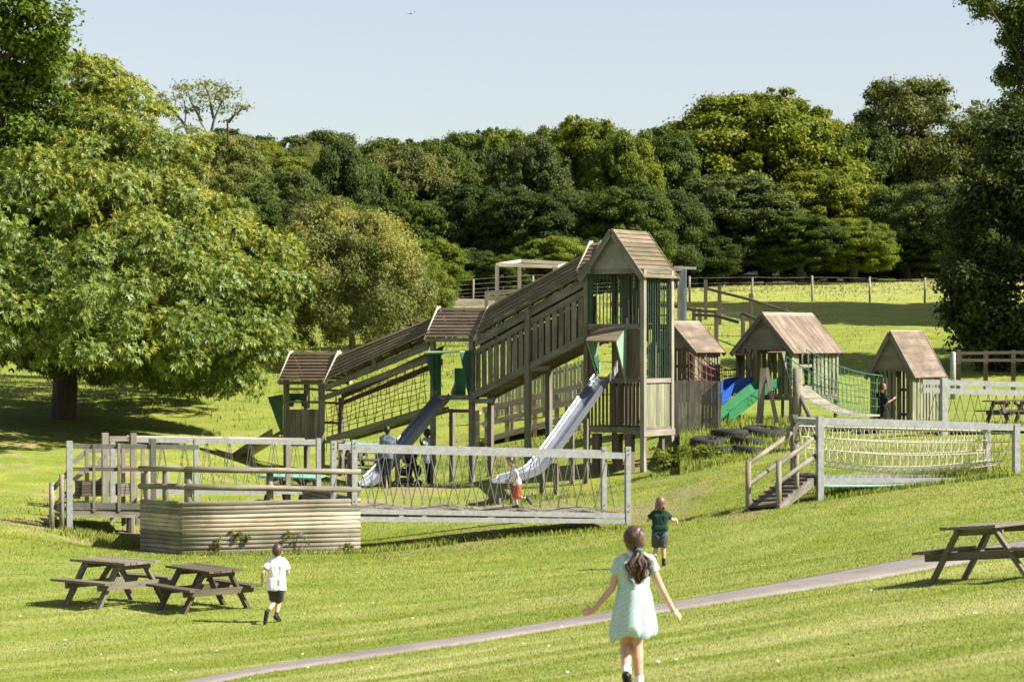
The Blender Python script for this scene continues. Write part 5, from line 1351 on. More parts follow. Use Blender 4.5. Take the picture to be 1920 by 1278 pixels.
# ------------------------------------------------------------------ play huts
def hut(lab, px0, px1, d, base, wall_top, apex, depth, ang, floor_y=None, front='slats', side='slats', roof_lab=None, split=False, opening=None, sidemat='woodgreen', frontmat='wooddark'):
    H = Frame(px1, base, d, ang); aL = H.ab(H.b(px0, base))[0]; hz = lambda y: H.b(px1, y).z
    c = H.pt(aL / 2, depth / 2, 0); c.z = hgt(c.x, c.y); t = thing('play_hut', lab, 'play hut', c)
    zt, za = hz(wall_top), H.b((px0 + px1) / 2, apex, -.1).z; zf = hz(floor_y or base)
    for (a, b) in ((aL, 0), (0, 0), (0, depth), (aL, depth)):
        p = H.pt(a, b, zt); mb = MB(); mb.post(p, min(gz(p) - .2, zf), .11, .11, H.u); mb.build('post', sidemat, t)
    mb = MB(); mb.prism([H.pt(aL, 0, zf), H.pt(0, 0, zf), H.pt(0, depth, zf), H.pt(aL, depth, zf)], Z * -.08)
    mb.beam(H.pt(aL, -.02, zf - .06), H.pt(0, -.02, zf - .06), .06, .14); mb.beam(H.pt(.02, 0, zf - .06), H.pt(.02, depth, zf - .06), .06, .14); mb.build('floor', 'wood', t)
    def wall(fn, n, fill, skip=(), z0=zf, z1=zt):
        mb = MB()
        for i in range(n):
            if i in skip: continue
            p, q = fn((i + (1 - fill) / 2) / n), fn((i + (1 + fill) / 2) / n); th = (fn(1) - fn(0)).cross(Z).normalized() * .025
            mb.prism([(p.x, p.y, z0), (q.x, q.y, z0), (q.x, q.y, z1), (p.x, p.y, z1)], th)
        return mb
    nf, ns = (8, 8)
    fw_ = wall(lambda s: H.pt(lerp(aL + .06, -.06, s), 0, 0), nf, .60, opening or ())
    fw_.build_each('front_slat', frontmat, t) if opening else fw_.build('front_slats', frontmat, t)
    if split:      # two bays of slats either side of the rope bridge opening
        wall(lambda s: H.pt(0, lerp(.06, depth * .16, s), 0), 1, .8).build('side_slats', sidemat, t); wall(lambda s: H.pt(0, lerp(depth * .46, depth - .06, s), 0), 6, .64).build('side_slats', sidemat, t)
    else: wall(lambda s: H.pt(0, lerp(.06, depth - .06, s), 0), ns, .64).build('side_slats', sidemat, t)
    wall(lambda s: H.pt(lerp(aL + .06, -.06, s), depth, 0), nf, .62).build('back_slats', 'woodgreen', t)
    wall(lambda s: H.pt(aL, lerp(.06, depth - .06, s), 0), ns, .62).build('side_slats', 'woodgreen', t)
    mb = MB()
    for z in (lerp(zf, zt, .18), lerp(zf, zt, .62), zt - .05):
        mb.beam(H.pt(-.04, 0.05, z), H.pt(-.04, depth - .05, z), .04, .09); mb.beam(H.pt(aL, depth - .05, z), H.pt(0, depth - .05, z), .04, .09)
    mb.beam(H.pt(aL, .03, zt), H.pt(0, .03, zt), .06, .12); mb.build_each('rail', 'woodlit', t)
    gb_ = MB(); am_ = aL / 2
    for b, s in ((-.04, 1), (depth + .04, -1)): gb_.prism([H.pt(aL, b, zt - .02), H.pt(0, b, zt - .02), H.pt(am_, b, za - .06)], H.w * (.03 * s))
    gb_.build_each('gable', 'panelwood', t)
    sl = (za - zt) / (abs(aL) / 2); ovh = .16; ob = .14; r_ = MB(); bmb = MB()
    for s in (0, 1):
        ae = ovh if s else aL - ovh; zE = zt - sl * ovh
        q0, q1, k0, k1 = H.pt(ae, -ob, zE), H.pt(ae, depth + ob, zE), H.pt(am_, -ob, za), H.pt(am_, depth + ob, za)
        up_ = (k0 - q0).cross(q1 - q0).normalized(); up_ = up_ if up_.z > 0 else -up_
        cuts = (0, .495, .505, 1) if split else (0, 1)
        for c0, c1 in ((0, .497), (.503, 1)) if split else ((0, 1),):
            r_.prism([q0.lerp(q1, c0), q0.lerp(q1, c1), k0.lerp(k1, c1), k0.lerp(k1, c0)], up_ * .03)
        for b in (-ob - .02, depth + ob + .02): bmb.beam(H.pt(ae, b, zE - .04), H.pt(am_, b, za - .04), .03, .14, Z)
    ro = r_.build('roof', 'roofpale', t, roof_lab); bmb.build_each('barge_board', 'wood', ro)
    mb = MB()
    for s in (0, 1):
        e_ = am_ + (.09 if s else -.09); mb.prism([H.pt(am_, -ob, za + .055), H.pt(am_, depth + ob, za + .055), H.pt(e_, depth + ob, za + .055 - sl * .09), H.pt(e_, -ob, za + .055 - sl * .09)], Z * -.02)
    mb.build('ridge_cap', 'woodlit', ro)
    return t, H, aL, zt, zf
M['panelwood'] = wood('grey_gable_boards', (.15, .135, .105), (.25, .23, .19), island=.2)
hA = hut('timber play hut with pale roof half hidden behind the tower and plank screen', 1222, 1302, 71, 775, 652, 604, 1.25, 38, floor_y=745)
hB = hut('largest play hut with two-panel brown roof, slide hatches and slatted sides', 1384, 1484, 70.5, 790, 652, 588, 2.55, 38, floor_y=742, split=True, opening=(3, 4, 5), frontmat='woodgreen')
hC = hut('free standing play hut of green slats where a woman in black leans', 1636, 1710, 74, 800, 692, 622, 1.75, 38, opening=(0, 5, 6), frontmat='wood')
# hut B: hatch hoods and two plastic slides
tB, HB, aB, ztB, zfB = hB
for (x0, x1, y0, lab) in ((1376, 1402, 661, 'brown hatch hood above the blue slide'), (1438, 1470, 657, 'brown hatch hood above the green slide')):
    mb = MB(); pr = .55
    mb.prism([HB.b(x0, y0 + 3, -pr), HB.b(x1 - 4, y0 + 3, -pr), HB.b(x1 + 6, y0, -.03), HB.b(x0 + 10, y0, -.03)], Z * -.03)
    h_ = mb.build('hatch_hood', 'roofwood', tB, lab); mb = MB()
    mb.prism([HB.b(x1 - 5, y0 + 4, -pr + .05), HB.b(x1 + 6, y0 + 1, -.03), HB.b(x1 + 5, y0 + 46, -.03)], HB.u * .025); mb.build('hood_side', 'panelwood', h_)
    mb = MB(); mb.prism([HB.b(x0 + 2, y0 + 4, -pr + .05), HB.b(x0 + 11, y0 + 1, -.03), HB.b(x0 + 12, y0 + 46, -.03)], HB.u * .025); mb.build('hood_side', 'roofwood', h_)
def plastic(lab, mat, top, bot, mid, w, b0=0):
    """bowed plastic chute from hut B"""
    a0, b_ = HB.ab(HB.b(*top, b0)); pts = [HB.b(*top, b0)] + [HB.a(*m_, a0) for m_ in mid] + [HB.a(*bot, a0)]
    fine = []
    for i in range(len(pts) - 1):
        for s in np.linspace(0, 1, 7)[:-1]: fine.append(pts[i].lerp(pts[i + 1], float(s)))
    fine.append(pts[-1])
    for _ in range(3): fine = [fine[0]] + [(fine[i - 1] + fine[i] * 2 + fine[i + 1]) / 4 for i in range(1, len(fine) - 1)] + [fine[-1]]
    prof = [(-.5, .26), (-.44, .26), (-.40, .03), (-.3, 0), (.3, 0), (.40, .03), (.44, .26), (.5, .26), (.48, -.05), (-.48, -.05)]; n = len(prof); vs = []
    for p in fine:
        for x, y in prof: vs.append(p + HB.u * (x * w) + Z * y)
    mb = MB(); mb.poly(vs, [(i * n + j, i * n + (j + 1) % n, (i + 1) * n + (j + 1) % n, (i + 1) * n + j) for i in range(len(fine) - 1) for j in range(n)] + [tuple(range(n)), tuple((len(fine) - 1) * n + j for j in range(n - 1, -1, -1))])
    mb.build('slide', mat, tB, lab, smooth=False)
plastic('green plastic slide', 'slidegreen', (1450, 722), (1352, 790), [(1425, 732)], .55)
plastic('blue plastic slide', 'slideblue', (1398, 722), (1340, 756), [(1372, 726)], .5)
# leaning timber legs under the rope bridge
for nm, segs in (('timber trestle with a round post and slanted braces right of the green slide', [((1495, 690, 66), (1495, 790, 66), .13, 'log'), ((1497, 735, 66), (1527, 785, 65.6), .07, 'wood'), ((1492, 728, 67), (1482, 785, 67.5), .06, 'wood')]),
                 ('timber A-frame post straddling the foot of the green slide', [((1431, 690, 66.4), (1424, 780, 66.4), .12, 'wood'), ((1437, 690, 66.4), (1456, 778, 66.2), .08, 'woodlit')])):
    c = P(segs[0][1][0], segs[0][1][1], segs[0][1][2]); t = thing('trestle', nm, 'trestle', c)
    for k, (p, q, r, mt) in enumerate(segs):
        mb = MB(); q_ = P(*q)
        if 'A-frame' in nm: mb.beam(P(*p), q_ - Z * .2, r * 1.4, r * 1.4, Vector((0, 1, 0)))
        else: mb.tube([P(*p), q_ - Z * .2], r, 9)
        mb.build('post' if k == 0 else 'brace', mt, t, smooth='A-frame' not in nm)
# rope bridge between hut B and hut C
RB = thing('rope_bridge', 'sagging plank rope bridge with green side nets between the two right huts', 'bridge', P(1560, 790, 71))
def deckc(t): return P(lerp(1500, 1640, t), lerp(724, 778, t ** .8) + 12 * math.sin(PI * t), lerp(69.6, 73, t))
acr = Vector((.61, .79, 0)) * .55
mb = MB(); n = 24
for i in range(n):
    p, q = deckc(i / n), deckc((i + .86) / n); mb.prism([p - acr * .9, q - acr * .9, q + acr * .9, p + acr * .9], Z * -.04)
mb.build('deck', 'woodlit', RB)
for sg, (yt0, yt1, sag) in ((-1, (668, 722, 14)), (1, (655, 705, 10))):
    top = lambda t: P(lerp(1493, 1638, t), lerp(yt0, yt1, t) + sag * math.sin(PI * t), lerp(69.4, 73.2, t)) + acr * sg
    mb = MB(); low = lambda t: deckc(t) + acr * sg * .95
    for k in range(6): mb.tube([top(t).lerp(low(t), k / 5) for t in np.linspace(0, 1, 17)], .009 if k else .016, 4)
    for i in range(19):
        t = i / 18; mb.tube([top(t), top(t).lerp(low(t), .5) + Vector((.03 * sg, 0, 0)), low(min(1, t + .01))], .008, 4)
    mb.build('side_net', 'ropegreen', RB)
# pink net bridge between hut A and hut B
PB = thing('rope_bridge', 'pink rope net bridge between the half hidden hut and the largest hut', 'bridge', P(1345, 760, 71.5))
for sg in (-1, 1):
    topp = lambda t: P(lerp(1302, 1392, t), lerp(660, 690, t) + 16 * math.sin(PI * t), lerp(70.6, 72.5, t)) + Vector((.2, .5, 0)) * sg
    lowp = lambda t: P(lerp(1302, 1392, t), 742 + 14 * math.sin(PI * t), lerp(70.6, 72.5, t)) + Vector((.2, .5, 0)) * sg
    mb = MB()
    for k in range(6): mb.tube([topp(t).lerp(lowp(t), k / 5) for t in np.linspace(0, 1, 13)], .014 if k else .02, 4)
    for i in range(12):
        t = i / 11; mb.tube([topp(t), topp(min(1, t + .04)).lerp(lowp(t), .5), lowp(t)], .012, 4)
    mb.build('side_net', 'ropepink', PB)
mb = MB()
for i in range(14):
    a_, b_2 = lerp(0, 1, i / 14), lerp(0, 1, (i + .8) / 14); f_ = lambda t: P(lerp(1302, 1392, t), 743 + 14 * math.sin(PI * t), lerp(70.6, 72.5, t)); o_ = Vector((.2, .5, 0))
    mb.prism([f_(a_) - o_, f_(b_2) - o_, f_(b_2) + o_, f_(a_) + o_], Z * -.04)
mb.build('deck', 'wood', PB)

# ------------------------------------------------------------------ half buried tyres on the mound
TY = [(1368, 812, 65.5, .52, 0, 'upper row, nearest the plank screen'), (1432, 810, 65.8, .60, .1, 'largest, in the middle of the upper row'), (1500, 806, 66.5, .5, .15, 'in the upper row behind the ramp rail'),
      (1328, 828, 64.8, .5, -.1, 'lowest left against the plank screen corner'), (1402, 827, 64.6, .48, .1, 'second row, under the gap of the upper two'), (1350, 845, 63.6, .52, 0, 'in the front row below the plank screen'), (1408, 845, 63.4, .52, .1, 'in the middle of the front row'), (1462, 848, 63.2, .45, 0, 'in the front row beside the ramp rail'),
      (1372, 872, 62.2, .4, .1, 'small and lowest, at the foot of the mound'), (1590, 800, 66, .42, 0, 'seen through the net left of middle'), (1625, 812, 65, .42, .1, 'seen through the net, furthest right'), (1455, 868, 62, .36, 0, 'small, close behind the foot of the ramp')]
tyre0 = None
def tyre_mesh():
    mb = MB(); R_, r_ = 1.0, .30; nu, nv = 28, 12; vs = []
    for i in range(nu):
        for j in range(nv):
            a = 2 * PI * i / nu; c = 2 * PI * j / nv; k = abs(math.cos(c)) ** .7 * math.copysign(1, math.cos(c)); h = abs(math.sin(c)) ** .6 * math.copysign(1, math.sin(c))
            rr = R_ - r_ + r_ * k * (1.0 if k < .9 or i % 2 else .97); vs.append((rr * math.cos(a), rr * math.sin(a), h * .24))
    mb.poly(vs, [(i * nv + j, ((i + 1) % nu) * nv + j, ((i + 1) % nu) * nv + (j + 1) % nv, i * nv + (j + 1) % nv) for i in range(nu) for j in range(nv)]); return mb
for (px, py, d, s, tilt, where) in TY:
    p = P(px, py, d); lab = 'black tyre in the mound, ' + where
    if tyre0 is None:
        tyre0 = tyre_mesh().build('tyre', 'tyre', None, loc=(0, 0, 0), smooth=True); o = tyre0
    else:
        o = tyre0.copy(); COL.objects.link(o)
    o.location = (p.x, p.y, p.z); o.scale = (s, s, s * .95); o.rotation_euler = (tilt * .6, tilt, px)
    tag(o, lab, 'tyre', 'tyres terraced into the mound')
# grassy bank that holds the tyres
mm = MB(); rows = []
for j, (py, d) in enumerate(((878, 61.6), (862, 62.2), (845, 63.4), (826, 64.8), (808, 66), (795, 67.5), (788, 69.5), (786, 72))):
    rows.append([P(px, py + 8 * (1 if j < 6 else .3) * (abs((px - 1425) / 120) ** 2.2) + random.uniform(-1.5, 1.5), d) for px in range(1275, 1620, 12)])
k = len(rows[0]); mm.poly([v for r in rows for v in r], [(i * k + j, i * k + j + 1, (i + 1) * k + j + 1, (i + 1) * k + j) for i in range(len(rows) - 1) for j in range(k - 1)])
MOUND = mm.build('terrain_mound', GROUND.data.materials[0], smooth=True); tag(MOUND, kind='structure')
mv = []
rng = np.random.default_rng(8); nbl = 9000
for i in range(nbl):
    a = rng.integers(0, len(rows) - 1); b_2 = rng.integers(0, k - 1); s, t = rng.random(2)
    p = rows[a][b_2].lerp(rows[a][b_2 + 1], float(s)).lerp(rows[a + 1][b_2].lerp(rows[a + 1][b_2 + 1], float(s)), float(t))
    h = rng.uniform(.05, .22); w = rng.uniform(.008, .016); an = rng.uniform(0, 6.3); l = rng.uniform(0, .5) * h
    mv += [(p.x - w * math.cos(an), p.y - w * math.sin(an), p.z), (p.x + w * math.cos(an), p.y + w * math.sin(an), p.z), (p.x + l * math.cos(an * 3), p.y + l * math.sin(an * 3), p.z + h)]
g = bpy.data.objects.new('mound_grass', np_mesh('mound_grass', np.array(mv), np.arange(len(mv)).reshape(-1, 3), [BLADE])); COL.objects.link(g); tag(g, kind='stuff')
# leafy weeds at the foot of the tower
for (px, py, d, s, nm) in ((1290, 855, 63.5, .7, 'under the plank screen'), (1325, 862, 63, .55, 'between plank screen and tyres'), (1262, 872, 63.6, .45, 'by the tower leg')):
    b = at(px, d); t = thing('nettle_clump', 'clump of bright leafy nettles ' + nm, 'weeds', b, 'nettles at the foot of the tower')
    rng = np.random.default_rng(px); c = np.stack([rng.normal(0, s * .55, 40), rng.normal(0, s * .4, 40), rng.uniform(.05, s * .8, 40)], -1)
    v, f = leaf_quads(rng, c, np.full(40, .16), rdir(40, rng), 26, .06, .03, shell=.1); o = bpy.data.objects.new('foliage', np_mesh('foliage', v, f, [LM['bright']])); COL.objects.link(o); o.parent = t
    mb = MB()
    for q in c[:14]: mb.tube([b + Vector((q[0] * .8, q[1] * .8, -.05)), b + Vector(q)], .008, 4)
    mb.build('stem', 'bark', t)

# ------------------------------------------------------------------ fences on the hill
def wire_fence(lab, posts, h, wires, mesh_to=None, mat='woodlit', pw=.11, group=None):
    pts = [at(px, d) for px, d in posts]; t = thing('wire_fence', lab, 'fence', pts[len(pts) // 2], group)
    for p in pts:
        mb = MB(); tt = p + Z * h * random.uniform(.96, 1.05); mb.tube([p - Z * .2, tt + Vector((random.uniform(-.03, .03), 0, 0))], pw / 2, 7); mb.build('post', mat, t, smooth=True)
    mb = MB()
    for z in wires:
        for p, q in zip(pts[:-1], pts[1:]): mb.tube([p + Z * z * h, p.lerp(q, .5) + Z * (z * h - .02) + Z * (hgt(*(p.lerp(q, .5)).xy) - (p.z + q.z) / 2), q + Z * z * h], .0065, 4)
    if mesh_to:
        for p, q in zip(pts[:-1], pts[1:]):
            nn = int((q - p).length / .7)
            for i in range(1, nn):
                r = p.lerp(q, i / nn); r.z = hgt(r.x, r.y); mb.tube([r, r + Z * h * mesh_to], .005, 4)
    mb.build('wire', 'galv', t)
wire_fence('post and wire fence of pale stakes across the near side of the hayfield', [(1213, 121), (1293, 121), (1410, 121), (1523, 121), (1631, 121), (1734, 121), (1837, 121), (1940, 121), (2040, 121)], 1.25, (.45, .75, .97), .7)
wire_fence('post and wire fence along the foot of the wood beyond the hayfield', [(1285, 152), (1362, 153), (1440, 155), (1520, 157), (1605, 158), (1692, 159), (1780, 160), (1880, 160)], 1.2, (.3, .6, .95))
wire_fence('stock wire fence in front of the wood left of the tower', [(700, 128), (800, 128), (887, 128), (1000, 128), (1090, 128), (1180, 128)], 1.3, (.15, .3, .45, .6, .8, 1.0), .62)
def rail_fence(lab, posts, rails, mat, pw=.14, rh=.12):
    pts = [P(px, yt_, d) for px, yt_, d in posts]; t = thing('rail_fence', lab, 'fence', Vector((pts[0].x, pts[0].y, gz(pts[0]))))
    for p in pts:
        mb = MB(); mb.post(p, gz(p) - .2, pw, pw, Vector((1, 0, 0))); mb.build('post', mat, t)
    for rl in rails:
        q = [P(*r) for r in rl]; mb = MB()
        for a_, b_2 in zip(q[:-1], q[1:]): mb.beam(a_, b_2, .05, rh)
        mb.build('rail', mat, t)
rail_fence('single dark rail fence descending across the hillside behind the largest hut', [(1323, 524, 112), (1349, 534, 110), (1408, 550, 105), (1474, 572, 100), (1530, 592, 96)], [[(1326, 541, 111.5), (1349, 547, 109.5), (1408, 562, 104.5), (1474, 584, 99.5), (1530, 604, 95.5)]], 'wooddark', .16)
rail_fence('low dark rail fence in shade running behind the half hidden hut', [(1200, 566, 97), (1301, 577, 96), (1312, 578, 95), (1343, 586, 93), (1393, 585, 93), (1425, 598, 91)], [[(1195, 570, 97), (1260, 573, 96.5), (1301, 581, 95.5), (1343, 585, 92.5), (1393, 588, 92.5), (1425, 602, 90.5)], [(1301, 590, 95.5), (1343, 592, 92.5), (1385, 604, 92)]], 'wooddark', .15)
rail_fence('dark two-rail fence under the shaded oak at the right edge', [(1797, 655, 88), (1848, 657, 88), (1900, 656, 88), (1960, 656, 88)], [[(1790, 662, 87.8), (1960, 660, 87.8)], [(1790, 675, 87.8), (1960, 675, 87.8)]], 'wooddark', .14, .11)
rail_fence('long sunlit pale rail fence behind the middle turret', [(870, 563, 112), (835, 572, 112), (760, 563, 112), (985, 566, 112)], [[(740, 563, 111.8), (800, 563, 111.8), (1000, 565, 111.8)]], 'barge', .13, .18)
rail_fence('second pale beam fence sloping behind the middle turret roof', [(835, 566, 107), (905, 570, 107), (1010, 578, 107)], [[(833, 568, 106.8), (940, 571, 106.8), (1015, 577, 106.8)]], 'barge', .12, .26)
# far timber frame (look-out platform)
FT = thing('lookout_platform', 'open pale timber frame of tall posts and beams above the roofed walkway', 'platform', at(960, 104))
d0 = 104
for (px, y, dd) in ((932, 497, d0), (974, 488, d0 + 1.5), (1068, 494, d0 + 1.5), (1040, 500, d0)):
    p = P(px, y, dd); mb = MB(); mb.post(p, gz(p) - .2, .17, .17, Vector((1, 0, 0))); mb.build('post', 'woodlit', FT)
for (p, q, h) in (((930, 496, d0), (1046, 500, d0), .15), ((931, 496, d0), (976, 489, d0 + 1.5), .12), ((973, 489, d0 + 1.5), (1070, 494, d0 + 1.5), .14), ((1044, 500, d0), (1070, 494, d0 + 1.5), .12)):
    mb = MB(); mb.beam(P(*p), P(*q), .12, h); mb.build('beam', 'barge', FT)
for (p, q) in (((910, 549, d0 - .5), (975, 546, d0 - .5)), ((908, 560, d0 - .5), (985, 556, d0 - .5))):
    mb = MB(); mb.beam(P(*p), P(*q), .1, .18); mb.build('rail', 'log', FT)
p = P(912, 547, d0 - .5); mb = MB(); mb.post(p, gz(p) - .2, .15, .15, Vector((1, 0, 0))); mb.build('post', 'log', FT)
# tall blue-sided post with a short crossbar
BP = thing('crossbar_post', 'tall timber post with a blue side and short crossbar just right of the tower', 'post', at(1278, 86))
p = P(1275, 498, 86); mb = MB(); mb.post(p, gz(p) - .2, .17, .2, Vector((1, 0, 0))); mb.build('post', 'wood', BP)
p = P(1281.5, 503, 86); mb = MB(); mb.post(p, gz(p) - .1, .08, .2, Vector((1, 0, 0))); mb.build('blue_side', paint('faded_blue_paint', (.10, .19, .34), .6), BP)
mb = MB(); mb.beam(P(1262, 501, 85.8), P(1304, 503, 86.2), .12, .09); mb.beam(P(1262, 506, 85.8), P(1286, 506, 86), .1, .06); mb.build_each('crossbar', 'wood', BP)
p = P(1286, 504, 85.8); mb = MB(); mb.post(p, gz(p), .06, .06, Vector((1, 0, 0))); mb.build('post', 'woodlit', BP)
wp = at(1787, 86.5); BO = thing('bollard', 'white topped round post behind the roof of the free standing hut', 'bollard', wp); mb = MB()
zt_ = P(1787, 659, 86.5); mb.tube([wp - Z * .2, zt_ - Z * .05, zt_], [.10, .10, .05], 10); mb.build('post', 'galv', BO, smooth=True)

# ------------------------------------------------------------------ picnic tables
def picnic(lab, loc, rz, wood_, top=None, ln=1.5, scale=1.0, tilt=True, group='timber picnic tables'):
    t = thing('picnic_table', lab, 'picnic table', (0, 0, 0), group)
    W_ = .76; H_ = .74; hb = .44; rb_ = .66
    mb = MB(); n = 6
    for i in range(n): y = lerp(-W_ / 2, W_ / 2, (i + .5) / n); mb.beam((-ln / 2 + random.uniform(-.012, .012), y, H_ - .02), (ln / 2 + random.uniform(-.012, .012), y, H_ - .02), W_ / n - .012, .04)
    mb.build('table_top', top or wood_, t)
    for s in (-1, 1):
        mb = MB()
        for k in (-1, 1): mb.beam((-ln / 2, s * rb_ + k * .065, hb - .02), (ln / 2, s * rb_ + k * .065, hb - .02), .12, .04)
        mb.build('bench', wood_, t)
    for x in (-ln / 2 + .30, ln / 2 - .30):
        for s in (-1, 1):
            mb = MB(); mb.beam((x + .026 * s, s * .25, H_ - .05), (x + .026 * s, s * .72, -.06), .05, .12, (1, 0, 0)); mb.build('leg', wood_, t)
        mb = MB(); mb.beam((x + .08, -rb_ - .1, hb - .09), (x + .08, rb_ + .1, hb - .09), .05, .11); mb.beam((x + .08, -W_ / 2 + .05, H_ - .085), (x + .08, W_ / 2 - .05, H_ - .085), .05, .09); mb.build_each('bearer', wood_, t)
    for sx in (-1, 1):
        mb = MB(); mb.beam((sx * .08, 0, H_ - .06), (sx * (ln / 2 - .36), 0, hb - .06), .05, .08); mb.build('brace', wood_, t)
    t.location = loc; t.scale = (scale,) * 3
    q = Matrix.Rotation(math.radians(rz), 4, 'Z')
    if tilt:
        e = .6; nx_ = -(hgt(loc[0] + e, loc[1]) - hgt(loc[0] - e, loc[1])) / (2 * e); ny_ = -(hgt(loc[0], loc[1] + e) - hgt(loc[0], loc[1] - e)) / (2 * e)
        q = Vector((nx_, ny_, 1)).to_track_quat('Z', 'Y').to_matrix().to_4x4()
        r = Matrix.Rotation(math.radians(rz), 3, 'Z'); x_ = (r @ Vector((1, 0, 0))); nn = Vector((nx_, ny_, 1)).normalized(); x_ = (x_ - nn * x_.dot(nn)).normalized(); y_ = nn.cross(x_)
        q = Matrix((x_, y_, nn)).transposed().to_4x4()
    t.rotation_euler = q.to_euler(); return t
M['tablegrey'] = wood('grey_table_timber', (.10, .088, .058), (.215, .19, .135)); M['tabledark'] = wood('damp_brown_table_timber', (.060, .048, .031), (.135, .110, .075))
picnic('weathered grey picnic table on the lawn, further left of the pair', at(216, 37.2), -42, 'tablegrey', ln=1.45, scale=.92)
picnic('darker brown picnic table on the lawn, nearer the boy in white', at(382, 36.6), -46, 'tabledark', ln=1.30, scale=.86)
picnic('grey picnic table beyond the path, cut by the right edge', at(1868, 31.6), 58, 'tablegrey', ln=1.75)
picnic('small dark picnic table far off behind the grey chain bridge', at(1898, 73), 20, 'wooddark', ln=1.6)
picnic('picnic table with a sky blue top seen under the lower flight of the frame', at(690, 74), -20, 'wooddark', 'bluepaint', ln=1.6)
picnic('picnic table with a mint green top behind the log platform rails', at(548, 60.5), -15, 'wooddark', 'greentable', ln=1.5)

# ------------------------------------------------------------------ airliner high in the sky
AP = P(770, 25.5, 5200); ap = thing('airliner', 'tiny white airliner high in the clear sky', 'aeroplane', AP)
mb = MB(); L_ = 9.0; X = Vector((1, -.25, .0)).normalized()
mb.tube([AP - X * L_ * 1.0, AP - X * L_ * .92, AP - X * L_ * .6, AP + X * L_ * .5, AP + X * L_ * .85, AP + X * L_ * 1.0 + Z * .6], [.15, .75, 1.05, 1.05, .6, .15], 10); mb.build('fuselage', 'white', ap, smooth=True)
Yv = Vector((.25, 1, 0)).normalized()
for s in (-1, 1):
    mb = MB(); mb.prism([AP - X * 1.5 - Z * .5, AP + X * 2 - Z * .5, AP + X * 4.2 + Yv * (s * 8) + Z * .3, AP + X * 3.0 + Yv * (s * 8) + Z * .3], Z * .25); mb.build('wing', 'white', ap)
    mb = MB(); mb.tube([AP - X * 1.2 + Yv * (s * 2.8) - Z * 1.0, AP + X * 1.2 + Yv * (s * 2.8) - Z * 1.0], .55, 8); mb.build('engine', 'galvdull', ap)
    mb = MB(); mb.prism([AP + X * 7, AP + X * 8.3, AP + X * 9.2 + Yv * (s * 3), AP + X * 8.5 + Yv * (s * 3)], Z * .15); mb.build('tailplane', 'white', ap)
mb = MB(); mb.prism([AP + X * 6.6 + Z * .7, AP + X * 8.6 + Z * .5, AP + X * 9.8 + Z * 3.6, AP + X * 8.6 + Z * 3.6], Yv * .2); mb.build('tail_fin', 'slideblue', ap)
# ------------------------------------------------------------------ people
def skinmat(n, c):
    m, nt, out = new_mat(n); b = N(nt, 'ShaderNodeBsdfPrincipled')
    pos = N(nt, 'ShaderNodeTexCoord').outputs['Object']
    L(nt, mixc(nt, ramp(nt, noise_tex(nt, pos, 9, 3), .35, .7), c, tuple(x * y for x, y in zip(c, (.95, .82, .78)))), b.inputs['Base Color'])
    b.inputs['Roughness'].default_value = .5; b.inputs['Subsurface Weight'].default_value = .12; b.inputs['Subsurface Radius'].default_value = (.02, .008, .004); b.inputs['Subsurface Scale'].default_value = .3
    L(nt, b.outputs[0], out.inputs[0]); return m
def hairmat(n, c1, c2):
    m, nt, out = new_mat(n); b = N(nt, 'ShaderNodeBsdfPrincipled'); pos = N(nt, 'ShaderNodeTexCoord').outputs['Object']
    L(nt, mixc(nt, ramp(nt, noise_tex(nt, pos, 1, 3, .6, (110, 110, 7)), .42, .60), c1, c2), b.inputs['Base Color']); b.inputs['Roughness'].default_value = .42
    L(nt, b.outputs[0], out.inputs[0]); return m
def clothmat(n, c, var=.15, check=None, rough=.85, scale=14):
    m, nt, out = new_mat(n); b = N(nt, 'ShaderNodeBsdfPrincipled'); pos = N(nt, 'ShaderNodeTexCoord').outputs['Object']
    col = mixc(nt, ramp(nt, noise_tex(nt, pos, scale, 3), .35, .7), c, tuple(x * (1 - var) for x in c))
    if check:
        ck = N(nt, 'ShaderNodeTexChecker'); ck.inputs['Scale'].default_value = 62; L(nt, pos, ck.inputs[0]); col = mixc(nt, math_n(nt, 'MULTIPLY', ck.outputs['Fac'], .55), col, check)
    L(nt, col, b.inputs['Base Color']); b.inputs['Roughness'].default_value = rough; b.inputs['Specular IOR Level'].default_value = .2; b.inputs['Sheen Weight'].default_value = .1
    L(nt, b.outputs[0], out.inputs[0]); return m
SKP = skinmat('pale_skin', (.62, .37, .27)); SKD = skinmat('dark_skin', (.075, .040, .026)); SKT = skinmat('tanned_skin', (.40, .22, .15))
H_BR = hairmat('brown_hair', (.030, .016, .009), (.15, .074, .038)); H_SH = hairmat('short_brown_hair', (.05, .028, .017), (.12, .07, .045)); H_FA = hairmat('fair_brown_hair', (.10, .06, .035), (.26, .165, .10)); H_BK = hairmat('black_hair', (.008, .007, .006), (.02, .017, .015)); H_RED = hairmat('dark_auburn_hair', (.02, .010, .007), (.06, .025, .017))
C_MINT = clothmat('mint_gingham', (.40, .54, .50), .08, (.58, .69, .67)); C_WHITE = clothmat('white_polo_cotton', (.82, .82, .84), .05); C_GREY = clothmat('charcoal_shorts', (.055, .055, .055), .3); C_MIDG = clothmat('grey_shorts', (.085, .08, .075), .25); C_DGRN = clothmat('bottle_green_polo', (.012, .045, .026), .3)
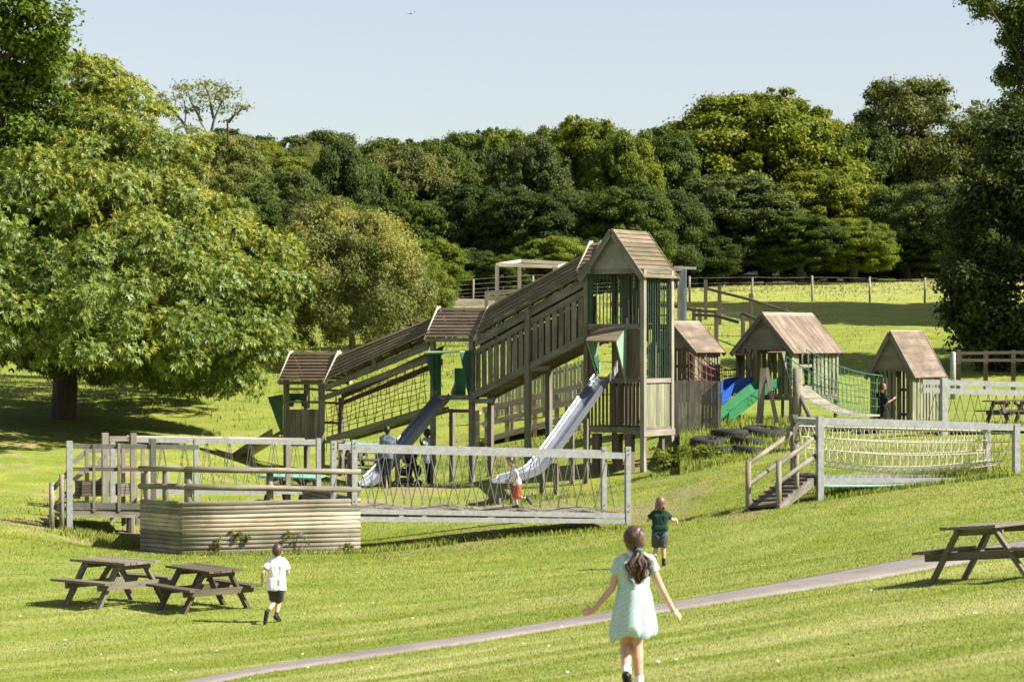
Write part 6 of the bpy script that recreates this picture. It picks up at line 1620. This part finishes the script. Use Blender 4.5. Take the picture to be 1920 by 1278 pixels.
C_RED = clothmat('red_patterned_shorts', (.62, .07, .035), .2, (.50, .22, .16)); C_DENIM = clothmat('grey_blue_denim', (.13, .16, .21), .35); C_BLK = clothmat('black_cloth', (.010, .010, .011), .3); C_PALE = clothmat('pale_grey_top', (.48, .49, .52), .15); C_JEAN = clothmat('blue_jeans', (.04, .08, .18), .3); C_SOCKW = clothmat('white_socks', (.80, .80, .80), .08); C_SHOE = clothmat('black_shoe_leather', (.014, .013, .013), .3, None, .4); C_SHOEG = clothmat('grey_trainers', (.09, .085, .085), .4, None, .6); C_LEATH = C_SHOE

def prim_capsule(V, Fc, p, q, r1, r2, flat=False, n=14):
    p = Vector(p); q = Vector(q); d = q - p; ln = d.length
    d = d.normalized() if ln > 1e-6 else Vector((0, 0, 1))
    x = d.cross(Vector((.31, .77, .55))).normalized(); y = d.cross(x); rings = []
    if flat: rings = [(-.0, r1), (ln, r2)]
    else:
        for a in (-80, -55, -28, 0): rings.append((r1 * math.sin(math.radians(a)), r1 * math.cos(math.radians(a))))
        for a in (0, 28, 55, 80): rings.append((ln + r2 * math.sin(math.radians(a)), r2 * math.cos(math.radians(a))))
    i0 = len(V)
    for (h, r) in rings:
        for j in range(n):
            t = 2 * PI * j / n; V.append(tuple(p + d * h + x * (r * math.cos(t)) + y * (r * math.sin(t))))
    m = len(rings)
    for k in range(m - 1):
        for j in range(n): Fc.append((i0 + k * n + j, i0 + k * n + (j + 1) % n, i0 + (k + 1) * n + (j + 1) % n, i0 + (k + 1) * n + j))
    Fc.append(tuple(i0 + j for j in range(n - 1, -1, -1))); Fc.append(tuple(i0 + (m - 1) * n + j for j in range(n)))
def prim_ell(V, Fc, c, ax, nu=16, nv=10):
    c = Vector(c); i0 = len(V); X, Y, Zv = [Vector(a) for a in ax]
    for k in range(nv + 1):
        ph = -PI / 2 + PI * k / nv; ph = max(-1.5, min(1.5, ph))
        for j in range(nu):
            t = 2 * PI * j / nu; V.append(tuple(c + X * (math.cos(ph) * math.cos(t)) + Y * (math.cos(ph) * math.sin(t)) + Zv * math.sin(ph)))
    for k in range(nv):
        for j in range(nu): Fc.append((i0 + k * nu + j, i0 + k * nu + (j + 1) % nu, i0 + (k + 1) * nu + (j + 1) % nu, i0 + (k + 1) * nu + j))
    Fc.append(tuple(i0 + j for j in range(nu - 1, -1, -1))); Fc.append(tuple(i0 + nv * nu + j for j in range(nu)))
def prim_loft(V, Fc, rings):
    i0 = len(V); n = len(rings[0])
    for r in rings: V += [tuple(p) for p in r]
    for k in range(len(rings) - 1):
        for j in range(n): Fc.append((i0 + k * n + j, i0 + k * n + (j + 1) % n, i0 + (k + 1) * n + (j + 1) % n, i0 + (k + 1) * n + j))
    Fc.append(tuple(i0 + j for j in range(n - 1, -1, -1))); e = i0 + (len(rings) - 1) * n; Fc.append(tuple(e + j for j in range(n)))
class Sculpt:
    """overlapping rounded volumes fused into one continuous skin"""
    def __init__(s): s.V = []; s.F = []
    def cap(s, p, q, r1, r2=None): prim_capsule(s.V, s.F, p, q, r1, r2 if r2 is not None else r1); return s
    def cone(s, p, q, r1, r2): prim_capsule(s.V, s.F, p, q, r1, r2, True); return s
    def ell(s, c, ax): prim_ell(s.V, s.F, c, ax); return s
    def loft(s, rings): prim_loft(s.V, s.F, rings); return s
    def build(s, name, mat, parent, vox, smooth=5, wrinkle=0, wscale=9, seed=0):
        o0 = off(parent); me = bpy.data.meshes.new(name); me.from_pydata([(a - o0.x, b - o0.y, c - o0.z) for a, b, c in s.V], [], s.F)
        import bmesh
        bm = bmesh.new(); bm.from_mesh(me); bmesh.ops.recalc_face_normals(bm, faces=bm.faces); bm.to_mesh(me); bm.free()
        t = bpy.data.objects.new(name + '_tmp', me); COL.objects.link(t)
        r = t.modifiers.new('r', 'REMESH'); r.mode = 'VOXEL'; r.voxel_size = vox
        sm = t.modifiers.new('s', 'SMOOTH'); sm.factor = .5; sm.iterations = smooth
        dg = bpy.context.evaluated_depsgraph_get(); me2 = bpy.data.meshes.new_from_object(t.evaluated_get(dg)); bpy.data.objects.remove(t); bpy.data.meshes.remove(me)
        me2.name = name
        if wrinkle:
            nrm = [v.normal.copy() for v in me2.vertices]
            for v, nn in zip(me2.vertices, nrm):
                c = v.co * wscale + Vector((seed, 0, seed)); v.co += nn * (wrinkle * (mnoise.noise(c) + .6 * mnoise.noise(Vector((c.x * 2.3, c.y * 2.3, c.z * 1.1)))))
        me2.materials.clear(); me2.materials.append(mat)
        me2.polygons.foreach_set('use_smooth', [True] * len(me2.polygons))
        o = bpy.data.objects.new(name, me2); COL.objects.link(o); o.parent = parent; OFF[o.name] = o0.copy(); return o

def hand(S, wr, tip, k, palmn, curl=.5, thumb=1):
    """palm, four unequal fingers, side thumb"""
    d = (tip - wr).normalized(); pn = (palmn - d * palmn.dot(d)).normalized(); sd_ = d.cross(pn) * thumb
    pc = wr + d * .038 * k; S.ell(pc, (d * .044 * k, sd_ * .032 * k, pn * .015 * k)); S.cap(wr, pc, .019 * k, .018 * k)
    for i, (o, l) in enumerate(((.024, .052), (.008, .060), (-.008, .056), (-.023, .044))):
        b = wr + d * .072 * k + sd_ * o * k; l *= k
        a = b + (d * math.cos(curl * .6) + pn * math.sin(curl * .6)) * l * .5; e = a + (d * math.cos(curl * 1.7) + pn * math.sin(curl * 1.7)) * l * .5
        S.cap(b, a, .0085 * k, .008 * k); S.cap(a, e, .008 * k, .0065 * k)
    b = wr + d * .022 * k + sd_ * .026 * k; a = b + (d * .6 + sd_ * .7 + pn * .3).normalized() * .03 * k; S.cap(b, a, .0105 * k, .0095 * k); S.cap(a, a + (d * .9 + pn * .4).normalized() * .026 * k, .009 * k, .007 * k)

def person(label, d, J, k, skin, hairm, bf, ff, cloth, vox=.009, hair='short', adult=False, curl=.5, group=None):
    """J: joints as (px, py, offset in depth); bf, ff: where body and face point"""
    q = lambda n: P(J[n][0], J[n][1], d + (J[n][2] if len(J[n]) > 2 else 0)) if False else P(J[n][0], J[n][1], d) + Vector((0, (J[n][2] if len(J[n]) > 2 else 0), 0))
    j = {n: q(n) for n in J}; foot = min((j['anL'], j['anR']), key=lambda v: v.z)
    t = thing('person', label, 'person', Vector((j['pelvis'].x, j['pelvis'].y, foot.z - .05)), group)
    bf = Vector(bf).normalized(); ff = Vector(ff).normalized(); side = (j['shR'] - j['shL']).normalized()
    up = (j['head'] - j['neck']).normalized(); up = (up + Z * .6).normalized(); ff = (ff - up * ff.dot(up)).normalized(); hs = ff.cross(up).normalized()
    hk = k * (1.02 if adult else 1.0) * (.96 if adult else 1.0)
    B = Sculpt(); hc = j['head']; hr = .105 * (k ** .55)
    B.ell(hc + up * .012, (hs * hr * .72, ff * hr * .88, up * hr * .98)); B.ell(hc + ff * hr * .30 - up * hr * .45, (hs * hr * .50, ff * hr * .52, up * hr * .52))
    B.cap(hc + ff * hr * .84 + up * hr * .02, hc + ff * hr * .96 - up * hr * .16, .010 * k, .014 * k)
    for s_ in (-1, 1): B.ell(hc + hs * (hr * .72 * s_) - up * hr * .08 - ff * hr * .05, (hs * .009 * k, ff * hr * .14, up * hr * .22))
    B.cap(hc + ff * hr * .78 - up * hr * .42 - hs * hr * .14, hc + ff * hr * .78 - up * hr * .42 + hs * hr * .14, .010 * k)
    B.cap(j['neck'] - Z * .01, hc - up * hr * .5, .044 * k ** .8, .042 * k ** .8)
    w0 = (j['shR'] - j['shL']).length; ctr = lambda a, b, u: j[a].lerp(j[b], u)
    rows = [(j['neck'] - Z * .035 * k, w0 * .30, .048 * k), (j['neck'].lerp(j['pelvis'], .28), w0 * .28, .074 * k), (j['neck'].lerp(j['pelvis'], .62), w0 * .20, .070 * k), (j['pelvis'], w0 * .22, .080 * k)]
    hips = (j['hipR'] - j['hipL']); hips = hips.normalized() if hips.length > 1e-3 else side
    def torso(S, inf, last=None, squeeze=1, upto=4):
        pr = None
        for i, (c, hw, r) in enumerate(rows[:upto]):
            sv = side.lerp(hips, i / 3).normalized(); a, b = c - sv * hw * squeeze, c + sv * hw * squeeze; rr = r + inf
            S.cap(a, b, rr, rr)
            if pr: S.cap(pr[0], a, pr[2], rr); S.cap(pr[1], b, pr[2], rr); S.cap(pr[3], c, pr[2], rr)
            pr = (a, b, rr, c)
        for sh in ('shL', 'shR'): S.cap(rows[0][0], j[sh], rows[0][2] * .9 + inf, .040 * k + inf); S.cap(rows[1][0], j[sh], rows[1][2] * .9 + inf * .5, .038 * k + inf)
    torso(B, 0)
    for s_ in 'LR':
        B.cap(j['sh' + s_], j['el' + s_], .036 * k, .029 * k); B.cap(j['el' + s_], j['wr' + s_], .029 * k, .020 * k)
        pn = -bf if cloth.get('palmback') else (bf * .4 - side * (1 if s_ == 'R' else -1)).normalized()
        hand(B, j['wr' + s_], j['ha' + s_], k ** .8, pn, curl, 1 if s_ == 'R' else -1)
        B.cap(j['hip' + s_], j['kn' + s_], .066 * k, .047 * k); kn = j['kn' + s_]; an = j['an' + s_]
        B.cap(kn, kn.lerp(an, .35) - bf * .008 * k, .046 * k, .044 * k); B.cap(kn.lerp(an, .35) - bf * .008 * k, an, .044 * k, .029 * k); B.cap(an, j['toe' + s_], .030 * k, .024 * k)
    B.build('body', skin, t, vox, 4)
    for s_ in (-1, 1):
        E = Sculpt(); E.ell(hc + ff * hr * .80 + hs * (hr * .30 * s_) + up * hr * .03, (hs * .011 * k, ff * .008 * k, up * .006 * k)); E.build('eye', C_BLK, t, .003, 1)
    # hair
    Hh = Sculpt()
    if hair in ('short', 'crop'):
        e_ = 1.06 if hair == 'short' else 1.03
        Hh.ell(hc + up * .022 - ff * hr * .10, (hs * hr * .76 * e_, ff * hr * .86 * e_, up * hr * .97 * e_)); Hh.ell(hc - ff * hr * .30 - up * hr * .22, (hs * hr * .60, ff * hr * .58, up * hr * .55))
        if hair == 'short': Hh.cap(hc + up * hr * .86 + ff * hr * .3, hc + up * hr * .72 + ff * hr * .72 + hs * .02, .028 * k, .018 * k)
    elif hair == 'bob':
        Hh.ell(hc + up * .02 - ff * hr * .14, (hs * hr * .86, ff * hr * .90, up * hr * 1.02)); Hh.ell(hc - ff * hr * .30 - up * hr * .55, (hs * hr * .80, ff * hr * .55, up * hr * .75))
        for a in (-.6, -.2, .25, .65): Hh.cap(hc - ff * hr * .5 + hs * hr * a - up * hr * .6, hc - ff * hr * .55 + hs * hr * a * 1.15 - up * hr * (1.35 + .2 * math.sin(a * 9)), .034 * k, .010 * k)
        for s_ in (-1, 1): Hh.cap(hc + hs * hr * .7 * s_ - up * hr * .2, hc + hs * hr * .85 * s_ - up * hr * 1.2 - ff * hr * .1, .03 * k, .012 * k)
    elif hair in ('pony', 'bun', 'afro'):
        g_ = 1.2 if hair == 'afro' else 1.06
        Hh.ell(hc + up * .016 - ff * hr * .13, (hs * hr * .76 * g_, ff * hr * .86 * g_, up * hr * .97 * g_)); Hh.ell(hc - ff * hr * .40 - up * hr * .28, (hs * hr * .62, ff * hr * .56, up * hr * .58))
        if hair == 'bun': Hh.ell(hc - ff * hr * .95 + up * hr * .35, (hs * hr * .4, ff * hr * .4, up * hr * .4))
        if hair == 'afro': Hh.ell(hc + up * hr * .15, (hs * hr * .9, ff * hr * .80, up * hr * 1.12))
    Hh.build('hair', hairm, t, min(vox, .007), 2, .0035 * k, 40)
    if hair == 'pony':
        kn_ = P(1197.5, 1029, d) - Vector((0, .115, 0)); rnd = random.Random(4); T_ = MB()
        for i in range(150):
            ox = rnd.gauss(0, .62); oy = rnd.gauss(0, .6); pts = []; ph = rnd.uniform(0, 6); ln = rnd.uniform(.62, 1.04); lock = round(ox * 2.2) * .9
            for m_ in range(12):
                u = m_ / 11 * ln; wid = .010 + .064 * math.sin(min(1, u * 1.2) * PI * .82)
                pts.append(kn_ + Vector((ox * wid + .012 * math.sin(u * 15 + ph * .25 + lock) - .014 * u, oy * wid * .6 - .035 * math.sin(u * 2.4), -.262 * u)))
            T_.tube(pts, [.0062 * (1 - .7 * (m_ / 11) ** 2) for m_ in range(12)], 5, cap=False)
        T_.build('ponytail', hairm, t, smooth=True)
        ST_ = MB(); kd = (kn_ - hc).normalized()          # combed strands drawn back to the band
        for i in range(170):
            az = rnd.uniform(-PI, PI); el_ = rnd.uniform(-.25, .95); s0 = (hs * math.sin(az) + ff * math.cos(az)) * math.cos(el_) + up * math.sin(el_)
            if s0.dot(ff) > .55 and el_ < .55: continue
            pts = []
            for m_ in range(9):
                u = m_ / 8; dv = s0.lerp(kd, u).normalized(); x_, y_, z_ = dv.dot(hs), dv.dot(ff), dv.dot(up); rr = 1 / math.sqrt((x_ / .80) ** 2 + (y_ / .93) ** 2 + (z_ / 1.03) ** 2)
                pts.append(hc + up * .016 - ff * hr * .13 + dv * (hr * rr * 1.0 + .002) + (kn_ - (hc + up * .016 - ff * hr * .13 + kd * hr)) * u ** 6 * .5)
            ST_.tube(pts, [.0038] * 8 + [.002], 5, cap=False)
        ST_.build('hair_strands', hairm, t, smooth=True)
        bn = Sculpt(); bn.ell(kn_ + Z * .004, (Vector((.030, 0, 0)), Vector((0, .030, 0)), Vector((0, 0, .016)))); bn.build('hair_band', clothmat('teal_hair_band', (.10, .20, .20)), t, .005, 1)
    # clothes
    S = Sculpt()
    if cloth['top'] == 'dress':
        torso(S, .011 * k, upto=3, squeeze=.95)
        for s_ in 'LR': S.cap(j['sh' + s_] - Z * .004, j['sh' + s_].lerp(j['el' + s_], .26), .050 * k, .054 * k); S.cone(j['sh' + s_].lerp(j['el' + s_], .2), j['sh' + s_].lerp(j['el' + s_], .40), .054 * k, .060 * k)
        wc = j['neck'].lerp(j['pelvis'], .50); hemc = P(1186.5, 1191, d); rings = []; m = 84
        for i in range(15):
            u = i / 14; c = wc.lerp(hemc, u) + Vector((0, -.02 * u, 0)); rx = lerp(.098, .198, u ** .72); ry = lerp(.085, .150, u ** .7)
            if u > .86: sq = 1 - .14 * ((u - .86) / .14) ** 1.5; rx *= sq; ry *= sq
            ring = []
            for a_ in range(m):
                th = 2 * PI * a_ / m; pl = 1 + (.15 * abs(math.sin(5 * th + 1.4 * math.sin(th * 2) + .9 * u)) ** .8 - .09 + .05 * math.sin(5 * th + 2 + u * 1.2)) * min(1, u * 1.3)
                ring.append(c + Vector((rx * pl * math.cos(th), ry * pl * math.sin(th), .030 * u * u * math.sin(3 * th + .8) + .018 * u * math.cos(th) + .012 * u * u * math.sin(7 * th))))
            rings.append(ring)
        S.loft(rings); S.build('dress', C_MINT, t, vox, 3, .0075, 7, 3)
        cl = Sculpt(); nb = j['neck'] + Z * .014; cl.cone(nb - Z * .022, nb + Z * .020, .062, .050); cl.build('collar', clothmat('blue_white_collar', (.62, .72, .86)), t, .005, 2)
    elif cloth['top']:
        inf = cloth.get('loose', .02) * k; torso(S, inf * .8, squeeze=1.0)
        hem = j['pelvis'] + (j['pelvis'] - j['neck']).normalized() * cloth.get('hem', .05) * k
        for s_ in (-1, 0, 1): S.cone(j['pelvis'] + hips * (w0 * .24 * s_) + (j['neck'] - j['pelvis']) * .3, hem + hips * (w0 * .24 * s_), .078 * k + inf, .088 * k + inf)
        sl = cloth.get('sleeve', .6)
        for s_ in 'LR':
            if sl <= 1: S.cap(j['sh' + s_], j['sh' + s_].lerp(j['el' + s_], sl * .7), .043 * k + inf * .5, .043 * k + inf * .5); S.cone(j['sh' + s_].lerp(j['el' + s_], sl * .4), j['sh' + s_].lerp(j['el' + s_], sl), .044 * k + inf * .5, .050 * k + inf * .6)
            else: S.cap(j['sh' + s_], j['el' + s_], .048 * k, .040 * k); S.cap(j['el' + s_], j['el' + s_].lerp(j['wr' + s_], .85), .040 * k, .032 * k)
        S.build(cloth.get('topname', 'shirt'), cloth['topmat'], t, vox, 9, .008 * k, 9, len(label) % 5)
        if cloth.get('collar'):
            cl = Sculpt(); nb = j['neck'] + up * .012; cl.cone(nb - up * .02, nb + up * .018, .064 * k, .052 * k); cl.build('collar', cloth['topmat'], t, .006, 2)
    if cloth.get('bottom'):
        S = Sculpt(); ln = cloth.get('len', .9); r_ = .022 * k if ln <= 1 else .008 * k
        S.cap(j['pelvis'] - Z * .015 - hips * w0 * .2, j['pelvis'] - Z * .015 + hips * w0 * .2, .082 * k + r_ * .3)
        if cloth['bottom'] == 'skirt':
            c0 = j['pelvis'] + Z * .05; c1 = cloth['hempt'](d); rings = []
            for i in range(8):
                u = i / 7; c = c0.lerp(c1, u); rings.append([c + Vector((lerp(.15, .22, u) * math.cos(a_ * 2 * PI / 48) * (1 + .03 * u * math.sin(a_ * .9)), lerp(.13, .19, u) * math.sin(a_ * 2 * PI / 48), 0)) for a_ in range(48)])
            S.loft(rings)
        else:
            for s_ in 'LR':
                hp, kn, an = j['hip' + s_], j['kn' + s_], j['an' + s_]
                S.cap(j['pelvis'].lerp(hp, .6), hp, .080 * k, .074 * k + r_)
                if ln <= 1: S.cone(hp, hp.lerp(kn, ln), .074 * k + r_, .064 * k + r_)
                else: S.cap(hp, kn, .074 * k, .054 * k); S.cap(kn, an, .054 * k, .042 * k)
        S.build(cloth.get('botname', 'shorts'), cloth['botmat'], t, vox, 3, .006 * k, 15, 2)
    if cloth.get('belt'):
        S = Sculpt(); c = j['pelvis'] - Z * .012 * k; S.cap(c - hips * w0 * .23, c + hips * w0 * .23, .096 * k)
        S.build('waistband', cloth['belt'], t, vox, 2)
    for s_ in 'LR':
        an, toe, kn = j['an' + s_], j['toe' + s_], j['kn' + s_]; fd = (toe - an).normalized(); dn = (an - kn).normalized()
        if cloth.get('sock'):
            S = Sculpt(); S.cone(an.lerp(kn, cloth.get('sockh', .3)), an, .038 * k, .036 * k); S.cap(an, an + fd * .02, .036 * k); S.build('sock', cloth['sock'], t, min(vox, .007), 1)
        S = Sculpt(); hl = an + dn * .030 * k - fd * .018 * k; S.cap(hl, toe, .040 * k, .034 * k); S.cap(an + dn * .005, toe.lerp(an, .5), .038 * k, .036 * k)
        pn = (dn - fd * dn.dot(fd)).normalized() if (dn - fd * dn.dot(fd)).length > .1 else fd
        S.cap(hl + pn * .014 * k, toe + pn * .014 * k + fd * .012, .036 * k, .032 * k); S.build('shoe', cloth.get('shoe', C_SHOE), t, min(vox, .008), 3)
    return t, j

GIRL = person('girl in a mint gingham dress with a long brown ponytail running away in the foreground', 19.3, dict(
    head=(1188.5, 1012.5), neck=(1188, 1041), shL=(1160.5, 1055), shR=(1217, 1051), pelvis=(1188, 1128), elL=(1147, 1102, -.02), elR=(1239, 1100, .02), wrL=(1111.5, 1143, -.03), wrR=(1263, 1145, .05),
    haL=(1090, 1149, .02), haR=(1280, 1162, .08), hipL=(1177, 1140), hipR=(1198, 1140), knL=(1174, 1210, .10), knR=(1195, 1208, .06), anL=(1173, 1259, -.18), anR=(1199, 1285, .02), toeL=(1177.5, 1285, -.16), toeR=(1203, 1298, .13)),
    1.0, SKP, H_BR, (0, 1, 0), (-.35, 1, -.05), dict(top='dress', sock=C_SOCKW, sockh=.24, shoe=C_SHOE), vox=.0055, hair='pony', curl=.75)
person('boy in a white polo shirt and charcoal shorts running beside the picnic tables', 35, dict(
    head=(520, 1033), neck=(520, 1046.5), shL=(505, 1053), shR=(535, 1055), pelvis=(517.5, 1099), elL=(494, 1072, -.08), elR=(541, 1074, .02), wrL=(491.5, 1089, .0), wrR=(536, 1074, .18), haL=(490, 1098, .03), haR=(531, 1071, .24),
    hipL=(511.5, 1106), hipR=(523.5, 1106), knL=(514, 1127, .12), knR=(521.5, 1127, .14), anL=(503.5, 1144, -.20), anR=(517.5, 1154, .04), toeL=(500.5, 1163, -.24), toeR=(522.5, 1163, .13)),
    .86, SKP, H_SH, (0, 1, 0), (.05, 1, 0), dict(top='polo', topmat=C_WHITE, collar=1, sleeve=.62, loose=.024, hem=.06, bottom='shorts', botmat=C_GREY, len=.88, sock=C_GREY, sockh=.22, shoe=C_SHOE), vox=.008, hair='crop')
person('child with shoulder-length fair hair in a dark green shirt and grey shorts running uphill', 42, dict(
    head=(1238.5, 943), neck=(1238, 957), shL=(1225, 962), shR=(1251, 963), pelvis=(1237, 997), elL=(1214.5, 976, .02), elR=(1260, 974, .02), wrL=(1217, 971, .18), wrR=(1269, 974, .12), haL=(1221, 968, .24), haR=(1272, 984, .15),
    hipL=(1231, 1004), hipR=(1243.5, 1004), knL=(1230, 1026, .05), knR=(1244, 1026, .0), anL=(1226.5, 1047, -.06), anR=(1244.5, 1053, .0), toeL=(1227, 1060, .0), toeR=(1246, 1061, .10)),
    .92, SKP, H_FA, (0, 1, 0), (.2, 1, 0), dict(top='polo', topmat=C_DGRN, sleeve=.62, loose=.022, hem=-.05, bottom='shorts', botmat=C_MIDG, len=.95, belt=clothmat('blue_waistband', (.07, .14, .35)), sock=C_BLK, sockh=.28, shoe=C_SHOE), vox=.009, hair='bob')
person('boy in a white T-shirt and red shorts running along the chain bridge', 52.75, dict(
    head=(957.5, 865), neck=(961.5, 876), shL=(961, 880, .11), shR=(966, 881, -.10), pelvis=(970.5, 906), elL=(958, 893, .16), elR=(971.5, 892, -.16), wrL=(954, 900, .12), wrR=(964.5, 901, -.18), haL=(950, 901, .1), haR=(959.5, 902.5, -.17),
    hipL=(970, 910, .06), hipR=(971, 910, -.06), knL=(966, 934, .05), knR=(970, 931, -.05), anL=(969.5, 947.5, .05), anR=(988, 934, -.05), toeL=(962.5, 950.5, .03), toeR=(995, 943, -.05)),
    .88, SKP, H_SH, (-1, -.15, 0), (-.8, -.6, -.12), dict(top='tee', topmat=C_WHITE, sleeve=.6, loose=.018, hem=.03, bottom='shorts', botmat=C_RED, len=1.0, sock=C_BLK, sockh=.14, shoe=C_SHOEG), vox=.009, hair='short')
person('adult with short black hair in a grey-blue top standing behind the left steel slide', 66, dict(
    head=(726, 806), neck=(726.5, 817), shL=(716, 821.5), shR=(736, 821.5), pelvis=(723.5, 853), elL=(713, 837, .05), elR=(740, 833, .05), wrL=(718, 845, .25), wrR=(741, 836, .28), haL=(722, 845, .32), haR=(738, 835, .36),
    hipL=(719, 858), hipR=(728, 858), knL=(720, 885), knR=(729, 885, .05), anL=(721, 911), anR=(730, 911, .1), toeL=(720, 915, .14), toeR=(731, 915, .24)),
    1.2, SKD, H_BK, (.2, 1, 0), (.25, 1, 0), dict(top='top', topmat=C_DENIM, sleeve=1.2, loose=.022, hem=.08, bottom='trousers', botmat=C_BLK, len=1.5, shoe=C_SHOE), vox=.012, hair='crop', adult=True)
person('adult in long pale grey top, hand raised, half hidden by a post', 70.6, dict(
    head=(800.5, 811), neck=(802, 822), shL=(796, 826), shR=(812, 826), pelvis=(805, 856), elL=(790.5, 834, -.1), elR=(813, 842, 0), wrL=(788.5, 826, -.22), wrR=(814, 853, -.08), haL=(788, 819, -.26), haR=(813, 859, -.12),
    hipL=(801, 861), hipR=(809, 861), knL=(802, 884), knR=(809, 884), anL=(803, 905), anR=(809, 905), toeL=(800, 908, -.12), toeR=(808, 908, -.14)),
    1.18, SKD, H_BK, (-.7, -.7, 0), (-.9, -.4, 0), dict(top='tunic', topname='tunic', topmat=C_PALE, sleeve=.75, loose=.03, hem=.16, bottom='leggings', botname='leggings', botmat=C_BLK, len=1.5, shoe=C_SHOE), vox=.012, hair='bun', adult=True)
person('woman in black with sunglasses leaning at the free standing hut', 73.4, dict(
    head=(1655, 725), neck=(1653.5, 736), shL=(1647, 740, .08), shR=(1658.5, 740.5, -.08), pelvis=(1654.5, 767), elL=(1652, 753, .2), elR=(1664, 754, -.12), wrL=(1664, 752, .2), wrR=(1674.5, 748, -.05), haL=(1668, 749, .2), haR=(1680, 744.5, 0),
    hipL=(1653, 771, .05), hipR=(1656, 771, -.05), knL=(1654, 795, .05), knR=(1656, 795, -.05), anL=(1653, 815, .05), anR=(1655, 816, -.05), toeL=(1658, 818, .05), toeR=(1661, 819, -.05)),
    1.14, SKT, H_RED, (1, -.2, 0), (1, -.25, -.05), dict(top='top', topmat=C_BLK, sleeve=.85, loose=.02, hem=.02, bottom='skirt', botname='skirt', botmat=C_BLK, hempt=lambda d: P(1656.5, 784, d), shoe=C_SHOE), vox=.012, hair='pulled' if False else 'bun', adult=True)
person('small child in a white top and blue jeans at the low end of the ramp', 76.2, dict(
    head=(890.5, 761.5), neck=(891, 768.5), shL=(887, 771), shR=(896, 771), pelvis=(891.5, 785), elL=(886, 777, 0), elR=(899, 776, .05), wrL=(887, 782, -.08), wrR=(902, 773, .08), haL=(888, 784, -.1), haR=(905, 772, .1),
    hipL=(889.5, 787), hipR=(893.5, 787), knL=(889, 796), knR=(893, 796), anL=(889, 805), anR=(893, 804.5), toeL=(888, 806, -.1), toeR=(892.5, 806, -.1)),
    .72, SKP, H_SH, (-.2, -1, 0), (-.2, -1, 0), dict(top='top', topmat=C_WHITE, sleeve=1.2, loose=.015, hem=.02, bottom='jeans', botname='jeans', botmat=C_JEAN, len=1.5, shoe=C_SHOE), vox=.010, hair='short')

# ------------------------------------------------------------------ pushchair
pc = P(765, 911, 67); PU = thing('pushchair', 'black pushchair with raised hood behind the left steel slide', 'pushchair', pc)
s_ = F / 67
def pp(px, py, dy=0): return P(px, py, 67) + Vector((0, dy, 0))
for dy in (-.22, .22):
    mb = MB(); mb.tube([pp(742, 909, dy), pp(752, 878, dy), pp(778, 862, dy), pp(785, 850, dy)], .016, 6); mb.tube([pp(784, 907, dy), pp(776, 880, dy), pp(762, 868, dy)], .016, 6); mb.tube([pp(742, 906, dy), pp(784, 904, dy)], .014, 6); mb.build('frame_tube', 'galvdull', PU)
mb = MB(); mb.tube([pp(785, 850, -.22), pp(787, 848, -.2), pp(787, 848, .2), pp(785, 850, .22)], .018, 6); mb.build('handle', 'black', PU)
for (px, py, r) in ((742, 909, .095), (784, 908, .10)):
    for dy in (-.24, .24):
        mb = MB(); vs = []; nu = 18; c = pp(px, py, dy); c.z = max(c.z, hgt(c.x, c.y) + r)
        for i in range(nu):
            for jx in range(8):
                a, b_2 = 2 * PI * i / nu, 2 * PI * jx / 8; rr = r - .02 + .02 * math.cos(b_2); vs.append((c.x + rr * math.cos(a), c.y + .022 * math.sin(b_2), c.z + rr * math.sin(a)))
        mb.poly(vs, [(i * 8 + jx, ((i + 1) % nu) * 8 + jx, ((i + 1) % nu) * 8 + (jx + 1) % 8, i * 8 + (jx + 1) % 8) for i in range(nu) for jx in range(8)]); w_ = mb.build('wheel', 'tyre', PU, smooth=True)
        mb = MB(); mb.tube([c + Vector((0, -.02, 0)), c + Vector((0, .02, 0))], r * .35, 10)
        for a in range(5): mb.beam(c, c + Vector((math.cos(a * 1.257), 0, math.sin(a * 1.257))) * (r - .02), .012, .012, Vector((0, 1, 0)))
        mb.build('hub', 'galvdull', w_)
S = Sculpt(); 
for dy in (-.13, 0, .13): S.cap(pp(752, 884, dy), pp(766, 886, dy), .10, .10); S.cap(pp(766, 884, dy), pp(775, 862, dy), .10, .08)
S.build('seat', C_BLK, PU, .015, 3)
S = Sculpt(); S.ell(pp(768, 858), (Vector((.22, 0, 0)), Vector((0, .22, 0)), Vector((.05, 0, .17)))); S.ell(pp(773, 868), (Vector((.13, 0, 0)), Vector((0, .21, 0)), Vector((0, 0, .18)))); S.build('hood', C_BLK, PU, .015, 3)
S = Sculpt(); S.ell(pp(784, 882), (Vector((.10, 0, 0)), Vector((0, .18, 0)), Vector((0, 0, .16)))); S.build('bag', C_BLK, PU, .015, 3)
S = Sculpt(); S.cap(pp(752, 900, -.1), pp(772, 899, -.1), .07); S.cap(pp(752, 900, .1), pp(772, 899, .1), .07); S.build('basket', C_GREY, PU, .015, 3)
